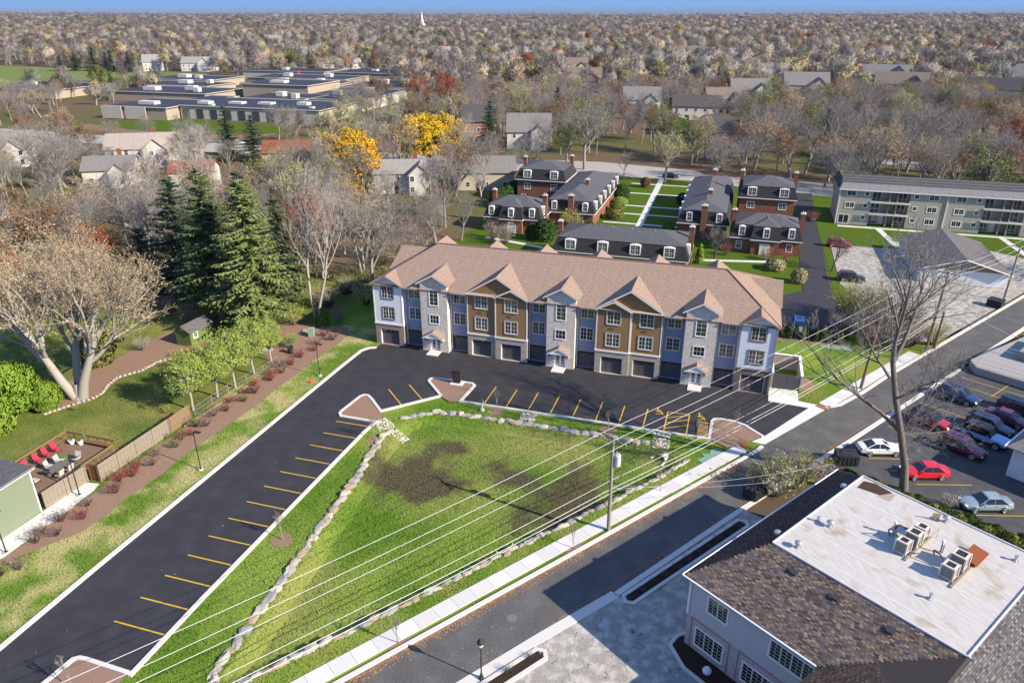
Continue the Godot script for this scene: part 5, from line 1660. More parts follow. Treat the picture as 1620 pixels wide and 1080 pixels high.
# ---------------------------------------------------------------- condominiums and their garage
func condominium():
	var o := thing("condominium_block", "long three-storey greige condominium block with balconies and a dark low roof", "apartment building", Vector3(21.9, 0, -177.6))
	marks.append(["the greige condominiums", 40.0, -184.0])
	var wall := mt("condo_wall", Color(0.50, 0.47, 0.385), 0.85, "fine", 1.0)
	var white := mt("white_trim", Color(0.78, 0.78, 0.78), 0.6)
	var skirt := mt("condo_skirt", Color(0.30, 0.295, 0.31), 0.9, "shingle", 4.0, 0.6)
	var flat := mt("condo_flat", Color(0.10, 0.10, 0.115), 0.9, "mottle", 14.0, 0.4)
	var b := MB.new()
	b.span(0.4, 7.0, 0, 7.9, -13.2, -0.3); b.span(7.0, 14.6, 0, 7.9, -13.2, -2.0); b.span(14.6, 29.2, 0, 7.9, -13.2, -0.3)
	b.span(29.2, 37.0, 0, 7.9, -13.2, -2.0); b.span(37.0, 56, 0, 7.9, -13.2, -0.3)
	part(o, "wall", b, wall)
	b = MB.new()
	slab_roof(b, [Vector3(0.0, 7.85, 0.15), Vector3(56, 7.85, 0.15), Vector3(56, 9.0, -2.0), Vector3(0.7, 9.0, -2.0)])
	slab_roof(b, [Vector3(0.0, 7.85, -13.6), Vector3(0.0, 7.85, 0.15), Vector3(0.7, 9.0, -2.0), Vector3(0.7, 9.0, -11.8)])
	part(o, "roof_skirt", b, skirt)
	b = MB.new()
	b.prism(pv([0.7, -2.0, 56, -2.0, 56, -12.5, 0.7, -12.5]), 8.6, 9.0)
	slab_roof(b, [Vector3(-0.2, 8.0, -2.2), Vector3(0.6, 9.9, -2.6), Vector3(0.6, 9.9, -12.4), Vector3(-0.2, 8.0, -12.6)], 0.15)
	var fl := part(o, "flat_roof", b, flat)
	b = MB.new()
	for k in 3:
		b.span(0.9 + k * 0.2, 56, 9.0, 9.12 + k * 0.05, -4.2 - k * 3.0, -3.9 - k * 3.0)
	part(fl, "roof_curb", b, mt("condo_curb", Color(0.36, 0.33, 0.29), 0.9, "grain", 3.0))
	b = MB.new()
	b.span(-0.02, 56, 7.74, 7.88, 0.1, 0.24)
	part(o, "gutter", b, white)
	for x in [0.3, 22.0]:
		b = MB.new()
		b.span(x - 0.08, x + 0.08, 0, 7.8, -0.3, -0.12)
		part(o, "downspout", b, white)
	for f in 3:
		var y := 0.3 + f * 2.65
		for x in [2.7, 19.3, 24.6, 41.5, 46.5]:
			if f == 0 and x < 4:
				window(o, Vector3(1.9, 0.15, -0.3), 2.1, 2.0, 2, 1, 1, 0, white, white)
			else:
				window(o, Vector3(x, y + 0.85, -0.3), 1.8, 1.15, 2, 2, 1, 0, white, white, null, "window", 0.12)
		for x in [5.9, 15.9, 28.0, 38.4]:
			window(o, Vector3(x, y + 1.05, -0.3), 0.85, 0.85, 1, 2, 1, 0, white, white, null, "window", 0.12)
		for g in [7.0, 29.2]:
			window(o, Vector3(g + 1.2, y - 0.1, -2.0), 1.7, 2.1, 2, 1, 1, 0, white, white, glass_mat("sliding_glass", Color(0.03, 0.05, 0.07)), "sliding_door")
			window(o, Vector3(g + 6.4, y - 0.1, -2.0), 1.7, 2.1, 2, 1, 1, 0, white, white, glass_mat("sliding_glass", Color(0.03, 0.05, 0.07)), "sliding_door")
			if f == 0:
				b = MB.new()
				b.span(g + 2.4, g + 3.3, 0.1, 2.2, -2.0, -1.94)
				part(o, "door", b, white)
				continue
			b = MB.new()
			b.span(g - 0.2, g + 7.8, y - 0.35, y - 0.1, -2.0, 0.35)
			var bal := part(o, "balcony", b, mt("balcony_slab", Color(0.62, 0.60, 0.55), 0.85))
			b = MB.new()
			b.span(g - 0.15, g + 7.75, y + 0.85, y + 0.9, 0.27, 0.32)
			for k in 40:
				b.span(g - 0.13 + k * 0.2, g - 0.11 + k * 0.2, y - 0.1, y + 0.86, 0.28, 0.31)
			part(bal, "railing", b, mt("iron_black", Color(0.03, 0.03, 0.03), 0.6))
		for g in [7.0, 29.2]:
			b = MB.new()
			b.span(g + 3.55, g + 3.75, 0.1, 7.8, -2.0, -0.3); b.span(g + 5.1, g + 5.3, 0.1, 7.8, -2.0, -0.3)
			if f == 0:
				part(o, "balcony_fin", b, wall)
	# garage
	var g := thing("garage_building", "low white garage with broad dark gabled roof before the condominiums", "garage", Vector3(39.7, 0, -150.3))
	marks.append(["the white garage", 39.7, -150.0])
	b = MB.new()
	b.span(-6.9, 6.9, 0, 2.6, -10.2, 10.2)
	part(g, "wall", b, mt("garage_white", Color(0.74, 0.74, 0.74), 0.7))
	b = MB.new()
	lap(b, 0.1, 2.55, 10.2, func(_y): return Vector2(-6.9, 6.9), 0.22, 0.03)
	part(g, "siding", b, mt("garage_white", Color(0.74, 0.74, 0.74), 0.7))
	b = MB.new()
	b.poly([Vector3(-6.9, 2.6, 10.2), Vector3(6.9, 2.6, 10.2), Vector3(0, 4.55, 10.2)])
	for k in 33:
		var x := -6.4 + k * 0.4
		var top := 2.6 + 1.95 * (1 - absf(x) / 6.9)
		b.span(x - 0.06, x + 0.06, 2.6, top, 10.2, 10.26)
	part(g, "gable_boards", b, mt("gable_tan", Color(0.30, 0.25, 0.16), 0.85))
	b = MB.new()
	slab_roof(b, [Vector3(-7.5, 2.5, -10.7), Vector3(-7.5, 2.5, 10.7), Vector3(0, 4.7, 10.7), Vector3(0, 4.7, -10.7)])
	slab_roof(b, [Vector3(7.5, 2.5, 10.7), Vector3(7.5, 2.5, -10.7), Vector3(0, 4.7, -10.7), Vector3(0, 4.7, 10.7)])
	part(g, "roof", b, mt("garage_roof", Color(0.20, 0.185, 0.19), 0.9, "shingle", 4.0, 0.6))
	b = MB.new()
	for s in [-1.0, 1.0]:
		b.tube([Vector3(s * 7.5, 2.42, 10.74), Vector3(0, 4.62, 10.74)], [0.1, 0.1], 4)
	part(g, "rake_board", b, white)
	for k in 5:
		b = MB.new()
		b.span(-7.0, -6.9, 0.05, 2.3, -9.4 + k * 3.9, -6.2 + k * 3.9)
		part(g, "garage_door", b, mt("door_white", Color(0.66, 0.67, 0.70), 0.6))

# ---------------------------------------------------------------- houses among the trees
func house(label: String, x: float, z: float, w: float, d: float, h: float, turn: float, wall: Color, roof: Color, rise := 0.55, wing := 0.0, wkey := "", hipped := false):
	var o := thing("house", label, "house", Vector3(x, -0.1, z), turn, "houses among the trees")
	var wm := mt("house_wall_%s" % wkey, wall, 0.85, "fine", 1.5)
	var rm := mt("house_roof_%s" % wkey, roof, 0.9, "shingle", 4.0, 0.6, 0.0, 0.2)
	var X := w / 2
	var Z := d / 2
	var top := h + Z * rise
	var b := MB.new()
	b.span(-X, X, 0, h, -Z, Z)
	if not hipped:
		for s in [-1, 1]:
			var a := Vector3(s * X, h, Z)
			var c := Vector3(s * X, h, -Z)
			if s > 0:
				b.poly([a, c, Vector3(X, top, 0)])
			else:
				b.poly([c, a, Vector3(-X, top, 0)])
	if wing > 0:
		b.span(X * 0.15, X * 0.85, 0, h, Z, Z + wing)
		b.poly([Vector3(X * 0.15, h, Z + wing), Vector3(X * 0.85, h, Z + wing), Vector3(X * 0.5, h + X * 0.35 * 0.9, Z + wing)])
	part(o, "wall", b, wm)
	b = MB.new()
	var e := 0.45
	var hi := Z * 0.8 if hipped else -e
	slab_roof(b, [Vector3(-X - e, h - e * rise, Z + e), Vector3(X + e, h - e * rise, Z + e), Vector3(X - hi, top, 0), Vector3(-X + hi, top, 0)], 0.2)
	slab_roof(b, [Vector3(X + e, h - e * rise, -Z - e), Vector3(-X - e, h - e * rise, -Z - e), Vector3(-X + hi, top, 0), Vector3(X - hi, top, 0)], 0.2)
	if hipped:
		slab_roof(b, [Vector3(X + e, h - e * rise, Z + e), Vector3(X + e, h - e * rise, -Z - e), Vector3(X - hi, top, 0)], 0.2)
		slab_roof(b, [Vector3(-X - e, h - e * rise, -Z - e), Vector3(-X - e, h - e * rise, Z + e), Vector3(-X + hi, top, 0)], 0.2)
	if wing > 0:
		var xc := X * 0.5
		var hw := X * 0.35 + 0.4
		var tw := h + X * 0.35 * 0.9 + 0.1
		slab_roof(b, [Vector3(xc - hw, h - 0.3, Z + wing + 0.4), Vector3(xc, tw, Z + wing + 0.4), Vector3(xc, tw, 0), Vector3(xc - hw, h - 0.3, 0)], 0.2)
		slab_roof(b, [Vector3(xc, tw, Z + wing + 0.4), Vector3(xc + hw, h - 0.3, Z + wing + 0.4), Vector3(xc + hw, h - 0.3, 0), Vector3(xc, tw, 0)], 0.2)
	var r := part(o, "roof", b, rm)
	b = MB.new()
	b.span(X * 0.3 - 0.5, X * 0.3 + 0.5, h, top + 1.3, -Z * 0.5 - 0.4, -Z * 0.5 + 0.4)
	part(r, "chimney", b, mt("brick_red", Color(0.33, 0.15, 0.10), 0.9, "brick", 2.0, 0.5))
	var floors := int(h / 2.7)
	for f in floors:
		var nx := maxi(2, int(w / 4.0))
		for i in nx:
			var wx := -X + w * (i + 0.5) / nx
			var inwing := wing > 0 and wx > X * 0.1 and wx < X * 0.9
			window(o, Vector3(wx, 0.9 + f * 2.75, Z + (wing if inwing else 0.0)), 1.1, 1.4, 1, 2, 2, 0)
		for i in 2:
			window(o, Vector3(X, 0.9 + f * 2.75, -Z * 0.5 + i * Z), 1.0, 1.4, 1, 2, 2, PI / 2)
			window(o, Vector3(-X, 0.9 + f * 2.75, -Z * 0.5 + i * Z), 1.0, 1.4, 1, 2, 2, -PI / 2)
	var dr := MB.new()
	dr.span(-X * 0.3 - 0.5, -X * 0.3 + 0.5, 0.0, 2.1, Z, Z + 0.05)
	part(o, "door", dr, mt("house_door", Color(0.20, 0.08, 0.05), 0.6))
	var ring := PackedVector2Array()
	for s in [Vector2(-X - 2.5, -Z - 2.5), Vector2(X + 2.5, -Z - 2.5), Vector2(X + 2.5, Z + wing + 4.5), Vector2(-X - 2.5, Z + wing + 4.5)]:
		ring.append(Vector2(x, z) + s.rotated(-turn))
	keepout.append(ring)
	if z < -225:                       # an open front yard on the side we look from
		var to = -Vector2(x, z).normalized()
		var ac = Vector2(-to.y, to.x) * (w * 0.5 + 1.5)
		var c0 = Vector2(x, z) - ac
		var c1 = Vector2(x, z) + ac
		keepout.append(PackedVector2Array([c0, c1, c1 + to * (16.0 - z * 0.075), c0 + to * (16.0 - z * 0.075)]))
	return o

func far_buildings():
	var W := Color(0.74, 0.72, 0.68)
	var C := Color(0.60, 0.54, 0.43)
	var R := Color(0.42, 0.22, 0.16)
	var G := Color(0.30, 0.29, 0.29)
	var D := Color(0.13, 0.125, 0.13)
	var T := Color(0.28, 0.235, 0.20)
	# label, x, z, width, depth, wall height, turn, wall, roof, rise, wing, material key, hipped, landmark name
	var L := [
		["white clapboard house with pale grey roof before the golden tree", -85.0, -181.0, 16, 9, 5.6, 0.35, W, Color(0.42, 0.41, 0.40), 0.6, 2.5, "a", false, "the white clapboard house"],
		["grey-roofed house half hidden by bare trees beside the white clapboard house", -66.0, -192.0, 15, 11, 5.0, 0.3, C, G, 0.6, 0.0, "b", false, "the hidden grey-roofed house"],
		["pale house with steep dark roof by the dark twin evergreens", -73.0, -259.0, 15, 12, 6.0, 0.25, W, G, 0.9, 3.0, "c", false, "the steep-roofed pale house"],
		["narrow brick house with corner chimney before the dark evergreens", -95.0, -268.0, 12, 13, 7.5, 0.3, R, D, 0.8, 0.0, "d", false, "the narrow brick house"],
		["brick house behind the golden tree", -112.0, -262.0, 18, 11, 6.0, 0.2, R, D, 0.6, 3.0, "d", false, "the brick house behind gold"],
		["pale blue two-storey house with gabled front and porch", -48.0, -366.0, 17, 13, 6.6, 0.15, Color(0.62, 0.68, 0.74), G, 0.8, 4.0, "e", false, "the pale blue house"],
		["cream house with long dark roof and tall brick chimney", -22.0, -352.0, 20, 12, 6.0, 0.1, W, D, 0.7, 0.0, "f", false, "the cream house"],
		["small brick cottage with pyramid roof beside the round hedge", -28.0, -310.0, 9, 9, 3.6, 0.1, R, D, 0.8, 0.0, "d", true, "the brick cottage"],
		["brick house with blue-grey hipped roof beside the side street", -10.0, -290.0, 19, 13, 4.4, 0.2, R, D, 0.8, 0.0, "g", true, "the blue-roofed brick house"],
		["tan-roofed house half hidden behind the cream house", -12.0, -385.0, 17, 12, 6.0, 0.4, C, T, 0.8, 3.0, "h", false, "the tan-roofed house"],
		["tall stone house with a steep front gable deep in the trees", -125.0, -560.0, 22, 14, 7.0, 0.3, C, T, 0.9, 5.0, "h", false, "the tall stone house"],
		["large house with many steep pale gables", 30.0, -470.0, 24, 14, 6.5, 0.1, Color(0.62, 0.50, 0.44), G, 0.9, 5.0, "i", false, "the many-gabled house"],
		["grey house with a broad front gable behind the many-gabled one", 14.0, -560.0, 20, 14, 6.5, 0.1, W, G, 0.8, 4.0, "c", false, "the broad-gabled grey house"],
		["large brick house with steep brown roofs and white gable trim", 84.0, -500.0, 28, 15, 6.0, -0.1, R, T, 0.8, 6.0, "j", false, "the large brick house"],
		["long brown-roofed house beyond the large brick house", 84.0, -565.0, 32, 14, 6.5, -0.1, C, G, 0.8, 4.0, "b", false, "the long brown-roofed house"],
		["cream house with dark roof and twin dormers", 124.0, -470.0, 24, 13, 6.8, -0.25, Color(0.72, 0.66, 0.52), D, 0.8, 0.0, "k", false, "the twin-dormer cream house"],
		["low pale house beside the twin-dormer house", 144.0, -445.0, 18, 12, 6.0, -0.3, C, T, 0.7, 3.0, "h", false, "the low pale house"],
		["grey hipped house at the rim of the red oaks", 165.0, -560.0, 26, 16, 7.0, -0.2, C, G, 0.9, 4.0, "b", true, "the house by the red oaks"],
		["dark-roofed ranch house beyond the pale lane", 118.0, -330.0, 24, 12, 3.2, -0.2, C, D, 0.5, 0.0, "k", true, "the dark ranch house"],
		["long low school annexe with flat pale roof", 128.0, -285.0, 60, 20, 4.0, -0.15, C, Color(0.5, 0.47, 0.42), 0.06, 0.0, "l", false, "the long annexe"],
		["white farmhouse with red-brown front by the school field", -425.0, -530.0, 26, 12, 6.5, 0.3, W, G, 0.7, 4.0, "a", false, "the white farmhouse"],
		["white barn-like house left of the farmhouse", -462.0, -520.0, 14, 12, 7.0, 0.6, W, D, 0.9, 0.0, "a", false, "the white barn"],
		["low white house with broad roof beyond the school", -330.0, -590.0, 30, 14, 4.5, 0.3, W, Color(0.52, 0.46, 0.42), 0.5, 3.0, "m", false, "the low white house"],
		["white gabled house beside the green tank roof", -285.0, -720.0, 22, 14, 7.0, 0.5, W, G, 0.8, 0.0, "a", false, "the white gabled house"],
		["dark-roofed house with white gable among bare trees by the avenue", -222.0, -180.0, 17, 12, 5.4, 0.55, W, G, 0.75, 3.0, "c", false, "the white-gabled corner house"],
		["grey-roofed house with white end wall beside the tall chimney", -180.0, -192.0, 20, 11, 5.6, 0.5, W, Color(0.36, 0.35, 0.35), 0.7, 3.0, "m", false, "the house with white end wall"],
		["house with glazed veranda and dark roof among bare trees", -168.0, -166.0, 13, 10, 4.5, 0.5, W, D, 0.6, 3.0, "c", false, "the veranda house"],
		["small white house with red porch roof", -142.0, -168.0, 11, 9, 5.0, 0.45, W, Color(0.40, 0.12, 0.07), 0.5, 2.5, "n", false, "the red porch house"],
		["red-roofed house behind the tall dark spruce", -136.0, -205.0, 15, 10, 4.4, 0.4, C, Color(0.34, 0.13, 0.085), 0.6, 0.0, "o", false, "the red-roofed house"],
		["white house glimpsed far beyond the field evergreens", -640.0, -960.0, 24, 14, 8.0, 0.3, W, G, 0.8, 0.0, "a", false, "the far white house"],
		["pale house far beyond the red maples", -60.0, -780.0, 30, 16, 7.0, 0.2, C, T, 0.8, 5.0, "h", false, "the far pale house"],
		["dark-roofed house deep in the eastern woods", 250.0, -700.0, 30, 16, 7.0, -0.3, W, D, 0.8, 4.0, "c", false, "the eastern woods house"],
		["tan house with long roof in the eastern woods", 200.0, -480.0, 26, 14, 6.5, -0.3, C, T, 0.7, 4.0, "h", false, "the eastern tan house"],
		["brick-fronted house deep behind the pale blue house", -100.0, -480.0, 22, 14, 6.5, 0.2, R, G, 0.8, 4.0, "j", false, "the brick-fronted house"],
		["white house behind the cream house and bare oaks", 0.0, -430.0, 20, 13, 6.5, 0.2, W, G, 0.8, 3.0, "c", false, "the white house behind oaks"],
	]
	for h in L:
		house(h[0], h[1], h[2], h[3], h[4], h[5], h[6], h[7], h[8], h[9], h[10], h[11], h[12])
		marks.append([h[13], h[1], h[2]])
	# school: flat-roofed wings
	var brick := mt("school_brick", Color(0.46, 0.39, 0.30), 0.9, "fine", 3.0)
	var black := mt("school_roof", Color(0.055, 0.057, 0.07), 0.6, "mottle", 20.0)
	var pale := mt("school_pale", Color(0.66, 0.61, 0.52), 0.85, "fine", 2.0)
	var glass := glass_mat("school_glass", Color(0.05, 0.075, 0.085))
	var o := thing("school_building", "sprawling flat-roofed school with dark roofs and pale rooftop boxes", "school", Vector3(-240, 0, -330))
	marks.append(["the school", -240.0, -330.0])
	var wings = [[-242, -172, -318, -284, 5.2], [-276, -243, -308, -276, 4.8], [-262, -246, -332, -309, 4.2], [-240, -205, -352, -324, 4.4], [-330, -268, -366, -334, 4.4], [-262, -222, -392, -358, 7.6], [-216, -176, -384, -330, 4.6], [-352, -296, -398, -372, 4.2], [-292, -230, -424, -398, 4.4], [-222, -184, -440, -392, 4.4], [-370, -318, -438, -404, 4.4], [-310, -240, -462, -430, 4.6], [-345, -280, -508, -474, 5.2], [-272, -215, -514, -470, 5.6], [-424, -362, -372, -330, 4.2]]
	for i in wings.size():
		var w: Array = wings[i]
		var b := MB.new()
		b.span(w[0] + 240, w[1] + 240, 0, w[4], w[2] + 330, w[3] + 330)
		var wl := part(o, "wing_wall", b, brick if i % 3 else pale)
		b = MB.new()
		b.span(w[0] + 239.6, w[1] + 240.4, w[4], w[4] + 0.35, w[2] + 329.6, w[3] + 330.4)
		part(wl, "flat_roof", b, black)
		b = MB.new()
		for e in [[w[0], w[1], w[3], w[3]], [w[0], w[1], w[2], w[2]]]:
			b.span(e[0] + 239.5, e[1] + 240.5, w[4] + 0.3, w[4] + 0.62, e[2] + 329.85, e[2] + 330.45)
		b.span(w[1] + 240.1, w[1] + 240.5, w[4] + 0.3, w[4] + 0.6, w[2] + 330.4, w[3] + 329.8)
		part(wl, "coping", b, pale)
	rng.seed = 31
	for p in [[-262, -288, 9, 4, 1.5], [-236, -294, 6, 4, 1.6], [-222, -298, 7, 4, 1.4], [-208, -300, 7, 4, 1.4], [-190, -302, 5, 4, 1.8], [-225, -338, 4, 4, 2.0], [-212, -330, 3, 3, 2.2], [-248, -372, 9, 5, 4.2], [-200, -350, 4, 3, 2.4], [-190, -366, 4, 3, 2.4], [-310, -345, 8, 5, 1.8], [-290, -352, 6, 4, 2.0], [-280, -344, 3, 3, 2.0], [-320, -384, 7, 5, 1.8], [-306, -388, 3, 3, 2.0], [-270, -410, 5, 4, 2.0], [-246, -412, 4, 4, 2.2], [-205, -415, 4, 3, 2.4], [-196, -425, 3, 3, 2.0], [-350, -420, 7, 5, 1.8], [-336, -416, 4, 3, 1.8], [-290, -446, 5, 4, 2.0], [-262, -450, 4, 4, 2.0], [-320, -490, 4, 4, 2.0], [-250, -492, 4, 4, 2.0], [-400, -350, 6, 4, 1.8], [-384, -352, 6, 4, 1.8], [-228, -288, 2, 2, 1.2], [-180, -292, 2, 2, 1.2]]:
		var b := MB.new()
		b.span(p[0] + 240 - p[2] / 2.0, p[0] + 240 + p[2] / 2.0, 4.9, 5.0 + p[4], p[1] + 330 - p[3] / 2.0, p[1] + 330 + p[3] / 2.0)
		part(o, "rooftop_box", b, mt("rooftop_pale", Color(0.56, 0.55, 0.52), 0.6))
	for k in 9:
		window(o, Vector3(-2 + k * 7.2 + 3, 0.5, 46.1), 3.2, 3.6, 2, 1, 1, 0, mt("iron_black", Color(0.03, 0.03, 0.03)), mt("iron_black", Color(0.03, 0.03, 0.03)), glass)
	for k in 2:
		var b := MB.new()
		b.span(-36 + k * 13, -25 + k * 13, 0.2, 5.6, 56.0, 56.3)
		part(o, "blank_panel", b, pale)
	var cm := MB.new()
	cm.lathe(Vector3.ZERO, [[4.5, 0.0], [4.2, 1.6], [2.2, 3.0], [0.3, 4.6], [0, 4.8]], 9)
	var cn := put(self, "red_canopy", cm.mesh(), mt("canopy_red", Color(0.75, 0.02, 0.05), 0.7))
	cn.position = Vector3(-300, 1.5, -475)
	tag(cn, "bright red play canopy behind the school", "canopy")
	var tk := thing("green_tank_roof", "long low building with green wall and pale roof beyond the school", "building", Vector3(-250, 0, -640), 0.2)
	var tb := MB.new()
	tb.span(-28, 28, 0, 6, -14, 14)
	part(tk, "wall", tb, mt("tank_green", Color(0.16, 0.27, 0.22), 0.8))
	tb = MB.new()
	tb.span(-29, 29, 6, 6.8, -15, 15)
	part(tk, "roof", tb, mt("school_pale", Color(0.66, 0.61, 0.52)))
	var ch := thing("church", "white church with a tall needle spire among distant trees", "church", Vector3(-872, 0, -2012))
	var c := MB.new()
	c.span(-6, 6, 0, 12, -6, 6)
	c.span(-3.4, 3.4, 12, 20, -3.4, 3.4)
	part(ch, "tower", c, mt("spire_white", Color(0.85, 0.85, 0.83), 0.7))
	c = MB.new()
	c.tube([Vector3(0, 20, 0), Vector3(0, 42, 0)], [3.6, 0.2], 8)
	part(ch, "spire", c, mt("spire_white", Color(0.85, 0.85, 0.83), 0.7))

# ---------------------------------------------------------------- boulders, poles, wires
func boulders():
	rng.seed = 606
	var pals := [mt("boulder_white", Color(0.60, 0.55, 0.475), 0.9, "grain", 1.0, 0.8), mt("boulder_tan", Color(0.52, 0.41, 0.29), 0.9, "grain", 1.0, 0.8), mt("boulder_grey", Color(0.44, 0.42, 0.40), 0.9, "grain", 1.0, 0.8), mt("boulder_rose", Color(0.50, 0.37, 0.29), 0.9, "grain", 1.0, 0.8)]
	var kinds := []
	for i in 8:
		var b := MB.new()
		b.lump(Vector3.ZERO, Vector3.ONE, 900 + i, 0.3)
		kinds.append(b.mesh())
	var runs := [
		["boulder wall curving along the upper edge of the grass basin", [-34.7, -68.4, -33.2, -69.9, -31.2, -71.3, -28, -71.6, -22, -71.6, -15, -71.7, -9, -71.7, -5.0, -71.7], 1.0, 0.62, 0.72],
		["boulder wall along the long drive side of the basin", [-34.7, -66.0, -35.0, -64.2, -34.6, -60, -33.9, -55, -33.5, -49, -33.0, -42.5, -32.6, -38, -32.4, -33.5, -32.2, -30.6, -31.0, -29.8], 0.98, 0.6, 0.7],
		["low broken stone edging between basin and sidewalk", [-30.0, -30.6, -28.2, -33.0, -27.0, -34.6, -25.0, -37.0, -22.9, -39.9, -20.4, -43.2, -17.4, -47.5, -14.3, -51.7, -11.1, -55.8, -8.6, -59.2, -6.3, -62.4, -4.2, -65.3, -2.0, -68.8], 0.95, 0.42, 0.5]]
	for r in runs:
		var o := thing("boulder_wall", r[0], "stone wall")
		var ln: Array = r[1]
		for i in range(0, ln.size() - 2, 2):
			var a := Vector2(ln[i], ln[i + 1])
			var c := Vector2(ln[i + 2], ln[i + 3])
			var d := (c - a).normalized()
			var t := 0.0
			while t < (c - a).length():
				var s: float = r[2] * rf(0.8, 1.3)
				var p := a + d * (t + s * 0.5)
				var m := put(o, "boulder", kinds[rng.randi() % 8], pals[[0, 0, 0, 1, 2, 0, 3, 2][rng.randi() % 8]])
				m.position = Vector3(p.x + rf(-0.1, 0.1), -0.16 + rf(-0.08, 0.1), p.y + rf(-0.1, 0.1))
				m.rotation = Vector3(rf(-0.2, 0.2), -atan2(d.y, d.x) + rf(-0.25, 0.25), rf(-0.2, 0.2))
				m.scale = Vector3(s * 1.3, r[4] * rf(0.9, 1.3), r[3] * rf(1.1, 1.7))
				t += s
	# cobble spillways of small white stones
	for q in [[-37.2, -67.6, -35.2, -65.9, 1.9, "cobble spillway at the corner of the basin"], [-20.6, -74.2, -20.2, -71.4, 1.8, "cobble spillway below the stalls, midway along the basin"], [-4.9, -74.2, -4.6, -71.0, 1.9, "cobble spillway below the hatched aisle"], [-34.4, -65.8, -32.6, -65.2, 1.2, "pale rubble fan at the basin corner"]]:
		var at := []
		var tn := []
		var a := Vector2(q[0], q[1])
		var c := Vector2(q[2], q[3])
		var L := (c - a).length()
		var d := (c - a) / L
		for i in int(L * q[4] * 34):
			var p = a + d * rf(0, L) + Vector2(-d.y, d.x) * rf(-0.5, 0.5) * q[4]
			var s := rf(0.1, 0.24)
			at.append(Transform3D(Basis(Vector3.UP, rf(0, TAU)).scaled(Vector3(s, s * 0.7, s * 0.8)), Vector3(p.x, ground_y(p.x, p.y) + 0.02, p.y)))
			var k := rf(0.7, 1.25)
			tn.append(Color(k, k * 0.97, k * 0.92))
		var mm := many("cobbles", kinds[2], mt("cobble_white", Color(0.58, 0.55, 0.50), 0.9), at, tn)
		add_child(mm, true)
		mm.set_meta("label", q[5])

func wire(called: String, label: String, pts: Array, sag: float, r := 0.022, shade := "wire_grey"):
	var b := MB.new()
	for i in pts.size() - 1:
		var a: Vector3 = pts[i]
		var c: Vector3 = pts[i + 1]
		var p := []
		var q := []
		for k in 13:
			var f := k / 12.0
			p.append(a.lerp(c, f) - Vector3(0, sag * 4 * f * (1 - f), 0))
			q.append(r)
		b.tube(p, q, 5)
	tag(part(self, called, b, mt(shade, Color(0.62, 0.62, 0.63), 0.45)), label, "power line", "wires along the street")

func pole(label: String, x: float, z: float, h: float, m: Material, lean: Vector2, arm := true, turn := -0.61, drum := false) -> Vector3:
	var o := thing("utility_pole", label, "utility pole", Vector3(x, 0, z))
	var top := Vector3(lean.x, h, lean.y)
	var b := MB.new()
	b.tube([Vector3(0, -0.1, 0), top * 0.5, top], [0.19, 0.165, 0.13], 10, true)
	part(o, "shaft", b, m)
	var wood := mt("arm_grey", Color(0.33, 0.31, 0.30), 0.9, "wood", 1.0)
	if arm:
		b = MB.new()
		b.box(top - Vector3(0, 0.25, 0), Vector3(3.0, 0.12, 0.1), Basis(Vector3.UP, turn))
		var ax := Basis(Vector3.UP, turn) * Vector3.RIGHT
		for s in [-1, 1]:
			b.tube([top - Vector3(0, 0.95, 0), top - Vector3(0, 0.28, 0) + ax * s * 0.6], [0.02, 0.02], 4)
		part(o, "cross_arm", b, wood)
		for s in [-1.1, 0.45, 1.45]:
			b = MB.new()
			b.lathe(top + ax * s - Vector3(0, 0.19, 0), [[0.03, 0], [0.07, 0.04], [0.05, 0.1], [0.07, 0.13], [0.03, 0.2]], 8)
			part(o, "insulator", b, mt("insulator", Color(0.35, 0.33, 0.32), 0.3))
	if drum:
		b = MB.new()
		var c := top * 0.76 + Vector3(0.45, 0, -0.12)
		b.lathe(c - Vector3(0, 0.55, 0), [[0.0, 0], [0.27, 0.0], [0.3, 0.06], [0.3, 1.05], [0.24, 1.15], [0, 1.2]], 16)
		b.cyl(c + Vector3(0.1, 0.6, 0.08), 0.05, 0.04, 0.25, 8)
		b.cyl(c + Vector3(-0.1, 0.6, -0.05), 0.05, 0.04, 0.25, 8)
		part(o, "transformer", b, mt("transformer_grey", Color(0.55, 0.58, 0.60), 0.45))
		b = MB.new()
		b.box(top * 0.6 + Vector3(0.5, 0, -0.1), Vector3(0.9, 0.06, 0.06), Basis(Vector3.UP, 0.4))
		part(o, "bracket", b, wood)
	return o.position + top

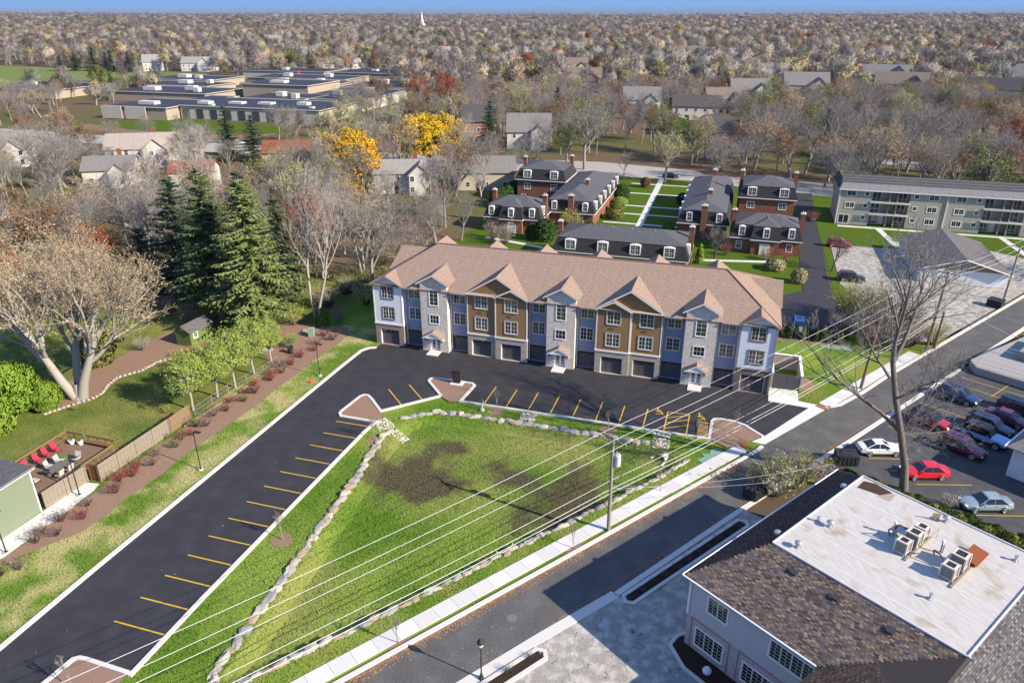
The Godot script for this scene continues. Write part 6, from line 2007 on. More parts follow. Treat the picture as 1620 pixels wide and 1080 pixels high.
func poles_and_wires():
	var grey := mt("pole_grey", Color(0.55, 0.52, 0.49), 0.85, "wood", 1.0)
	var tan_ := mt("pole_tan", Color(0.36, 0.26, 0.15), 0.9, "wood", 1.0)
	var rose := mt("pole_rose", Color(0.42, 0.26, 0.19), 0.9, "wood", 1.0)
	var p1 := pole("grey utility pole with transformer drum on the sidewalk", -7.6, -55.4, 10.1, grey, Vector2(-0.1, 0), true, -0.61, true)
	var p2 := pole("reddish leaning pole on the verge past the drive", 18.2, -92.7, 10.2, rose, Vector2(0.5, 0.1), false)
	var p3 := pole("tan pole with cross arm beside the thicket", 28.4, -107.8, 11.8, tan_, Vector2(0.4, -0.1), true, -0.61)
	pole("short tan stub pole next to the cross-arm pole", 29.6, -108.6, 5.8, tan_, Vector2(0.1, 0), false)
	var p4 := pole("grey pole by the dumpster near the white garage", 44.8, -133.8, 9.4, grey, Vector2(0.2, 0), true, -0.61)
	var far := Vector3(75, 10.5, -176)
	var near := Vector3(-38, 9.6, -12.5)
	var ax := Basis(Vector3.UP, -0.61) * Vector3.RIGHT
	var i := 0
	for s in [-1.1, 0.45, 1.45]:
		wire("power_line", ["top power line on the basin side of the cross arms", "middle power line beside the pole tops", "power line on the street side of the cross arms"][i], [near + ax * s, p1 + ax * s, p3 + ax * s, p4 + ax * s, far + ax * s], 0.5, 0.019)
		i += 1
	for q in [[0.55, "neutral wire below the transformer"], [0.455, "upper communication cable with a slack loop"], [0.41, "lowest communication cable on the poles"]]:
		var f: float = q[0]
		var b1 := Vector3(-7.6, 0, -55.4).lerp(p1, f)
		var b2 := Vector3(18.2, 0, -92.7).lerp(p2, f + 0.02)
		var b3 := Vector3(28.4, 0, -107.8).lerp(p3, f - 0.02)
		var b4 := Vector3(44.8, 0, -133.8).lerp(p4, f)
		wire("cable", q[1], [Vector3(-38, 9.6 * (f + 0.06), -12.5), b1, b2, b3, b4, Vector3(75, 10.5 * f, -176)], 0.45, 0.02 if f > 0.5 else 0.026)
	wire("service_wire", "thin service wire from the transformer pole to the office", [p1 * Vector3(1, 0.5, 1), Vector3(5.5, 6.6, -57.5)], 0.4, 0.014)
	wire("service_wire", "second service wire from the transformer pole across the street", [p1 * Vector3(1, 0.46, 1), Vector3(11.4, 6.4, -62.6)], 0.5, 0.014)
	wire("service_wire", "service wire from the cross-arm pole down across the street to the ramp", [p3 * Vector3(1, 0.72, 1), Vector3(36.5, 5.2, -104), Vector3(58, 5.0, -92)], 0.35, 0.02)
	# the slack loop hanging in the cable
	var b := MB.new()
	var c := Vector3(-14.6, 4.2, -45.6)
	var pts := []
	var rr := []
	for k in 9:
		var a := k / 8.0 * PI
		pts.append(c + Vector3(cos(a) * 0.5, -sin(a) * 0.5, cos(a) * -0.7))
		rr.append(0.03)
	b.tube(pts, rr, 5)
	tag(part(self, "cable_loop", b, mt("wire_grey", Color(0.62, 0.62, 0.63))), "slack cable loop hanging over the basin edge", "cable")

# ---------------------------------------------------------------- vehicles (front towards +x)
func loft(b: MB, st: Array, n := 5):   # stations [x, half width, bottom, top, roundness]
	var rings := []
	for s in st:
		var r := []
		var hw: float = s[1]
		var y0: float = s[2]
		var y1: float = s[3]
		var ym := (y0 + y1) / 2
		for q in [[-0.82, y0], [0.82, y0], [1.0, y0 + (y1 - y0) * 0.22], [1.0, y0 + (y1 - y0) * 0.62], [0.95, y0 + (y1 - y0) * 0.86], [0.80, y1 - 0.015], [0.4, y1 + 0.02], [-0.4, y1 + 0.02], [-0.80, y1 - 0.015], [-0.95, y0 + (y1 - y0) * 0.86], [-1.0, y0 + (y1 - y0) * 0.62], [-1.0, y0 + (y1 - y0) * 0.22]]:
			r.append(Vector3(s[0], q[1], -q[0] * hw))
		rings.append(r)
	for i in rings.size() - 1:
		for k in 12:
			var k2 := (k + 1) % 12
			b.quad(rings[i][k2], rings[i][k], rings[i + 1][k], rings[i + 1][k2])
	b.poly(rings[0].duplicate())
	var e: Array = rings[-1].duplicate()
	e.reverse()
	b.poly(e)

func car(label: String, x: float, z: float, heading: Vector2, paint_: Color, style := "sedan", roof: Color = Color(-1, 0, 0), category := "car") -> Node3D:
	var turn := -atan2(heading.y, heading.x)
	var o := thing("parked_" + ("car" if style in ["sedan", "coupe"] else style), label, category, Vector3(x, 0, z), turn, "parked cars")
	var key := "paint_%.2f_%.2f_%.2f" % [paint_.r, paint_.g, paint_.b]
	var pm := mt(key, paint_, 0.28, "", 1, 0, 0.15, 0.6)
	pm.clearcoat_enabled = true
	pm.clearcoat = 0.8
	pm.clearcoat_roughness = 0.06
	var rm: Material = pm
	if roof.r >= 0:
		rm = mt("car_roof_%.2f_%.2f" % [roof.r, roof.g], roof, 0.4)
	var gl := glass_mat("car_glass", Color(0.012, 0.016, 0.022))
	var dk := mt("car_black", Color(0.02, 0.02, 0.02), 0.6)
	var L := 4.7
	var st := []
	var c := []     # cabin: base rear x, base front x, roof rear x, roof front x, belt y, roof y, half width base, half width roof
	if style == "sedan" or style == "coupe":
		st = [[-2.36, 0.62, 0.42, 0.80], [-2.28, 0.76, 0.3, 0.96], [-1.75, 0.87, 0.24, 1.0], [-1.1, 0.9, 0.22, 0.97], [0.2, 0.9, 0.2, 0.95], [1.0, 0.89, 0.22, 0.93], [1.7, 0.86, 0.24, 0.84], [2.15, 0.78, 0.28, 0.74], [2.36, 0.58, 0.38, 0.62]]
		c = [-1.75, 1.05, -1.0, 0.25, 0.94, 1.44, 0.82, 0.62]
		if style == "coupe":
			c = [-1.95, 1.0, -0.85, 0.15, 0.93, 1.38, 0.80, 0.58]
	elif style == "jeep":
		L = 4.8
		st = [[-2.3, 0.86, 0.5, 1.12], [-2.2, 0.92, 0.42, 1.18], [-1.0, 0.95, 0.4, 1.18], [0.6, 0.95, 0.4, 1.16], [1.2, 0.94, 0.42, 1.16], [2.1, 0.92, 0.46, 1.1], [2.32, 0.86, 0.5, 1.02]]
		c = [-2.2, 0.75, -2.1, 0.35, 1.16, 1.84, 0.88, 0.8]
	else:
		st = [[-2.34, 0.72, 0.45, 0.95], [-2.26, 0.84, 0.34, 1.1], [-1.7, 0.92, 0.28, 1.14], [-0.8, 0.94, 0.26, 1.1], [0.4, 0.94, 0.26, 1.08], [1.1, 0.92, 0.28, 1.06], [1.8, 0.88, 0.3, 0.96], [2.2, 0.80, 0.34, 0.86], [2.36, 0.62, 0.42, 0.74]]
		c = [-2.2, 1.15, -1.75, 0.35, 1.07, 1.66, 0.86, 0.70]
	var b := MB.new()
	loft(b, st)
	var body := part(o, "body", b, pm)
	# greenhouse
	b = MB.new()
	var y0: float = c[4] - 0.04
	var y1: float = c[5]
	var w0: float = c[6]
	var w1: float = c[7]
	var P := [Vector3(c[0], y0, w0), Vector3(c[1], y0, w0), Vector3(c[3], y1, w1), Vector3(c[2], y1, w1), Vector3(c[0], y0, -w0), Vector3(c[1], y0, -w0), Vector3(c[3], y1, -w1), Vector3(c[2], y1, -w1)]
	b.quad(P[0], P[1], P[2], P[3]); b.quad(P[5], P[4], P[7], P[6]); b.quad(P[1], P[5], P[6], P[2]); b.quad(P[4], P[0], P[3], P[7])
	part(o, "window_glass", b, gl)
	b = MB.new()
	var mx: float = (c[2] + c[3]) / 2
	var hx: float = (c[3] - c[2]) / 2
	var rings := []
	for q in [[1.03, 0.0, 1.02], [1.0, 0.045, 0.98], [0.8, 0.075, 0.75]]:
		rings.append([Vector3(mx - hx * q[0], y1 + q[1], w1 * q[2]), Vector3(mx + hx * q[0], y1 + q[1], w1 * q[2]), Vector3(mx + hx * q[0], y1 + q[1], -w1 * q[2]), Vector3(mx - hx * q[0], y1 + q[1], -w1 * q[2])])
	for i in 2:
		for k in 4:
			var k2 := (k + 1) % 4
			b.quad(rings[i][k], rings[i][k2], rings[i + 1][k2], rings[i + 1][k])
	b.poly(rings[2])
	for s in [0, 4]:
		b.tube([P[s], P[s + 3]], [0.05, 0.05], 5); b.tube([P[s + 1], P[s + 2]], [0.045, 0.045], 5)
		var m0: Vector3 = P[s].lerp(P[s + 1], 0.52)
		var m1: Vector3 = P[s + 3].lerp(P[s + 2], 0.5)
		b.tube([m0, m1], [0.04, 0.04], 4)
		b.tube([P[s], P[s + 1]], [0.03, 0.03], 4)
		if style == "suv" or style == "jeep":
			b.tube([P[s].lerp(P[s + 1], 0.22), P[s + 3].lerp(P[s + 2], 0.18)], [0.06, 0.06], 4)
	part(o, "roof", b, rm)
	if style == "suv":
		for s in [-1.0, 1.0]:
			b = MB.new()
			b.tube([Vector3(c[2] + 0.2, y1 + 0.12, s * w1 * 0.9), Vector3(c[3] - 0.2, y1 + 0.12, s * w1 * 0.9)], [0.02, 0.02], 5)
			part(o, "roof_rail", b, mt("rail_silver", Color(0.55, 0.55, 0.56), 0.3, "", 1, 0, 0.8))
		b = MB.new()
		b.prism(pv([mx - hx * 0.55, -w1 * 0.5, mx + hx * 0.6, -w1 * 0.5, mx + hx * 0.6, w1 * 0.5, mx - hx * 0.55, w1 * 0.5]), y1 + 0.07, y1 + 0.083)
		part(o, "sunroof", b, gl)
	var rr := 0.34 if style in ["sedan", "coupe"] else (0.37 if style == "suv" else 0.42)
	for wx in [-1.38, 1.42]:
		for s in [-1.0, 1.0]:
			var zz: float = s * (0.93 if style == "jeep" else 0.86)
			b = MB.new()
			b.tube([Vector3(0, 0, -0.115), Vector3(0, 0, -0.09), Vector3(0, 0, 0.09), Vector3(0, 0, 0.115)], [rr * 0.9, rr, rr, rr * 0.9], 20, true)
			var w := part(o, "wheel", b, mt("tyre", Color(0.018, 0.018, 0.018), 0.85))
			w.position = Vector3(wx, rr, zz)
			b = MB.new()
			for k in 5:
				var a := TAU * k / 5
				b.box(Vector3(cos(a) * rr * 0.32, sin(a) * rr * 0.32, s * 0.118), Vector3(rr * 0.56, rr * 0.2, 0.02), Basis(Vector3(0, 0, 1), a))
			for k in 20:
				var a := TAU * k / 20
				var a2 := TAU * (k + 1) / 20
				b.tube([Vector3(cos(a) * rr * 0.64, sin(a) * rr * 0.64, s * 0.118), Vector3(cos(a2) * rr * 0.64, sin(a2) * rr * 0.64, s * 0.118)], [0.03, 0.03], 4)
			b.box(Vector3(0, 0, s * 0.12), Vector3(0.12, 0.12, 0.02))
			part(w, "rim", b, mt("rim_silver", Color(0.60, 0.60, 0.61), 0.3, "", 1, 0, 0.7))
			b = MB.new()
			for k in 9:
				var a := PI * k / 8
				var a2 := PI * (k + 1) / 8
				if k < 8:
					b.tube([Vector3(wx + cos(a) * rr * 1.1, rr + sin(a) * rr * 1.1, zz + s * 0.045), Vector3(wx + cos(a2) * rr * 1.1, rr + sin(a2) * rr * 1.1, zz + s * 0.045)], [0.055, 0.055], 5)
			part(o, "wheel_arch", b, dk if style in ["suv", "jeep"] else pm)
	for s in [-1.0, 1.0]:
		b = MB.new()
		b.box(Vector3(st[-1][0] - 0.12, 0.68 if style != "jeep" else 0.88, s * 0.62), Vector3(0.22, 0.13, 0.26), Basis(Vector3.UP, -s * 0.35))
		part(o, "headlight", b, mt("lamp_clear", Color(0.7, 0.72, 0.75), 0.15))
		b = MB.new()
		b.box(Vector3(st[0][0] + 0.08, 0.82 if style in ["sedan", "coupe"] else 1.0, s * 0.64), Vector3(0.14, 0.2 if style in ["sedan", "coupe"] else 0.34, 0.22))
		part(o, "tail_light", b, mt("lamp_red", Color(0.35, 0.01, 0.01), 0.2))
		b = MB.new()
		b.box(Vector3(c[1] - 0.35, c[4] + 0.1, s * (w0 + 0.14)), Vector3(0.12, 0.14, 0.2))
		part(o, "mirror", b, pm)
	b = MB.new()
	b.box(Vector3(st[-1][0] - 0.04, 0.5, 0), Vector3(0.1, 0.18, 0.9))
	b.box(Vector3(st[-1][0] - 0.05, 0.3, 0), Vector3(0.14, 0.12, 1.3))
	b.box(Vector3(st[0][0] + 0.05, 0.36, 0), Vector3(0.14, 0.14, 1.3))
	part(o, "grille", b, dk)
	b = MB.new()
	for s in [-1.0, 1.0]:
		b.span(-0.9, 1.0, 0.2, 0.27, s * 0.9 - 0.04, s * 0.9 + 0.04)
		for xx in [-0.55, 0.5]:
			b.span(xx, xx + 0.18, c[4] - 0.22, c[4] - 0.19, s * (st[4][1] - 0.02) - 0.03, s * (st[4][1] - 0.02) + 0.03)
	part(o, "sill", b, dk)
	return o

func vehicles():
	var v := Vector2(0.82, 0.572)
	var w := Vector2(0.958, -0.284)
	car("navy sport utility parked nearest the street ramp", 29.3, -93.0, v, Color(0.02, 0.04, 0.13), "suv", Color(-1, 0, 0), "sport utility")
	car("red sport utility backed up to the street kerb", 24.7, -85.3, v, Color(0.45, 0.02, 0.025), "suv", Color(0.015, 0.015, 0.02), "sport utility")
	car("maroon sport utility in front of the pale blue jeep", 26.9, -80.0, v, Color(0.13, 0.012, 0.05), "suv", Color(-1, 0, 0), "sport utility")
	car("pale blue boxy jeep with black top", 29.9, -83.0, v, Color(0.24, 0.44, 0.78), "jeep", Color(0.012, 0.012, 0.012), "jeep")
	car("dark navy sport utility directly behind the jeep", 31.0, -85.9, v, Color(0.015, 0.025, 0.09), "suv", Color(-1, 0, 0), "sport utility")
	car("dark plum sedan beyond the navy sport utility", 33.6, -88.6, v, Color(0.14, 0.012, 0.06), "sedan")
	car("black sport utility farthest up the car park row", 35.6, -91.6, v, Color(0.008, 0.01, 0.018), "suv", Color(-1, 0, 0), "sport utility")
	car("white coupe by the dumpster fence", 18.3, -77.2, w, Color(0.78, 0.78, 0.77), "coupe", Color(-1, 0, 0))
	car("bright red sedan beside the tall bare tree", 22.1, -73.7, -w, Color(0.75, 0.01, 0.02), "sedan")
	car("silver blue sedan beside the office hedge", 26.7, -69.5, -w, Color(0.27, 0.35, 0.40), "sedan")
	car("small red car on the worn lot before the condominiums", 21.3, -158.6, Vector2(1, 0.05), Color(0.45, 0.01, 0.02), "suv")
	car("dark car on the worn lot near the thicket", 21.4, -136.8, Vector2(1, 0), Color(0.02, 0.025, 0.05), "suv")
	car("dark car on the pale avenue behind the court", -18.7, -217.6, Vector2(1, 0.03), Color(0.01, 0.015, 0.03), "sedan")
	car("grey sport utility with blue roof load behind the arborvitae row", 11.4, -110.3, Vector2(0, 1), Color(0.25, 0.26, 0.28), "suv", Color(0.03, 0.12, 0.42), "sport utility")
	car("dark blue car behind the arborvitae row", 16.3, -110.6, Vector2(0, 1), Color(0.01, 0.03, 0.12), "sedan")
	rng.seed = 77
	for i in 9:
		car("%s car on the pale avenue before the school, %s along" % [["white", "dark", "silver"][i % 3], ["first", "second", "third", "fourth", "fifth", "sixth", "seventh", "eighth", "ninth"][i]], -216 + i * 7.0, -233.0 - (i % 2) * 1.5 + i * 0.35, Vector2(1, -0.05), [Color(0.7, 0.7, 0.7), Color(0.03, 0.03, 0.04), Color(0.35, 0.36, 0.38)][i % 3], ["sedan", "suv"][i % 2])

# ---------------------------------------------------------------- the back yard on the far side of the drive
func fence_run(label: String, a: Vector2, c: Vector2, h: float, n: int, m: Material, rails := true):
	var o := thing("board_fence", label, "fence", Vector3(a.x, 0, a.y), -atan2((c - a).y, (c - a).x))
	var L := (c - a).length()
	var w := L / n
	var kinds := []
	for k in 4:
		var b := MB.new()
		b.col = g1([1.0, 0.86, 0.93, 0.78][k])
		b.span(0.006, w - 0.006, 0.05, h + [0.0, 0.02, -0.015, 0.01][k], -0.012, 0.012)
		kinds.append(b.mesh())
	for i in n:
		var p := put(o, "board", kinds[(i * 5 + i / 3) % 4], m)
		p.position.x = w * i
	var posts := maxi(2, int(L / 2.4) + 1)
	for i in posts:
		var b := MB.new()
		b.span(-0.05, 0.05, 0, h + 0.03, 0.014, 0.11)
		var p := part(o, "post", b, m)
		p.position.x = lerpf(0.06, L - 0.06, float(i) / (posts - 1))
	if rails:
		for y in [0.35, h * 0.55, h - 0.25]:
			var b := MB.new()
			b.span(0, L, y - 0.045, y + 0.045, 0.013, 0.05)
			part(o, "rail", b, m)

func lamp(label: String, x: float, z: float, h: float):
	var o := thing("lot_lamp", label, "lamp post", Vector3(x, 0, z), 0.0, "slim black lamps along the drive")
	var dk := mt("iron_black", Color(0.03, 0.03, 0.03), 0.6)
	var b := MB.new()
	b.cyl(Vector3(0, -0.05, 0), 0.26, 0.26, 0.2, 14)
	part(o, "footing", b, mt("kerb_concrete", Color(0.72, 0.70, 0.66)))
	b = MB.new()
	b.tube([Vector3(0, 0.12, 0), Vector3(0, h, 0)], [0.06, 0.05], 8, true)
	b.span(-0.13, 0.13, 0.14, 0.18, -0.13, 0.13)
	part(o, "pole", b, dk)
	b = MB.new()
	b.tube([Vector3(0, h - 0.05, 0), Vector3(0.28, h, 0)], [0.035, 0.035], 6)
	b.span(0.2, 0.85, h - 0.03, h + 0.08, -0.17, 0.17)
	part(o, "lamp_head", b, dk)

func chair(label: String, x: float, z: float, turn: float, m: Material, y := 0.62, tall := true):
	var o := thing("deck_chair", label, "chair", Vector3(x, y, z), turn)
	var b := MB.new()
	b.box(Vector3(0, 0.42, 0), Vector3(0.62, 0.07, 0.62))
	part(o, "seat", b, m)
	b = MB.new()
	b.box(Vector3(0, 0.78, -0.36), Vector3(0.62, 0.78 if tall else 0.55, 0.06), Basis(Vector3.RIGHT, -0.25))
	part(o, "backrest", b, m)
	var dk := mt("iron_black", Color(0.03, 0.03, 0.03), 0.6)
	for s in [[-1, -1], [1, -1], [1, 1], [-1, 1]]:
		b = MB.new()
		b.tube([Vector3(s[0] * 0.29, 0, s[1] * 0.32), Vector3(s[0] * 0.29, 0.42, s[1] * 0.26)], [0.022, 0.022], 5)
		part(o, "leg", b, dk)
	for s in [-1, 1]:
		b = MB.new()
		b.tube([Vector3(s * 0.33, 0.42, 0.28), Vector3(s * 0.33, 0.64, 0.2), Vector3(s * 0.33, 0.66, -0.3)], [0.022, 0.025, 0.022], 5)
		part(o, "armrest", b, dk)

func yard():
	rng.seed = 808
	var green := mt("house_sage", Color(0.235, 0.285, 0.20), 0.8, "fine", 1.0)
	var white := mt("white_trim", Color(0.78, 0.78, 0.78), 0.6)
	var o := thing("house", "sage green house with grey roof beside the timber deck", "house", Vector3(-64.2, 0, -38.6))
	marks.append(["the sage green house", -62.0, -40.0])
	var b := MB.new()
	b.span(-4.2, 3.8, 0, 4.9, -3.6, 12)
	part(o, "wall", b, green)
	b = MB.new()
	for s in [[3.8, -3.6], [3.8, 12]]:
		b.span(s[0] - 0.06, s[0] + 0.05, 0, 4.9, s[1] - 0.06, s[1] + 0.06)
	b.span(-4.3, 4.2, 4.75, 4.98, -4.0, -3.85)
	b.span(4.05, 4.2, 4.75, 4.98, -3.85, 12)
	part(o, "corner_trim", b, white)
	b = MB.new()
	slab_roof(b, [Vector3(4.25, 4.95, 12), Vector3(4.25, 4.95, -4.05), Vector3(-2.0, 7.4, -1.5), Vector3(-2.0, 7.4, 12)])
	slab_roof(b, [Vector3(4.25, 4.95, -4.05), Vector3(-7, 4.95, -4.05), Vector3(-2.0, 7.4, -1.5)])
	part(o, "roof", b, mt("sage_roof", Color(0.10, 0.105, 0.125), 0.9, "shingle", 4.0, 0.6))
	b = MB.new()
	b.span(3.8, 3.95, 0.3, 0.9, 1.2, 1.7); b.tube([Vector3(3.9, 0.6, 1.4), Vector3(3.9, 3.6, 0.9)], [0.03, 0.03], 5)
	part(o, "meter_box", b, mt("vent_metal", Color(0.5, 0.5, 0.52)))
	# deck
	var wood := mt("deck_wood", Color(0.40, 0.295, 0.20), 0.85, "wood", 1.5, 0.3)
	var oak := mt("deck_rail_wood", Color(0.48, 0.335, 0.17), 0.85, "wood", 1.0, 0.3)
	var d := thing("timber_deck", "timber deck with railings behind the sage green house", "deck", Vector3(-68.0, 0, -53.0))
	var kinds := []
	for k in 3:
		b = MB.new()
		b.col = g1([1.0, 0.88, 0.94][k])
		b.span(0, 7.2, 0.52, 0.6, 0.005, 0.185)
		kinds.append(b.mesh())
	for i in 48:
		var p := put(d, "board", kinds[(i * 7 + i / 2) % 3], wood)
		p.position.z = 0.2 + i * 0.19
	b = MB.new()
	b.span(0.0, 7.2, 0.0, 0.5, 0.15, 9.3)
	part(d, "deck_frame", b, mt("deck_skirt", Color(0.16, 0.12, 0.085), 0.9))
	for r in [[0.0, 0.2, 0.0, 9.0], [0.0, 0.15, 2.4, 0.15], [7.2, 1.0, 7.2, 5.2]]:
		var a := Vector2(r[0], r[1])
		var c := Vector2(r[2], r[3])
		var L := (c - a).length()
		var rl := Node3D.new()
		rl.name = "railing"
		d.add_child(rl, true)
		rl.position = Vector3(a.x, 0.6, a.y)
		rl.rotation.y = -atan2((c - a).y, (c - a).x)
		b = MB.new()
		b.span(0, L, 0.92, 0.98, -0.07, 0.07)
		b.span(0, L, 0.82, 0.91, -0.025, 0.025)
		b.span(0, L, 0.1, 0.18, -0.025, 0.025)
		part(rl, "handrail", b, oak)
		b = MB.new()
		b.span(-0.018, 0.018, 0.18, 0.82, -0.018, 0.018)
		var pm := b.mesh()
		for i in int(L / 0.14):
			var p := put(rl, "baluster", pm, oak)
			p.position.x = 0.07 + i * 0.14
		for x in [0.0, L * 0.5, L]:
			b = MB.new()
			b.span(x - 0.05, x + 0.05, 0, 1.0, -0.05, 0.05)
			part(rl, "post", b, oak)
	b = MB.new()
	b.span(2.8, 6.6, 0.95, 1.03, 0.3, 0.75)
	var be := part(d, "bench_seat", b, mt("bench_wood", Color(0.40, 0.20, 0.10), 0.8, "wood", 1.0))
	b = MB.new()
	b.span(2.8, 6.6, 1.25, 1.55, 0.1, 0.16)
	for k in 4:
		b.span(2.85 + k * 1.2, 2.95 + k * 1.2, 0.6, 1.55, 0.05, 0.12)
	part(be, "bench_back", b, oak)
	var redm := mt("cushion_red", Color(0.52, 0.03, 0.07), 0.8)
	var i := 0
	for q in [[-66.6, -46.6], [-66.6, -47.9], [-66.7, -49.1], [-66.7, -50.2]]:
		chair("red deck chair, %s" % ["closest to the green house", "next to the end one by the house", "third in the row from the house", "farthest from the green house"][i], q[0], q[1], PI / 2 + 0.1, redm)
		i += 1
	var grey := mt("sling_grey", Color(0.50, 0.50, 0.48), 0.8)
	i = 0
	for q in [[-64.6, -47.4, 1.9], [-64.5, -48.5, 1.75], [-62.4, -46.5, -1.5], [-62.3, -47.6, -1.6], [-63.2, -49.4, 0.1], [-63.9, -45.0, 3.2]]:
		chair("pale sling chair at the deck table, %s" % ["nearer the house on the red chairs' side", "farther from the house on the red chairs' side", "nearer the house on the fence side", "farther along the fence side", "at the table end by the rail", "at the table end by the house"][i], q[0], q[1], q[2], grey, 0.6, false)
		i += 1
	var t := thing("deck_table", "dark slatted dining table on the deck", "table", Vector3(-63.5, 0.6, -47.2))
	for k in 6:
		b = MB.new()
		b.span(-0.5 + k * 0.17, -0.35 + k * 0.17, 0.7, 0.74, -1.1, 1.1)
		part(t, "slat", b, mt("table_grey", Color(0.13, 0.13, 0.14), 0.6))
	for s in [[-1, -1], [1, -1], [1, 1], [-1, 1]]:
		b = MB.new()
		b.tube([Vector3(s[0] * 0.42, 0, s[1] * 0.95), Vector3(s[0] * 0.42, 0.7, s[1] * 0.95)], [0.03, 0.03], 6)
		part(t, "leg", b, mt("iron_black", Color(0.03, 0.03, 0.03)))
	for q in [[-66.5, -52.0, "white pot with dark planting by the deck corner"], [-65.5, -52.2, "second white pot on the deck, nearer the bench"]]:
		var pt := thing("planter", q[2], "planter", Vector3(q[0], 0.6, q[1]))
		b = MB.new()
		b.lathe(Vector3.ZERO, [[0.2, 0], [0.3, 0.25], [0.33, 0.5], [0.28, 0.5], [0.26, 0.42], [0, 0.42]], 14)
		part(pt, "pot", b, white)
		b = MB.new()
		for k in 60:
			leaf(b, Vector3(rf(-0.22, 0.22), 0.5 + rf(0, 0.25), rf(-0.22, 0.22)), 0.08, Vector3.UP, Color.WHITE)
		part(pt, "plant", b, tint("leaf_box"))
	b = MB.new()
	b.prism(pv([-65.3, -49.8, -64.6, -49.6, -64.7, -49.2, -65.4, -49.3]), 0.605, 0.63)
	tag(part(self, "door_mat", b, mt("mat_green", Color(0.07, 0.30, 0.05), 0.9)), "small green mat on the deck boards", "mat")
	# fences
	var pale := mt("fence_pale", Color(0.56, 0.51, 0.455), 0.9, "wood", 1.0, 0.4)
	var tan_ := mt("fence_tan", Color(0.50, 0.38, 0.245), 0.9, "wood", 1.0, 0.4)
	fence_run("weathered board fence between green house and garden gap", Vector2(-60.3, -42.6), Vector2(-60.0, -47.5), 1.9, 33, pale)
	fence_run("weathered board fence alongside the deck and mulch bed", Vector2(-58.7, -47.8), Vector2(-58.4, -57.7), 2.0, 66, pale)
	fence_run("newer tan board fence at the end of the weathered one", Vector2(-58.4, -57.8), Vector2(-58.4, -61.2), 2.0, 23, tan_)
	fence_run("short rust coloured gate panel in the fence gap", Vector2(-60.0, -47.9), Vector2(-58.8, -47.9), 1.9, 8, mt("fence_rust", Color(0.34, 0.16, 0.075), 0.9, "wood", 1.0))
	# wire fence
	var wf := thing("wire_fence", "low silver wire fence in front of the cedars", "fence", Vector3(-58.45, 0, -62.0))
	var galv := mt("galvanised", Color(0.55, 0.55, 0.55), 0.45, "", 1, 0, 0.5)
	var line := [Vector3(0, 0, 0), Vector3(0.1, 0, -3), Vector3(0.2, 0, -6), Vector3(0.8, 0, -9), Vector3(1.3, 0, -12), Vector3(1.4, 0, -15)]
	for k in line.size():
		b = MB.new()
		b.tube([line[k], line[k] + Vector3(0, 1.25, 0)], [0.03, 0.03], 6, true)
		part(wf, "post", b, galv)
	b = MB.new()
	for k in line.size() - 1:
		for y in [0.1, 0.65, 1.2]:
			b.tube([line[k] + Vector3(0, y, 0), line[k + 1] + Vector3(0, y, 0)], [0.016, 0.016], 4)
		for j in 14:
			var f := (j + 0.5) / 14.0
			var p: Vector3 = line[k].lerp(line[k + 1], f)
			b.tube([p + Vector3(0, 0.1, 0), p + Vector3(0, 1.2, 0)], [0.007, 0.007], 3)
	part(wf, "wire_mesh", b, galv)
	# timber and stone edging of the bed
	b = MB.new()
	for k in 14:
		b.box(Vector3(-57.95 + k * 0.09, 0.08, -60.0 - k * 1.15), Vector3(0.16, 0.2, 1.12), Basis(Vector3.UP, -0.07))
	tag(part(self, "timber_edging", b, mt("sleeper", Color(0.55, 0.46, 0.36))), "weathered timber edging along the mulch bed", "edging")
	var ge := thing("stone_edging", "pale curved stone edging of the garden bed", "edging")
	var pts := [-76.0, -56.8, -74.9, -59.1, -73.6, -61.6, -73.4, -63.2, -74.6, -65.6, -74.9, -67.4, -73.4, -69.9, -73.2, -72.9, -72.1, -74.2]
	for k in range(0, pts.size() - 2, 2):
		var a := Vector2(pts[k], pts[k + 1])
		var c := Vector2(pts[k + 2], pts[k + 3])
		var n := int((c - a).length() / 0.5)
		for j in n:
			var p := a.lerp(c, (j + 0.5) / n)
			b = MB.new()
			b.lump(Vector3.ZERO, Vector3(0.5, 0.3, 0.4), k * 31 + j, 0.25, rf(0, 3))
			var s := part(ge, "stone", b, mt("boulder_white", Color(0.60, 0.55, 0.475)))
			s.position = Vector3(p.x, 0.06, p.y)
	# shed
	var sh := thing("garden_shed", "moss green garden shed with grey shingled roof", "shed", Vector3(-73.2, 0, -80.6), -0.06)
	marks.append(["the green shed", -73.2, -80.6])
	var moss := mt("shed_green", Color(0.165, 0.235, 0.065), 0.8, "fine", 1.0)
	b = MB.new()
	b.span(-1.35, 1.35, 0, 2.25, -2.2, 2.2)
	for s in [-2.2, 2.2]:
		if s > 0:
			b.poly([Vector3(-1.35, 2.25, s), Vector3(1.35, 2.25, s), Vector3(0, 3.05, s)])
		else:
			b.poly([Vector3(1.35, 2.25, s), Vector3(-1.35, 2.25, s), Vector3(0, 3.05, s)])
	for k in 12:
		b.span(1.35, 1.365, 0, 2.2, -2.1 + k * 0.37, -2.08 + k * 0.37)
	for k in 7:
		b.span(-1.25 + k * 0.4, -1.23 + k * 0.4, 0, 2.3, 2.2, 2.215)
	part(sh, "wall", b, moss)
	b = MB.new()
	slab_roof(b, [Vector3(-1.6, 2.15, 2.4), Vector3(0, 3.12, 2.4), Vector3(0, 3.12, -2.4), Vector3(-1.6, 2.15, -2.4)], 0.08)
	slab_roof(b, [Vector3(0, 3.12, 2.4), Vector3(1.6, 2.15, 2.4), Vector3(1.6, 2.15, -2.4), Vector3(0, 3.12, -2.4)], 0.08)
	part(sh, "roof", b, mt("shed_roof", Color(0.17, 0.17, 0.18), 0.9, "shingle", 4.0, 0.6))
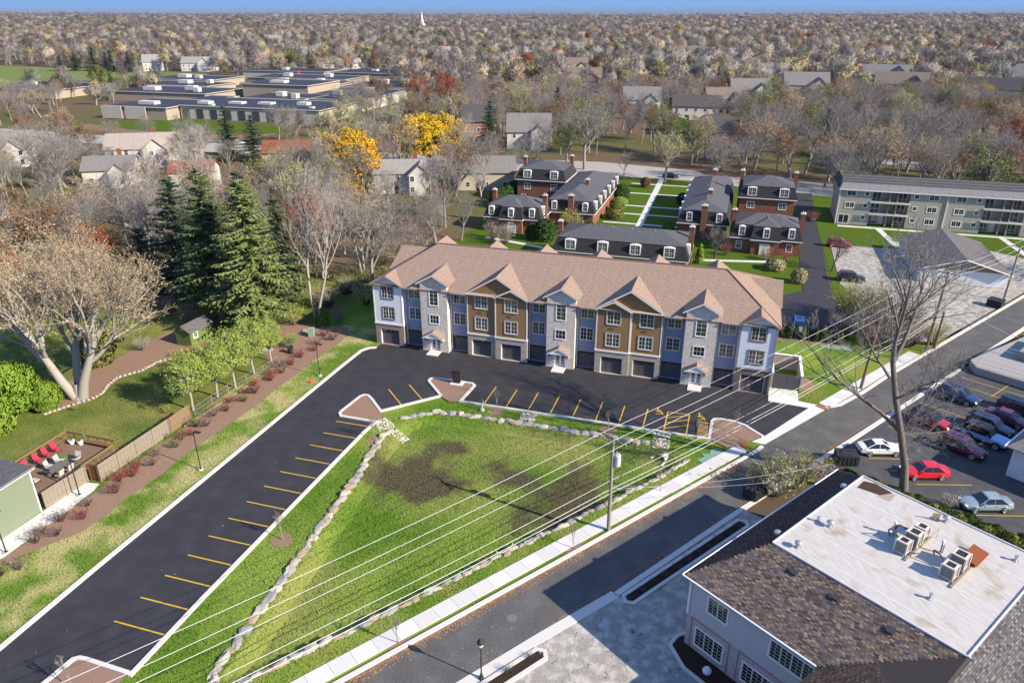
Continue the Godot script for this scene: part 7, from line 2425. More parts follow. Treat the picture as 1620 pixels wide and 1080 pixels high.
	window(sh, Vector3(1.37, 1.2, 1.2), 0.7, 0.8, 1, 2, 2, PI / 2)
	b = MB.new()
	b.span(-0.3, 0.3, 2.45, 2.62, 2.2, 2.24)
	part(sh, "gable_vent", b, white)
	# lamps of the drive, cone, utility boxes
	lamp("slim black lamp at the far end of the mulch bed, near the red cone", -49.8, -75.7, 4.6)
	lamp("slim black lamp halfway along the drive", -50.4, -52.7, 4.6)
	lamp("slim black lamp beside the green house walk", -58.9, -45.3, 4.6)
	lamp("slim black lamp nearest the eye at the mulch bed end", -58.3, -36.6, 4.6)
	var cone := thing("traffic_cone", "red traffic cone lying beside the drive lamp", "cone", Vector3(-49.9, 0.0, -73.6))
	b = MB.new()
	b.lathe(Vector3(0, 0.05, 0), [[0.16, 0], [0.1, 0.3], [0.04, 0.62], [0, 0.63]], 12)
	part(cone, "cone", b, mt("cone_red", Color(0.75, 0.035, 0.01), 0.6))
	b = MB.new()
	b.box(Vector3(0, 0.025, 0), Vector3(0.42, 0.05, 0.42))
	part(cone, "base", b, mt("cone_red", Color(0.75, 0.035, 0.01), 0.6))
	var ub := thing("utility_box", "pale green utility box on the mulch mound", "utility box", Vector3(-57.7, 0, -86.9), 0.3)
	b = MB.new()
	b.box(Vector3(0, 0.6, 0), Vector3(0.8, 1.2, 0.8))
	part(ub, "cabinet", b, mt("box_green", Color(0.25, 0.33, 0.24), 0.6))
	b = MB.new()
	b.box(Vector3(0, 1.23, 0), Vector3(0.88, 0.07, 0.88))
	part(ub, "lid", b, mt("box_green", Color(0.25, 0.33, 0.24), 0.6))
	for q in [[-62.6, -78.5, 1.4, 0.9, "pale flat stone slab beside the cedars"], [-61.0, -80.6, 1.3, 0.8, "second flat stone slab towards the shed"], [-59.4, -88.2, 1.0, 0.7, "pale flat slab by the green utility box"]]:
		b = MB.new()
		b.box(Vector3(q[0], 0.12, q[1]), Vector3(q[2], 0.22, q[3]), Basis(Vector3.UP, 0.3))
		tag(part(self, "stone_slab", b, mt("boulder_white", Color(0.60, 0.55, 0.475))), q[4], "stone slab")
	var bin := thing("black_pot", "large black pot beside the mulch bed", "pot", Vector3(-57.4, 0, -80.8))
	b = MB.new()
	b.lathe(Vector3.ZERO, [[0.35, 0], [0.42, 0.9], [0.46, 0.95], [0.38, 0.95], [0.36, 0.8], [0, 0.8]], 14)
	part(bin, "pot", b, mt("iron_black", Color(0.03, 0.03, 0.03), 0.6))

func small_things():
	rng.seed = 909
	var dk := mt("iron_black", Color(0.03, 0.03, 0.03), 0.6)
	var white := mt("white_trim", Color(0.78, 0.78, 0.78), 0.6)
	var o := thing("mail_kiosk", "dark mail cabinet standing on a concrete pad in the mulch island", "cabinet", Vector3(-31.6, 0.1, -78.9), 0.0)
	var b := MB.new()
	b.span(-0.8, 0.9, -0.02, 0.06, -0.7, 0.7)
	part(o, "pad", b, mt("walk_concrete", Color(0.80, 0.78, 0.75)))
	b = MB.new()
	b.span(-0.55, 0.55, 0.35, 1.75, -0.28, 0.28)
	b.span(-0.4, 0.4, 0.06, 0.35, -0.2, 0.2)
	part(o, "cabinet", b, mt("mail_brown", Color(0.035, 0.028, 0.026), 0.5))
	for r in 4:
		for c in 4:
			b = MB.new()
			b.span(-0.5 + c * 0.25 + 0.01, -0.5 + (c + 1) * 0.25 - 0.01, 0.45 + r * 0.31, 0.45 + (r + 1) * 0.31 - 0.02, 0.28, 0.295)
			part(o, "mailbox_door", b, mt("mail_door", Color(0.05, 0.042, 0.04), 0.5))
	b = MB.new()
	b.span(-0.62, 0.62, 1.75, 1.82, -0.36, 0.36)
	part(o, "cap", b, mt("mail_brown", Color(0.035, 0.028, 0.026), 0.5))
	# accessible parking signs
	for q in [[-6.1, -74.2, "first accessible parking sign, left of the hatched aisle"], [-1.0, -74.3, "second accessible parking sign, beside the plywood"]]:
		var s := thing("parking_sign", q[2].replace(", left of", ", before"), "sign", Vector3(q[0], 0, q[1]))
		b = MB.new()
		b.tube([Vector3(0, 0, 0), Vector3(0, 2.1, 0)], [0.03, 0.03], 6, true)
		part(s, "post", b, dk)
		b = MB.new()
		b.span(-0.16, 0.16, 1.6, 2.1, -0.02, 0.02)
		part(s, "sign_plate", b, mt("sign_back", Color(0.22, 0.30, 0.28), 0.5))
	b = MB.new()
	b.box(Vector3(-0.45, 0.1, -76.5), Vector3(1.25, 0.04, 3.0), Basis(Vector3.UP, 0.02) * Basis(Vector3.RIGHT, 0.04))
	b.box(Vector3(-0.45, 0.06, -75.0), Vector3(1.3, 0.1, 0.25))
	tag(part(self, "plywood_sheet", b, mt("plywood", Color(0.58, 0.38, 0.20), 0.8, "wood", 1.5)), "tan plywood sheet lying beside the rounded mulch island", "plywood")
	var h := thing("hydrant_marker", "small pale hydrant with bent pipe behind the stalls", "hydrant", Vector3(-26.2, 0, -73.2))
	b = MB.new()
	b.cyl(Vector3.ZERO, 0.3, 0.26, 0.25, 10)
	b.cyl(Vector3(0, 0.2, 0), 0.11, 0.1, 0.7, 10)
	b.lathe(Vector3(0, 0.88, 0), [[0.13, 0], [0.11, 0.1], [0, 0.16]], 10)
	part(h, "barrel", b, mt("hydrant_pale", Color(0.42, 0.43, 0.40), 0.6))
	b = MB.new()
	b.tube([Vector3(0, 0.7, 0), Vector3(0.15, 1.2, -0.1), Vector3(0, 1.4, -0.2)], [0.04, 0.04, 0.03], 6)
	part(h, "pipe", b, mt("hydrant_pale", Color(0.42, 0.43, 0.40), 0.6))
	# culvert end
	var cv := thing("culvert", "flared concrete culvert mouth in the basin corner", "culvert", Vector3(-4.3, -0.72, -69.7), -0.75)
	cv.scale = Vector3.ONE * 0.72
	b = MB.new()
	for k in 14:
		var a0 := -0.35 + k * (PI + 0.7) / 14
		var a1 := -0.35 + (k + 1) * (PI + 0.7) / 14
		b.quad(Vector3(cos(a0) * 0.62, sin(a0) * 0.55 + 0.2, 0), Vector3(cos(a0) * 0.85, sin(a0) * 0.75 + 0.2, 0), Vector3(cos(a1) * 0.85, sin(a1) * 0.75 + 0.2, 0), Vector3(cos(a1) * 0.62, sin(a1) * 0.55 + 0.2, 0))
		b.quad(Vector3(cos(a0) * 0.85, sin(a0) * 0.75 + 0.2, 0), Vector3(cos(a0) * 0.85, sin(a0) * 0.75 + 0.2, -1.6), Vector3(cos(a1) * 0.85, sin(a1) * 0.75 + 0.2, -1.6), Vector3(cos(a1) * 0.85, sin(a1) * 0.75 + 0.2, 0))
		b.quad(Vector3(cos(a1) * 0.62, sin(a1) * 0.55 + 0.2, 0), Vector3(cos(a1) * 0.62, sin(a1) * 0.55 + 0.2, -1.6), Vector3(cos(a0) * 0.62, sin(a0) * 0.55 + 0.2, -1.6), Vector3(cos(a0) * 0.62, sin(a0) * 0.55 + 0.2, 0))
	for s in [-1, 1]:
		b.box(Vector3(s * 1.0, 0.1, 0.5), Vector3(0.14, 0.5, 1.3), Basis(Vector3.UP, s * 0.4))
	part(cv, "pipe", b, mt("kerb_concrete", Color(0.72, 0.70, 0.66)))
	b = MB.new()
	b.span(-0.6, 0.6, -0.3, 0.7, -1.5, -1.45)
	part(cv, "pipe_end", b, dk)
	# sprayed green seed mulch
	var gm := mt("seed_green", Color(0.30, 0.50, 0.40), 0.95, "grain", 1.0, 0.8)
	sheet("seed_mulch", "sprayed pale green seed mulch beside the sidewalk", [-0.6, -69.9, 0.2, -69.2, 1.2, -70.6, 2.4, -72.0, 1.4, -72.9, 0.8, -72.6, 0.6, -71.4, -0.2, -71.3, 0.1, -70.6], 0.02, gm, "stuff")
	sheet("seed_mulch", "strip of pale green seed mulch before the arborvitae", [14.0, -105.7, 14.5, -104.7, 18.6, -104.6, 18.0, -106.1], 0.015, gm, "stuff")
	sheet("mulch_bed", "dark mulch strip under the arborvitae row", [8.0, -107.7, 8.0, -105.9, 18.5, -105.8, 18.5, -107.6], 0.0, mats["mulch"])
	sheet("mulch_bed", "brown mulch beside the trash enclosure", [10.9, -89.8, 12.4, -90.6, 12.6, -92.4, 11.2, -94.5, 10.95, -92], 0.01, mats["mulch"])
	# street lamp of old pattern
	var l := thing("street_lamp", "black old-fashioned street lamp with acorn globe beside the street", "street lamp", Vector3(-13.4, 0, -36.2))
	b = MB.new()
	b.lathe(Vector3.ZERO, [[0.2, 0], [0.2, 0.12], [0.12, 0.3], [0.09, 0.5], [0.055, 0.6], [0.045, 2.9], [0.08, 2.95], [0.05, 3.05]], 12)
	part(l, "post", b, dk)
	b = MB.new()
	b.lathe(Vector3(0, 3.05, 0), [[0.08, 0], [0.2, 0.2], [0.24, 0.42]], 14)
	part(l, "globe", b, mt("globe_cream", Color(0.72, 0.68, 0.58), 0.3))
	b = MB.new()
	b.lathe(Vector3(0, 3.47, 0), [[0.27, 0], [0.24, 0.16], [0.1, 0.34], [0.04, 0.42], [0.0, 0.5]], 14)
	part(l, "cap", b, dk)
	# manhole, dumpsters, ramp
	b = MB.new()
	b.cyl(Vector3(-13.0, 0.001, -42.4), 0.42, 0.42, 0.008, 20)
	ground_piece("manhole_cover", "round iron manhole cover in the street", b, mt("iron_grey", Color(0.16, 0.155, 0.15), 0.6))
	for q in [[42.6, -130.2, -0.6, "dark dumpster beside the white garage and pole", false], [5.4, -65.0, 0.97, "open black dumpster full of bags beside the office roof", true], [14.6, -74.0, 0.2, "dark lidded dumpster behind the white coupe", false]]:
		var dd := thing("dumpster", q[3], "dumpster", Vector3(q[0], 0, q[1]), q[2])
		b = MB.new()
		b.span(-1.1, 1.1, 0.1, 1.25, -0.75, -0.68); b.span(-1.1, 1.1, 0.1, 1.05, 0.68, 0.75)
		b.span(-1.1, -1.03, 0.1, 1.15, -0.68, 0.68); b.span(1.03, 1.1, 0.1, 1.15, -0.68, 0.68)
		b.span(-1.1, 1.1, 0.05, 0.12, -0.75, 0.75)
		for k in 5:
			b.span(-0.95 + k * 0.42, -0.88 + k * 0.42, 0.15, 1.0, 0.75, 0.8)
		part(dd, "bin_body", b, mt("dumpster_dark", Color(0.02, 0.03, 0.035), 0.6))
		b = MB.new()
		if q[4]:
			for k in 9:
				b.lump(Vector3(-0.75 + (k % 3) * 0.7, 0.95, -0.45 + (k / 3) * 0.45), Vector3(0.75, 0.6, 0.6), 60 + k, 0.35, k)
			part(dd, "rubbish_bag", b, mt("bag_black", Color(0.02, 0.022, 0.03), 0.3))
		else:
			b.box(Vector3(-0.55, 1.2, 0), Vector3(1.08, 0.05, 1.5), Basis(Vector3.RIGHT, 0.12))
			b.box(Vector3(0.55, 1.2, 0), Vector3(1.08, 0.05, 1.5), Basis(Vector3.RIGHT, 0.12))
			part(dd, "lid", b, dk)
	var rp := thing("access_ramp", "concrete access ramp with railings climbing beside the car park", "ramp", Vector3(33.0, 0, -104.0), 0.0)
	b = MB.new()
	b.prism(pv([0, 0, 0.2, 2.4, 28, 19, 40, 2, 12, -14]), -0.1, 1.0)
	part(rp, "deck", b, mt("ramp_concrete", Color(0.50, 0.48, 0.45), 0.85, "grain", 3.0))
	b = MB.new()
	for k in 2:
		var a := Vector3(0.4 + k * 4.0, 1.0, 1.6 - k * 5.2)
		var c := a + Vector3(26, 0, 15.5)
		for y in [0.5, 1.0]:
			b.tube([a + Vector3(0, y, 0), c + Vector3(0, y, 0)], [0.035, 0.035], 5)
		for j in 12:
			var p := a.lerp(c, j / 11.0)
			b.tube([p, p + Vector3(0, 1.0, 0)], [0.03, 0.03], 5)
	part(rp, "railing", b, mt("rail_white", Color(0.7, 0.7, 0.72), 0.5))
	b = MB.new()
	b.prism(pv([6, -2, 32, 13.5, 36, 7, 10, -8.5]), 1.0, 2.2)
	part(rp, "upper_wall", b, mt("ramp_wall", Color(0.40, 0.38, 0.35), 0.9, "grain", 3.0))
	# the shop whose corner shows at the frame edge
	var sp := thing("roadside_shop", "low white-walled shop with grey shingled roof at the car park edge", "building", Vector3(30.4, 0, -76.3))
	sp.transform = Transform3D(Basis(Vector3(0.8269, 0, 0.5623), Vector3.UP, Vector3(-0.5623, 0, 0.8269)), Vector3(30.4, 0, -76.3))
	b = MB.new()
	b.span(0, 24, 0, 3.6, -14, 0)
	part(sp, "wall", b, mt("shop_white", Color(0.66, 0.70, 0.76), 0.8))
	b = MB.new()
	slab_roof(b, [Vector3(-0.7, 3.5, 0.7), Vector3(24, 3.5, 0.7), Vector3(24, 6.6, -7), Vector3(3.5, 6.6, -7)])
	slab_roof(b, [Vector3(24, 3.5, -14.7), Vector3(-0.7, 3.5, -14.7), Vector3(3.5, 6.6, -7), Vector3(24, 6.6, -7)])
	slab_roof(b, [Vector3(-0.7, 3.5, -14.7), Vector3(-0.7, 3.5, 0.7), Vector3(3.5, 6.6, -7)])
	part(sp, "roof", b, mt("shop_roof", Color(0.30, 0.29, 0.28), 0.9, "shingle", 4.0, 0.6))
	b = MB.new()
	b.span(-0.1, 0.0, 0, 3.4, -0.1, 0.1)
	b.span(-0.85, -0.7, 3.35, 3.52, -14.7, 0.7)
	part(sp, "downspout", b, mt("white_trim", Color(0.78, 0.78, 0.78)))

# ---------------------------------------------------------------- planting
func own(called: String, label: String, category: String, kit: Array, bm: Material, cm: Material, x: float, z: float, size := 1.0, turn := 0.0, y := 0.0, squash := 1.0) -> Node3D:
	var o := plant(called, label, category, kit, bm, cm, x, z, size, turn, "", y, squash)
	o.set_meta("fixed", true)
	return o

func hero_right() -> Array:
	rng.seed = 2024
	var P := {"h": 25.0, "kids": [5, 4, 4], "f0": [0.2, 0.2, 0.2], "ang": [0.55, 0.7, 0.8], "lr": [0.6, 0.55, 0.5], "wig": 0.17, "up": 0.07, "twigs": 6, "tl": 1.0, "tw": 0.035, "leaves": 0, "ls": 0.1}
	var t := MB.new()
	var c := MB.new()
	# the bole, leaning a little, with two big low boughs and a forked top
	var bole := [Vector3(0, -0.1, 0), Vector3(-0.5, 3, 0.15), Vector3(-1.75, 7, 0.5), Vector3(-2.9, 10.5, 0.9), Vector3(-3.9, 14.2, 1.15)]
	t.tube(bole, [0.46, 0.36, 0.31, 0.27, 0.23], 12)
	grow(t, c, bole[4], Vector3(-0.28, 1, 0.1).normalized(), 8.5, 0.24, 0, P)
	grow(t, c, bole[4], Vector3(0.5, 0.9, -0.35).normalized(), 9.5, 0.22, 0, P)
	grow(t, c, bole[4], Vector3(0.1, 1, -0.6).normalized(), 7.5, 0.18, 0, P)
	grow(t, c, bole[4] - Vector3(0, 1.5, 0), Vector3(-0.75, 0.75, 0.5).normalized(), 7.0, 0.15, 0, P)
	grow(t, c, bole[3], Vector3(0.2, 0.75, 0.8).normalized(), 6.0, 0.13, 0, P)
	P.kids = [5, 4]
	grow(t, c, Vector3(-1.66, 6.7, 0.45), Vector3(-0.85, 0.62, -0.35).normalized(), 10.5, 0.2, 0, P)
	grow(t, c, Vector3(-1.56, 6.4, 0.45), Vector3(0.85, 0.12, -0.4).normalized(), 5.5, 0.1, 0, P)
	grow(t, c, Vector3(-1.62, 6.6, 0.45), Vector3(0.35, 0.9, -0.35).normalized(), 6.5, 0.11, 0, P)
	P.kids = [3]
	for k in 16:                       # a thicket of thin shoots low on the bole
		grow(t, c, Vector3(-1.5, rf(5.4, 7.4), 0.42), (rnd_dir() + Vector3(0.75, 0.4, -0.25)).normalized(), rf(1.8, 3.8), 0.035, 0, P)
	return [t.mesh(), c.mesh()]

func planting():
	var grey := bark(0)
	var pale := bark(1)
	var dark := bark(2)
	var K := tree_kit
	# near trees, each grown for its own place
	var hr := hero_right()
	own("tall_bare_tree", "tallest bare tree, forked, rising behind the office from the car park edge", "tree", hr, mt("bark_warm", Color(0.30, 0.265, 0.235), 0.9, "bark", 1.0), tint("twig_grey"), 19.7, -70.3)
	marks.append(["the tall forked tree", 19.7, -70.3])
	var big := branch_tree(301, {"h": 23.0, "clear": 0.30, "stems": 3, "lean": 0.42, "r": 0.5, "kids": [8, 7, 6], "ang": [0.65, 0.75, 0.85], "lr": [0.78, 0.6, 0.5], "twigs": 6, "tl": 0.9, "tw": 0.03, "leaves": 4, "ls": 0.10, "hue": 0.16, "leaf_share": 0.85})
	var bt := own("tan_leaved_tree", "huge pale-trunked tree with thin tan leaves over the garden bed", "tree", big, pale, tint("leaf_tan"), -75.2, -61.6, 1.02, 0.4)
	marks.append(["the huge tan tree", -75.2, -61.6])
	var foot := MB.new()
	foot.tube([Vector3(0, -0.2, 0), Vector3(0, 0.6, 0), Vector3(0.05, 2.0, 0)], [1.0, 0.68, 0.5], 12)
	put(bt, "root_flare", foot.mesh(), pale)
	var sp1 := conifer(302, {"h": 23.8, "w": 15.0, "bare": 0.13, "step": 0.40, "arms": 9, "dense": 9, "droop": 0.3, "shape": 0.7})
	var sp2 := conifer(303, {"h": 23.3, "w": 15.0, "bare": 0.15, "step": 0.40, "arms": 9, "dense": 9, "droop": 0.3, "shape": 0.66})
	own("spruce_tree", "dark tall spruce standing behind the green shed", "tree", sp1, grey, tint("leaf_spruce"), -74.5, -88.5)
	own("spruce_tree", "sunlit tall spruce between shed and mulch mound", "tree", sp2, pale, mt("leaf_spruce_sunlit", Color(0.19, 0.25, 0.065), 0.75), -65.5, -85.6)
	own("pine_tree", "dark pine behind the two tall spruces", "tree", K.conifer1, grey, tint("leaf_pine"), -85.0, -93.9, 1.3, 1.0, 0.0, 1.3)
	own("pine_tree", "second dark pine half hidden by the first beyond the spruces", "tree", K.conifer0, grey, tint("leaf_pine"), -79.0, -103.0, 1.2, 2.0, 0.0, 1.4)
	own("pine_tree", "broad olive pine filling the gap behind the sunlit spruce", "tree", K.conifer1, grey, tint("leaf_spruce"), -69.5, -99.0, 1.1, 4.0, 0.0, 1.3)
	var slim1 := branch_tree(304, {"h": 24.0, "clear": 0.55, "stems": 2, "lean": 0.14, "r": 0.30, "kids": [9, 5, 4], "ang": [0.5, 0.6, 0.7], "lr": [0.5, 0.55, 0.5], "twigs": 6, "tl": 0.9, "tw": 0.032, "up": 0.15})
	own("bare_tree", "tall pale bare tree with twin stems at the edge of the mulch mound", "tree", slim1, pale, tint("twig_pale"), -60.7, -93.3, 1.0, 0.2)
	own("bare_tree", "tall pale bare tree with forked stems behind the end of the apartments", "tree", slim1, pale, tint("twig_grey"), -61.7, -111.0, 0.86, 2.1)
	own("bare_tree", "tall bare grey tree leaning behind the dark pine", "tree", K.slim, pale, tint("twig_pale"), -98.0, -99.8, 1.55, 0.8)
	own("bare_tree", "slender bare tree between spruce and white clapboard house", "tree", K.slim, pale, tint("twig_pale"), -66.0, -127.0, 1.2, 2.8)
	# cedars along the wire fence: light feathery crowns on bare white stems
	var cb := full_tree(305, {"h": 8.4, "w": 5.4, "low": 0.22, "clumps": 130, "per": 60, "ls": 0.12, "hue": 0.1, "r": 0.17, "cr": 0.15})
	var cd := [[-59.7, -63.1, 1.0, "cedar nearest the eye in the row by the wire fence"], [-58.9, -66.7, 0.97, "second cedar along the wire fence"], [-58.4, -69.6, 1.02, "middle cedar along the wire fence"], [-58.4, -73.6, 1.0, "fourth cedar along the wire fence"], [-58.6, -77.8, 0.8, "small cedar at the far end of the fence row"]]
	for i in cd.size():
		own("cedar_tree", cd[i][3], "tree", cb, pale, tint("leaf_cedar"), cd[i][0], cd[i][1], cd[i][2], i * 1.3)
	# clipped bright evergreens at the frame edge
	var ab := shrub(306, 6.0, 5.2, 9000, 0.34, 0.0, 0.1)
	for q in [[-78.5, -52.0, 1.0, "bright green arborvitae mass closest to the deck lawn"], [-80.5, -56.8, 1.1, "bright green arborvitae mass behind the first, towards the huge tree"], [-83.5, -50.0, 1.15, "bright green arborvitae mass at the outer edge of the lawn"], [-77.2, -58.4, 0.62, "small rounded arborvitae next to the huge tree's foot"]]:
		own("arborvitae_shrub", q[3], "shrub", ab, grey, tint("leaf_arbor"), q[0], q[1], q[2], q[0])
	# shrubs of the mulch bed
	var beds := [-57.3, -41.6, -55.6, -42.5, -56.8, -44.2, -55.8, -46.8, -57.0, -48.4, -56.3, -49.6, -57.0, -51.0, -55.9, -51.9, -56.7, -53.4, -55.9, -55.6, -56.4, -57.1, -55.9, -58.2, -56.7, -59.9, -55.7, -60.4, -56.4, -62.5, -55.6, -64.1, -56.6, -66.0, -55.1, -66.7, -56.3, -68.6, -55.1, -69.0, -56.4, -70.7, -55.2, -72.6, -56.2, -73.9, -55.1, -74.9, -56.3, -76.5, -55.1, -77.5, -55.4, -35.3, -57.0, -38.5, -56.2, -34.2, -57.5, -39.5, -56.0, -39.8, -55.3, -80.0, -54.6, -82.4, -55.4, -84.5, -54.0, -86.6, -55.9, -87.5]
	rng.seed = 41
	var bk := [twig_bush(310, 1.5, 1.15, 34, 1, 0.06, 0.022), twig_bush(311, 1.3, 1.1, 30, 2, 0.06, 0.022), twig_bush(312, 1.4, 1.2, 30, 2, 0.06, 0.022)]
	var looks := [["grey-brown bare shrub", "twig_rose", 0], ["crimson-leaved shrub", "leaf_crimson", 1], ["dark olive shrub", "leaf_olive", 2], ["bronze shrub", "leaf_bronze", 1]]
	for i in range(0, beds.size(), 2):
		var q: Array = looks[rng.randi() % 4]
		plant("bed_shrub", q[0] + " in the mulch bed", "shrub", bk[q[2]], dark, tint(q[1]), beds[i], beds[i + 1], rf(0.8, 1.15), rf(0, TAU), "shrubs in the mulch bed")
	for m in [["the lamp near the red cone", -49.8, -75.7], ["the lamp halfway along", -50.4, -52.7], ["the lamp by the walk", -58.9, -45.3], ["the nearest lamp", -58.3, -36.6], ["the black pot", -57.4, -80.8], ["the green utility box", -57.7, -86.9], ["the tan fence end", -58.4, -61.0], ["the fence gap", -59.4, -48.0]]:
		marks.append(m)
	# young trees in the verges
	var sap := twig_bush(320, 0.9, 2.4, 1, 0, 0.05, 0.05)
	sap = branch_tree(321, {"h": 3.4, "clear": 0.55, "r": 0.045, "kids": [8, 3], "ang": [0.45, 0.5], "lr": [0.42, 0.45], "twigs": 4, "tl": 0.3, "tw": 0.02, "up": 0.15})
	var sap2 := branch_tree(322, {"h": 3.2, "clear": 0.55, "r": 0.045, "kids": [9, 3], "ang": [0.4, 0.5], "lr": [0.4, 0.45], "twigs": 4, "tl": 0.3, "tw": 0.02, "up": 0.15, "leaves": 1, "ls": 0.05, "leaf_share": 0.5})
	for q in [[-24.6, -73.4, 0, "bare sapling behind the stalls near the hydrant"], [-10.8, -73.2, 1, "russet sapling behind the stalls before the tall pole"], [3.4, -77.0, 0, "bare sapling in the rounded mulch island"], [-35.8, -45.3, 1, "russet sapling midway along the long row of stalls"], [-35.6, -63.4, 1, "russet sapling at the far end of the long row of stalls"], [-40.9, -26.9, 0, "bare sapling in the lower mulch island"], [-20.6, -37.5, 0, "sapling in a mulch ring on the verge, nearest the street lamp"], [-10.1, -52.0, 0, "sapling in a mulch ring on the verge, close to the transformer pole"], [-3.6, -63.0, 1, "sapling in a mulch ring on the verge, near the culvert"], [12.9, -107.2, 1, "tall rosy sapling within the arborvitae row"], [-59.3, -35.5, 0, "bare sapling by the green house walk"]]:
		own("sapling", q[3], "tree", [sap, sap2][q[2]], grey, tint("twig_rose" if q[2] else "twig_grey"), q[0], q[1], 1.0 if q[1] > -100 else 1.5, q[0])
		if q[1] < -30 and q[1] > -74 and q[0] < 0:
			var ring := []
			for k in 10:
				ring.append(q[0] + cos(k * TAU / 10) * 1.05 * rf(0.85, 1.1))
				ring.append(q[1] + sin(k * TAU / 10) * 1.05 * rf(0.85, 1.1))
			sheet("mulch_ring", "ring of mulch round a %s" % q[3].split(" in a")[0].split(" behind")[0], ring, 0.0, mats["mulch"])
	# arborvitae row, hedges and bushes round the townhouses
	var i2 := 0
	for x in [9.0, 10.0, 10.9, 11.9, 12.8, 13.6, 14.6, 15.4, 16.2, 17.0]:
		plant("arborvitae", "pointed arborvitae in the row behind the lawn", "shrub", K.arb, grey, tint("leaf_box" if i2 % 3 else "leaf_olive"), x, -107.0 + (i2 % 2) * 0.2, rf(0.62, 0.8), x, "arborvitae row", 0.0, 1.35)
		i2 += 1
	for q in [[-37.3, -145.4, 1.45, "round", "leaf_box", "large rounded clipped bush before the twin-bay townhouse"], [-40.2, -145.9, 0.95, "round", "leaf_box", "smaller rounded bush touching the large one"], [-26.4, -167.6, 1.0, "wide", "leaf_olive", "spreading bush beside the court wing door"], [-28.0, -187.0, 1.25, "round", "leaf_box", "tall clipped bush at the court end of the west wing"], [-27.0, -175.0, 0.9, "wide", "leaf_olive", "low spreading bush along the west court wing"], [-27.4, -181.0, 0.9, "wide", "leaf_cedar", "pale green spreading bush along the west court wing"], [-29.4, -153.5, 0.8, "round", "leaf_box", "dark bush between court wing and long townhouse"], [-13.2, -159.0, 0.75, "round", "leaf_arbor", "bright bush at the foot of the east court wing"], [-12.6, -186.0, 0.9, "round", "leaf_pine", "dark bush at the far end of the east court wing"], [-24.0, -203.0, 0.85, "round", "leaf_bronze", "bronze bush beside the court walk"], [-8.0, -138.8, 0.75, "wide", "leaf_lime", "yellow-green mound beside the long rear townhouse"], [8.6, -139.5, 0.9, "wide", "leaf_khaki", "pale spreading shrub beside the black drive"], [12.4, -133.0, 0.85, "round", "leaf_khaki", "grey-green shrub on the drive corner"], [10.8, -145.6, 0.95, "bush", "leaf_red", "scarlet shrub at the drive end of the townhouse"], [7.0, -145.2, 1.15, "bush", "leaf_rust", "russet shrub before the white double door"], [-0.6, -146.0, 1.1, "bush", "leaf_rust", "russet shrub under the bare court tree"], [17.6, -178.0, 1.2, "bush", "leaf_rust", "russet shrub at the condominium corner"], [-44.5, -140.5, 2.0, "bush", "twig_tan", "broad tan shrub behind the apartment roof"], [-48.0, -143.0, 1.7, "bush", "twig_rose", "rosy bare shrub near the twin-bay townhouse"], [-33.6, -155.0, 2.0, "bush", "leaf_lime", "loose yellow-green shrub between the townhouses"]]:
		var isb: bool = q[3] == "bush"
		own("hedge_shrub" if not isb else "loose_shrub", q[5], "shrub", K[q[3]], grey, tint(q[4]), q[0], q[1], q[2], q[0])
	own("arborvitae", "single arborvitae by the end chimney of the long rear townhouse", "shrub", K.arb, grey, tint("leaf_arbor"), -5.2, -139.3, 1.2, 0, 0, 1.4)
	var hedge := shrub(330, 3.0, 3.6, 2600, 0.3)
	for k in 5:
		plant("hedge_shrub", "dark hedge bush along the shaded west drive", "shrub", hedge, grey, tint("leaf_box"), -56.0 + k * 0.3, -170.0 - k * 3.6, 1.1, k, "hedge along the west drive")
	own("bare_tree", "small many-branched bare tree before the twin-bay townhouse by the drive", "tree", K.bare1, dark, tint("twig_grey"), -2.6, -143.6, 0.4, 1.0)
	own("bare_tree", "small dark bare tree leaning at the edge of the black drive", "tree", K.bare4, dark, tint("twig_dark"), 18.7, -141.7, 0.42, 0.5)
	# thicket beside the tan poles
	var tg := twig_bush(340, 5.0, 5.0, 70, 3, 0.11, 0.05)
	for q in [[19.4, -113.4, 1.3, "leaf_olive"], [22.6, -109.9, 1.15, "twig_tan"], [24.6, -112.6, 1.25, "leaf_olive"], [21.6, -116.4, 1.2, "leaf_khaki"], [26.4, -108.9, 0.9, "twig_tan"], [19.2, -118.5, 1.0, "leaf_lime"], [29.8, -110.6, 0.7, "leaf_lime"], [17.8, -109.6, 0.9, "twig_grey"], [24.5, -106.9, 0.8, "twig_tan"], [20.9, -107.9, 0.85, "twig_rose"]]:
		plant("thicket_bush", "tangled %s bush in the thicket by the tan poles" % q[3].split("_")[1], "bush", tg, dark, tint(q[3]), q[0], q[1], q[2], q[0], "thicket by the tan poles")
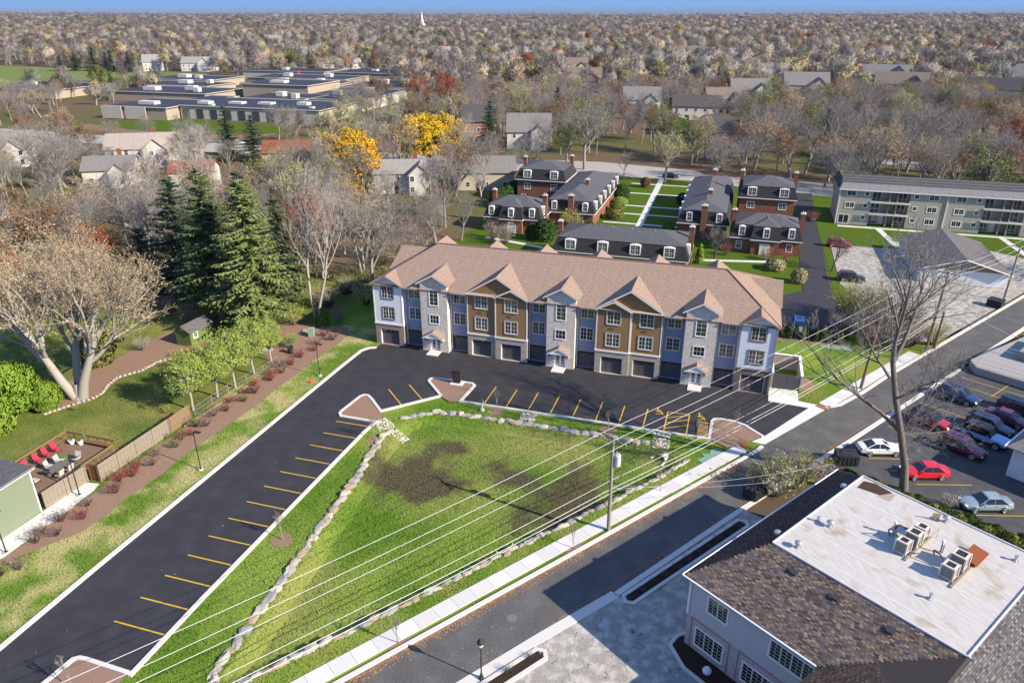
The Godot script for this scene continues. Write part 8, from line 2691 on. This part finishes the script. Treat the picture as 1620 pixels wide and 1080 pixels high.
	# yard bushes and ornamental plants
	for q in [[-70.6, -76.0, 0.6, "bush", "leaf_orange", "rusty orange shrub beside the green shed"], [-71.8, -75.0, 0.5, "bush", "leaf_orange", "second orange shrub on the garden edging"], [-78.0, -75.5, 1.0, "barebush", "twig_pale", "white-stemmed bare bush in the garden bed"], [-80.5, -70.0, 1.5, "round", "leaf_olive", "olive bush behind the huge tan tree"], [-83.0, -77.0, 1.6, "bush", "leaf_lime", "loose lime bush on the garden's far side"], [-79.0, -86.0, 1.4, "bush", "leaf_khaki", "khaki bush behind the shed"], [-84.0, -88.0, 1.5, "bush", "twig_tan", "tan bush at the rim of the shaded lawn"], [-68.5, -91.5, 1.5, "bush", "leaf_lime", "yellow-green bush under the sunlit spruce"], [-62.5, -90.0, 1.3, "bush", "leaf_lime", "lime bush on the mulch mound"], [-58.6, -90.3, 0.8, "arb", "leaf_arbor", "bright arborvitae on the mulch mound"], [-57.6, -91.0, 0.9, "arb", "leaf_arbor", "taller bright arborvitae on the mulch mound"], [-56.6, -93.0, 1.2, "barebush", "twig_rose", "rosy bare bush beyond the mulch mound"], [-58.6, -82.4, 0.9, "bush", "leaf_arbor", "green shrub by the black pot"], [-59.0, -84.2, 0.7, "bush", "leaf_lime", "yellowish shrub next to the flat slabs"], [-73.2, -58.9, 0.35, "bush", "leaf_lime", "small yellow-green plant at the huge tree's foot"], [-62.2, -61.6, 0.45, "bush", "leaf_lime", "small shrub at the end of the lawn by the fence"], [-60.6, -60.0, 0.4, "bush", "leaf_rust", "rusty perennial near the tan fence"], [-58.0, -56.8, 0.3, "bush", "leaf_arbor", "green tuft against the board fence"]]:
		own("garden_shrub", q[5], "shrub", K[q[3]], grey, tint(q[4]), q[0], q[1], q[2], q[0] * 3.0)
	rng.seed = 51
	for k in 26:
		plant("wild_bush", "wild %s bush" % ["olive", "tan", "khaki"][k % 3], "bush", [K.bush, K.barebush, K.bush][k % 3], dark, tint(["leaf_olive", "twig_tan", "leaf_khaki"][k % 3]), rf(-66, -50.5), rf(-128, -96), rf(0.9, 1.9), rf(0, 6), "wild bushes behind the mound")
	# office edge
	for q in [[5.6, -67.0, 0.9, "leaf_olive", "olive bush overhanging the street kerb by the office"], [8.0, -69.5, 0.8, "leaf_khaki", "pale bush behind the office roof edge"], [10.4, -71.6, 0.75, "leaf_lime", "yellow-green bush beside the rear dumpster"], [12.2, -71.6, 0.6, "leaf_yellow", "bright yellow bush by the rear dumpster"], [23.6, -68.6, 0.55, "twig_pale", "thin pale shrub between red and silver cars"], [6.6, -68.8, 0.8, "leaf_olive", "second olive bush against the street kerb"], [7.4, -65.6, 1.3, "leaf_khaki", "wide khaki bush touching the street slope of the office roof"], [9.2, -67.6, 1.3, "leaf_olive", "wide olive bush at the rear street corner of the office"], [11.2, -69.0, 1.1, "twig_tan", "bare tan bush by the concrete pad behind the office"]]:
		own("edge_shrub", q[4], "shrub", K.bush, grey, tint(q[3]), q[0], q[1], q[2] * 1.2, q[0])
	for k in 15:
		var f := k / 14.0
		plant("office_hedge", "low hedge bush between office wall and parked cars", "shrub", K.wide, grey, tint("leaf_olive" if k % 2 else "leaf_box"), 14.5 + f * 14, -70.8 + f * 6.6 + (0.6 if k % 2 else 0.0), rf(0.42, 0.5), k, "hedge behind the office")
	for k in 22:
		var f := k / 21.0
		var a := Vector2(-4.4, -47.1).lerp(Vector2(4.2, -59.7), f * 2.0) if f < 0.5 else Vector2(-22.5, -21.0).lerp(Vector2(-10.5, -39.0), f * 2.0 - 1.0)
		plant("strip_shrub", "twiggy dark shrub in the kerbed strip", "shrub", K.barebush, dark, tint("twig_dark"), a.x, a.y, rf(0.22, 0.4), k, "shrubs in the kerbed strips")
	for m in [["the transformer pole", -7.6, -55.4], ["the street lamp", -13.4, -36.2], ["the open dumpster", 5.4, -65.0], ["the red sedan", 22.1, -73.7], ["the silver car", 26.7, -69.5], ["the tan poles", 28.4, -107.8], ["the trash enclosure", 9.0, -92.0]]:
		marks.append(m)
	grasses()

# blades, leaves and litter on the ground
func grasses():
	rng.seed = 61
	var b := MB.new()
	for k in 7:
		var a := rf(0, TAU)
		var p := Vector3(rf(-0.12, 0.12), 0, rf(-0.12, 0.12))
		var d := Vector3(cos(a), 0, sin(a)) * 0.03
		var t := p + Vector3(rf(-0.07, 0.07), rf(0.09, 0.16), rf(-0.07, 0.07))
		b.raw(p - d, p + d, t, (Vector3.UP + rnd_dir() * 0.5).normalized(), Color.WHITE)
	var gm := leaf_mat("grass_blade", Color(1.0, 1.0, 1.0), 0.3)
	var tuft := b.mesh()
	var spots := {"basin_grass": ["tufts of rough grass in the basin", [-35, -72, 0, -28], 46000], "verge_grass": ["tufts of grass on the verges", [-57, -90, 14, -20], 56000], "yard_grass": ["grass of the back yards", [-100, -110, -52, -45], 34000]}
	var lot := pv([-49.4, -14, -48.4, -84, -46.4, -88, 8, -88.8, 12.5, -86.3, 5.6, -74.3, 1.6, -74.3, -29.6, -74.3, -31, -74.0, -37.4, -68.2, -37.1, -65, -37.5, -37, -37.7, -29, -43, -14])
	var bed = pv([-57.9, -20, -57.9, -57, -57.6, -66, -57.2, -70, -56.9, -74.5, -60, -79, -70, -84, -66, -90, -54.2, -91.5, -52.6, -88.8, -52.6, -84.1, -53.1, -79, -52.9, -75.2, -53.2, -70.8, -53.1, -66.2, -53.5, -59.9, -54.0, -53.5, -53.7, -51.0, -54.2, -46.0, -54.0, -43.5, -54.2, -41.0, -56.9, -36.5, -57.0, -20])
	var garden = pv([-76.0, -56.8, -74.9, -59.1, -73.1, -62.0, -74.0, -65.3, -74.5, -67.4, -73.0, -69.9, -72.9, -73.1, -71.6, -74.4, -71, -84, -79, -82, -80, -66, -82, -58])
	for s in spots:
		var at := []
		var tn := []
		var r: Array = spots[s][1]
		var n: int = spots[s][2]
		var tries := 0
		while at.size() < n and tries < n * 4:
			tries += 1
			var x := rf(r[0], r[2])
			var z := rf(r[1], r[3])
			var p := Vector2(x, z)
			var inb := Geometry2D.is_point_in_polygon(p, basin)
			if (s == "basin_grass") != inb:
				continue
			if s == "verge_grass":
				var w := x * 0.8179 + z * 0.5754
				if Geometry2D.is_point_in_polygon(p, bed):
					continue
				if w > -37.75 or (w > -39.75 and w < -37.95) or Geometry2D.is_point_in_polygon(p, lot) or (x < -53.6 and z < -44):
					continue
				if z < -74 and x > -46 and x < 7:
					continue
			if s == "yard_grass" and (Geometry2D.is_point_in_polygon(p, bed) or Geometry2D.is_point_in_polygon(p, garden) or (x > -68.2 and z > -53.2) or x > -58.3):
				continue
			var c := lawn_color(x, z)
			if c.g < 0.09 and rf(0, 1) < 0.75:
				continue
			c = c * rf(1.15, 1.9)
			var sz = rf(0.45, 0.9)
			at.append(Transform3D(Basis(Vector3.UP, rf(0, TAU)).scaled(Vector3(sz, sz * rf(0.7, 1.2), sz)), Vector3(x, ground_y(x, z) - 0.035, z)))
			tn.append(c)
		var mm := many(s, tuft, gm, at, tn)
		add_child(mm, true)
		mm.set_meta("label", spots[s][0])
	# fallen leaves on the yards and woods floor
	b = MB.new()
	leaf(b, Vector3.ZERO, 0.09, Vector3.UP * 3.0, Color.WHITE)
	var at := []
	var tn := []
	for k in 9000:
		var x := rf(-110, -54)
		var z := rf(-112, -45)
		if k % 4 == 0:
			x = rf(-60, 14)
			z = rf(-106, -28)
			if Geometry2D.is_point_in_polygon(Vector2(x, z), lot) and rf(0, 1) < 0.93:
				continue
		at.append(Transform3D(Basis(Vector3.UP, rf(0, TAU)).scaled(Vector3.ONE * rf(0.5, 1.1)), Vector3(x, ground_y(x, z) + 0.02, z)))
		tn.append([Color(0.45, 0.35, 0.2), Color(0.5, 0.42, 0.25), Color(0.35, 0.2, 0.1), Color(0.6, 0.5, 0.3)][k % 4])
	for k in 5200:                     # rusty litter swept against the kerbs
		var f = rf(0, 1)
		var a = Vector2(-26, -28.6).lerp(Vector2(3.6, -70.6), f)
		if k % 3 == 0:
			a = Vector2(-9.5, -42.6).lerp(Vector2(30, -100.4), f) - Vector2(0.5, 0.35)
		var w = pow(rf(0, 1), 2.0) * 0.75 + 0.22
		at.append(Transform3D(Basis(Vector3.UP, rf(0, TAU)).scaled(Vector3.ONE * rf(0.5, 1.0)), Vector3(a.x + 0.818 * w, 0.02, a.y + 0.575 * w)))
		tn.append([Color(0.42, 0.2, 0.09), Color(0.5, 0.27, 0.12), Color(0.33, 0.17, 0.09)][k % 3])
	var fl := many("fallen_leaves", b.mesh(), gm, at, tn)
	add_child(fl, true)
	fl.set_meta("label", "fallen leaves scattered over lawns and beds")

# ---------------------------------------------------------------- the woods out to the horizon
func blocked(p: Vector2) -> bool:
	for k in keepout:
		if Geometry2D.is_point_in_polygon(p, k):
			return true
	return false

func woods():
	rng.seed = 7070
	var K := tree_kit
	var grey := bark(0)
	var pale := bark(1)
	var dark := bark(2)
	# trees seen one by one in the photograph: kind, x, z, height, crown half width
	var L := [
		["tan", -112.4, -87.1, 15.1, 9.6], ["rust", -106.0, -80.0, 12.0, 7], ["tan", -98.0, -84.0, 13.0, 7], ["brown", -120.8, -82.7, 15.8, 9.6], ["bare", -58.3, -136.5, 12.4, 6.0], ["bare", -54.1, -140.2, 10.7, 5.4], ["bare", -69.3, -135.6, 9.4, 4.1], ["brown", -65.8, -158.6, 8.0, 5.3], ["bare", -63.6, -138.6, 11.7, 4.6],
		["yellow", -91.4, -212.0, 16.5, 12.5], ["golden", -97.5, -172.8, 17.5, 9.5], ["orange", -103.5, -197.3, 11.9, 5.8], ["bare", -45.0, -222.2, 21.6, 12.4], ["olive", -52.0, -228.7, 14.1, 9.0], ["bare", -39.1, -262.0, 13.4, 7.0], ["bare", -31.4, -212.1, 8.8, 4.2], ["bare", -6.6, -222.4, 13.6, 10.0], ["bare", 1.4, -221.6, 14.0, 9.6], ["mauve", 11.0, -237.3, 12.0, 7.3],
		["brown", 24.5, -226.2, 14.1, 7.6], ["rust", 33.4, -238.8, 9.7, 7.0], ["bare", 47.9, -246.9, 21.8, 12.0], ["bare", 56.1, -247.0, 20.3, 11.6], ["bare", 24.8, -251.6, 21.4, 13.4], ["bare", 84.0, -242.9, 15.9, 11.3], ["mauve", 67.2, -238.2, 14.2, 9.9], ["olive", 5.5, -306.4, 20.3, 8.0], ["olive", 42.8, -275.3, 10.4, 7.0], ["lime", 36.0, -250.0, 8.0, 5.0],
		["rust", -141.4, -319.5, 20.8, 9.8], ["rust", -128.0, -326.0, 18.0, 8.0], ["fir", -84.4, -249.0, 17.9, 4.9], ["fir", -82.4, -243.0, 15.0, 4.4], ["fir", -125.1, -313.4, 9.3, 3.7], ["fir", -156.2, -202.1, 17.5, 6.1], ["fir", -152.0, -209.0, 15.0, 5.1], ["fir", -335.5, -343.4, 13.5, 7.2], ["fir", -519.0, -498.4, 16.1, 5.6], ["fir", -504.5, -502.9, 18.9, 8.0], ["fir", -485.7, -501.6, 16.4, 6.0], ["fir", -467.8, -500.1, 16.7, 7.1], ["fir", -495.6, -506.4, 15.1, 5.5], ["fir", -530.0, -494.0, 13.0, 5.0],
		["rust", -89.0, -644.7, 10.7, 7.3], ["rust", 90.8, -833.0, 13.2, 10.8], ["rust", 199.6, -816.6, 24.1, 14.5], ["lime", 105.7, -478.4, 12.5, 7.5], ["gold", 108.9, -432.2, 13.8, 7.6], ["tan", 95.2, -474.4, 13.4, 8.2], ["yellow", -93.7, -453.9, 9.2, 4.4], ["fir", 122.9, -412.2, 15.4, 9.3], ["olive", 140.0, -400.0, 14.0, 9.0], ["gold", -382.1, -688.1, 15.5, 8.5], ["bare", -59.6, -196.7, 12.5, 5.2], ["round", -24.5, -300.0, 6.0, 5.0], ["fir", 45.0, -560.0, 14, 6], ["fir", 60.0, -530.0, 12, 7], ["rust", 66.0, -560.0, 14, 8], ["rust", -70.0, -560.0, 12, 7], ["fir", -20.0, -520.0, 13, 7],
		["bare", -150.0, -130.0, 15, 8], ["brown", -140.0, -110.0, 14, 8], ["bare", -170.0, -150.0, 16, 8], ["pale", -132.0, -142.0, 17, 7], ["pale", -118.0, -140.0, 18, 7], ["bare", -185.0, -160.0, 15, 8], ["pale", -200.0, -168.0, 15, 7], ["pale", -150.0, -180.0, 16, 7], ["tan", -130.0, -120.0, 13, 8], ["gold", -86.0, -150.0, 11, 5.5], ["tan", -108.0, -128.0, 14, 7], ["olive", -92.0, -122.0, 13, 6], ["bare", -84.0, -138.0, 13, 6], ["pale", -75.0, -148.0, 14, 6], ["bare", -72.0, -166.0, 12, 7], ["pale", -60.0, -170.0, 11, 6], ["bare", -80.0, -160.0, 10, 6], ["brown", -112.0, -160.0, 12, 6],
	]
	for t in L:
		wild(t[0], t[1], t[2], t[3], t[4])
	# the wood itself, thinning out with distance; single trees near, a mass far off
	var fwd := Vector2(-0.293, -0.956)
	var right := Vector2(0.956, -0.293)
	var count := 0
	var d := 118.0
	var mix := noise(88, 0.006, 3)
	while d < 430.0:
		var step := 7.6 + d * 0.011
		var half := d * 0.80 + 10.0
		var s := -half
		while s < half:
			var p := fwd * (d + rf(-0.45, 0.45) * step) + right * (s + rf(-0.45, 0.45) * step)
			s += step
			if blocked(p) or (p.x < -115 and rf(0, 1) < 0.45):
				continue
			var near := false
			for t in L:
				if Vector2(t[1], t[2]).distance_to(p) < 7.0:
					near = true
			if near:
				continue
			var m := mix.get_noise_2d(p.x, p.y)
			var roll := rf(0, 1) + m * 0.35
			var kind := "bare"
			if roll < 0.06: kind = "olive"
			elif roll < 0.12: kind = "tan"
			elif roll < 0.34: kind = "mauve"
			elif roll < 0.74: kind = "bare"
			elif roll < 0.83: kind = "brown"
			elif roll < 0.88: kind = "pale"
			elif roll < 0.92: kind = "khaki"
			elif roll < 0.94: kind = "rust"
			elif roll < 0.96: kind = "fir"
			else: kind = "tan"
			wild(kind, p.x, p.y, rf(9.5, 16) if d > 330.0 or p.x < -115 else rf(12, 19), rf(5.5, 8.5))
			count += 1
		d += step * 0.85
	# far woods
	var bins := {}
	var tints := {}
	while d < 9000.0:
		var step := maxf(15.0, d * 0.026)
		var half := d * 0.82 + 20.0
		var s := -half
		while s < half:
			var p := fwd * (d + rf(-0.5, 0.5) * step) + right * (s + rf(-0.5, 0.5) * step)
			s += step * 0.8
			if blocked(p):
				continue
			var m := mix.get_noise_2d(p.x * 0.6, p.y * 0.6)
			var roll := rf(0, 1) + m * 0.3
			var key := ""
			if roll < 0.03: key = "dotleaf0 leaf_khaki"
			elif roll < 0.10: key = "dotleaf1 leaf_tan"
			elif roll < 0.36: key = "dot%d twig_mauve" % (rng.randi() % 3)
			elif roll < 0.66: key = "dot%d twig_grey" % (rng.randi() % 3)
			elif roll < 0.76: key = "dot%d twig_tan" % (rng.randi() % 3)
			elif roll < 0.84: key = "dotleaf0 leaf_khaki"
			elif roll < 0.92: key = "dotleaf1 leaf_brown"
			elif roll < 0.932: key = "dotleaf0 leaf_rust"
			elif roll < 0.94: key = "dotleaf1 leaf_gold"
			elif roll < 0.972: key = "dotfir leaf_pine"
			else: key = "dotleaf1 leaf_olive"
			if not bins.has(key):
				bins[key] = []
				tints[key] = []
			var big := 1.0 + clampf((d - 900.0) / 3000.0, 0, 1.3)
			var sc = rf(0.62, 1.2) * (1.0 + 0.5 * float(d > 3500.0 and rf(0, 1) < 0.1))
			var tk = rf(0.7, 1.45)
			tints[key].append(Color(tk * rf(0.92, 1.1), tk, tk * rf(0.88, 1.06)))
			bins[key].append(Transform3D(Basis(Vector3.UP, rf(0, TAU)).scaled(Vector3(sc * big, sc, sc * big)), Vector3(p.x, hill(p.x, p.y) - 0.1, p.y)))
		d += step * 0.8
	TINT["leaf_gold"] = Color(0.62, 0.36, 0.04)
	for key in bins:
		var q: PackedStringArray = key.split(" ")
		var kit: Array = K[q[0]]
		var n: String = {"twig_mauve": "mauve_woodland", "twig_grey": "grey_woodland", "twig_tan": "tan_woodland", "leaf_khaki": "khaki_woodland", "leaf_tan": "tan_woodland", "leaf_brown": "brown_woodland", "leaf_rust": "rust_woodland", "leaf_gold": "golden_woodland", "leaf_pine": "evergreen_woodland", "leaf_olive": "olive_woodland"}[q[1]]
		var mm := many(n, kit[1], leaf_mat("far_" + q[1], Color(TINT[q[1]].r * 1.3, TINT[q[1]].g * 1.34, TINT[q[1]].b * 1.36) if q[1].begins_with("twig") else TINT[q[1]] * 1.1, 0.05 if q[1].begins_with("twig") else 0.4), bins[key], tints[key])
		add_child(mm, true)
		mm.set_meta("label", "distant %s spreading to the horizon" % n.replace("_", " "))
		var tm := many(n + "_trunks", kit[0], grey, bins[key])
		add_child(tm, true)
		tm.set_meta("label", "trunks and limbs of the distant %s" % n.replace("_", " "))
	print("wild trees ", count, " far ", bins.values().reduce(func(a, c): return a + c.size(), 0))

func wild(kind: String, x: float, z: float, h: float, w: float):
	var K := tree_kit
	var grey := bark(0)
	var r := rng.randi()
	var size := "small" if h < 11 else ("tall" if h > 15.5 else "broad" if w > 7.5 else "slender")
	var kit: Array
	var cm: Material
	var what := ""
	var base := 17.0
	var bm: Material = grey
	match kind:
		"bare": kit = K["bare%d" % (r % 5)]; cm = tint("twig_grey"); what = "bare grey tree"
		"mauve": kit = K["bare%d" % (r % 5)]; cm = tint("twig_mauve"); what = "bare mauve-twigged tree"
		"pale": kit = K["bare%d" % (r % 5)]; cm = tint("twig_pale"); what = "pale bare tree"; bm = bark(1)
		"tan": kit = K["sparse%d" % (r % 3)]; cm = tint("leaf_tan"); what = "thin tan-leaved tree"; base = 15.0
		"brown": kit = K["sparse%d" % (r % 3)]; cm = tint("leaf_brown"); what = "thin brown-leaved tree"; base = 15.0
		"khaki": kit = K["sparse%d" % (r % 3)]; cm = tint("leaf_khaki"); what = "thin khaki-leaved tree"; base = 15.0
		"rust": kit = K["sparse1"] if r % 2 else K["full1"]; cm = tint("leaf_rust"); what = "rust red oak"; base = 14.0
		"yellow": kit = full_tree(150, {"h": 14.0, "w": 19.0, "clumps": 330, "per": 62, "ls": 0.3, "hue": 0.16, "low": 0.1, "cr": 0.085}); cm = tint("leaf_yellow"); what = "dense golden yellow tree"; base = 14.0
		"gold": kit = K["full0"]; cm = leaf_mat("leaf_gold", Color(0.62, 0.36, 0.04)); what = "golden tree"; base = 13.0
		"golden": kit = full_tree(153, {"h": 14.0, "w": 15.0, "clumps": 240, "per": 60, "ls": 0.28, "hue": 0.2, "low": 0.12, "cr": 0.095}); cm = leaf_mat("leaf_gold", Color(0.66, 0.40, 0.04)); what = "big orange-gold tree"; base = 14.0
		"orange": kit = K["full2"]; cm = tint("leaf_orange"); what = "orange tree"; base = 11.0
		"olive": kit = K["full%d" % (r % 3)]; cm = tint("leaf_olive"); what = "olive green tree"; base = [13.0, 14.0, 11.0][r % 3]
		"lime": kit = K["full2"]; cm = tint("leaf_lime"); what = "yellow-green tree"; base = 11.0
		"fir": kit = K["conifer%d" % (r % 2)]; cm = tint("leaf_pine"); what = "dark evergreen"; base = 17.0
		"round": kit = K["round"]; cm = tint("leaf_box"); what = "rounded evergreen"; base = 3.0
	if kind == "yellow" and h < 12:
		kit = K["full1"]
	var s := h / base
	var natural: float = {"bare": 8.0, "mauve": 8.0, "pale": 8.0, "tan": 7.5, "brown": 7.5, "khaki": 7.5, "rust": 6.0, "yellow": 9.5, "golden": 7.5, "gold": 6.0, "orange": 5.0, "olive": 5.5, "lime": 5.0, "fir": 4.0, "round": 1.5}[kind] * s
	plant(what.replace(" ", "_").replace("-", "_"), size + " " + what, "tree", kit, bm, cm, x, z, s, rf(0, TAU), "trees round the houses", -0.1, clampf(w / natural, 0.65, 1.6))
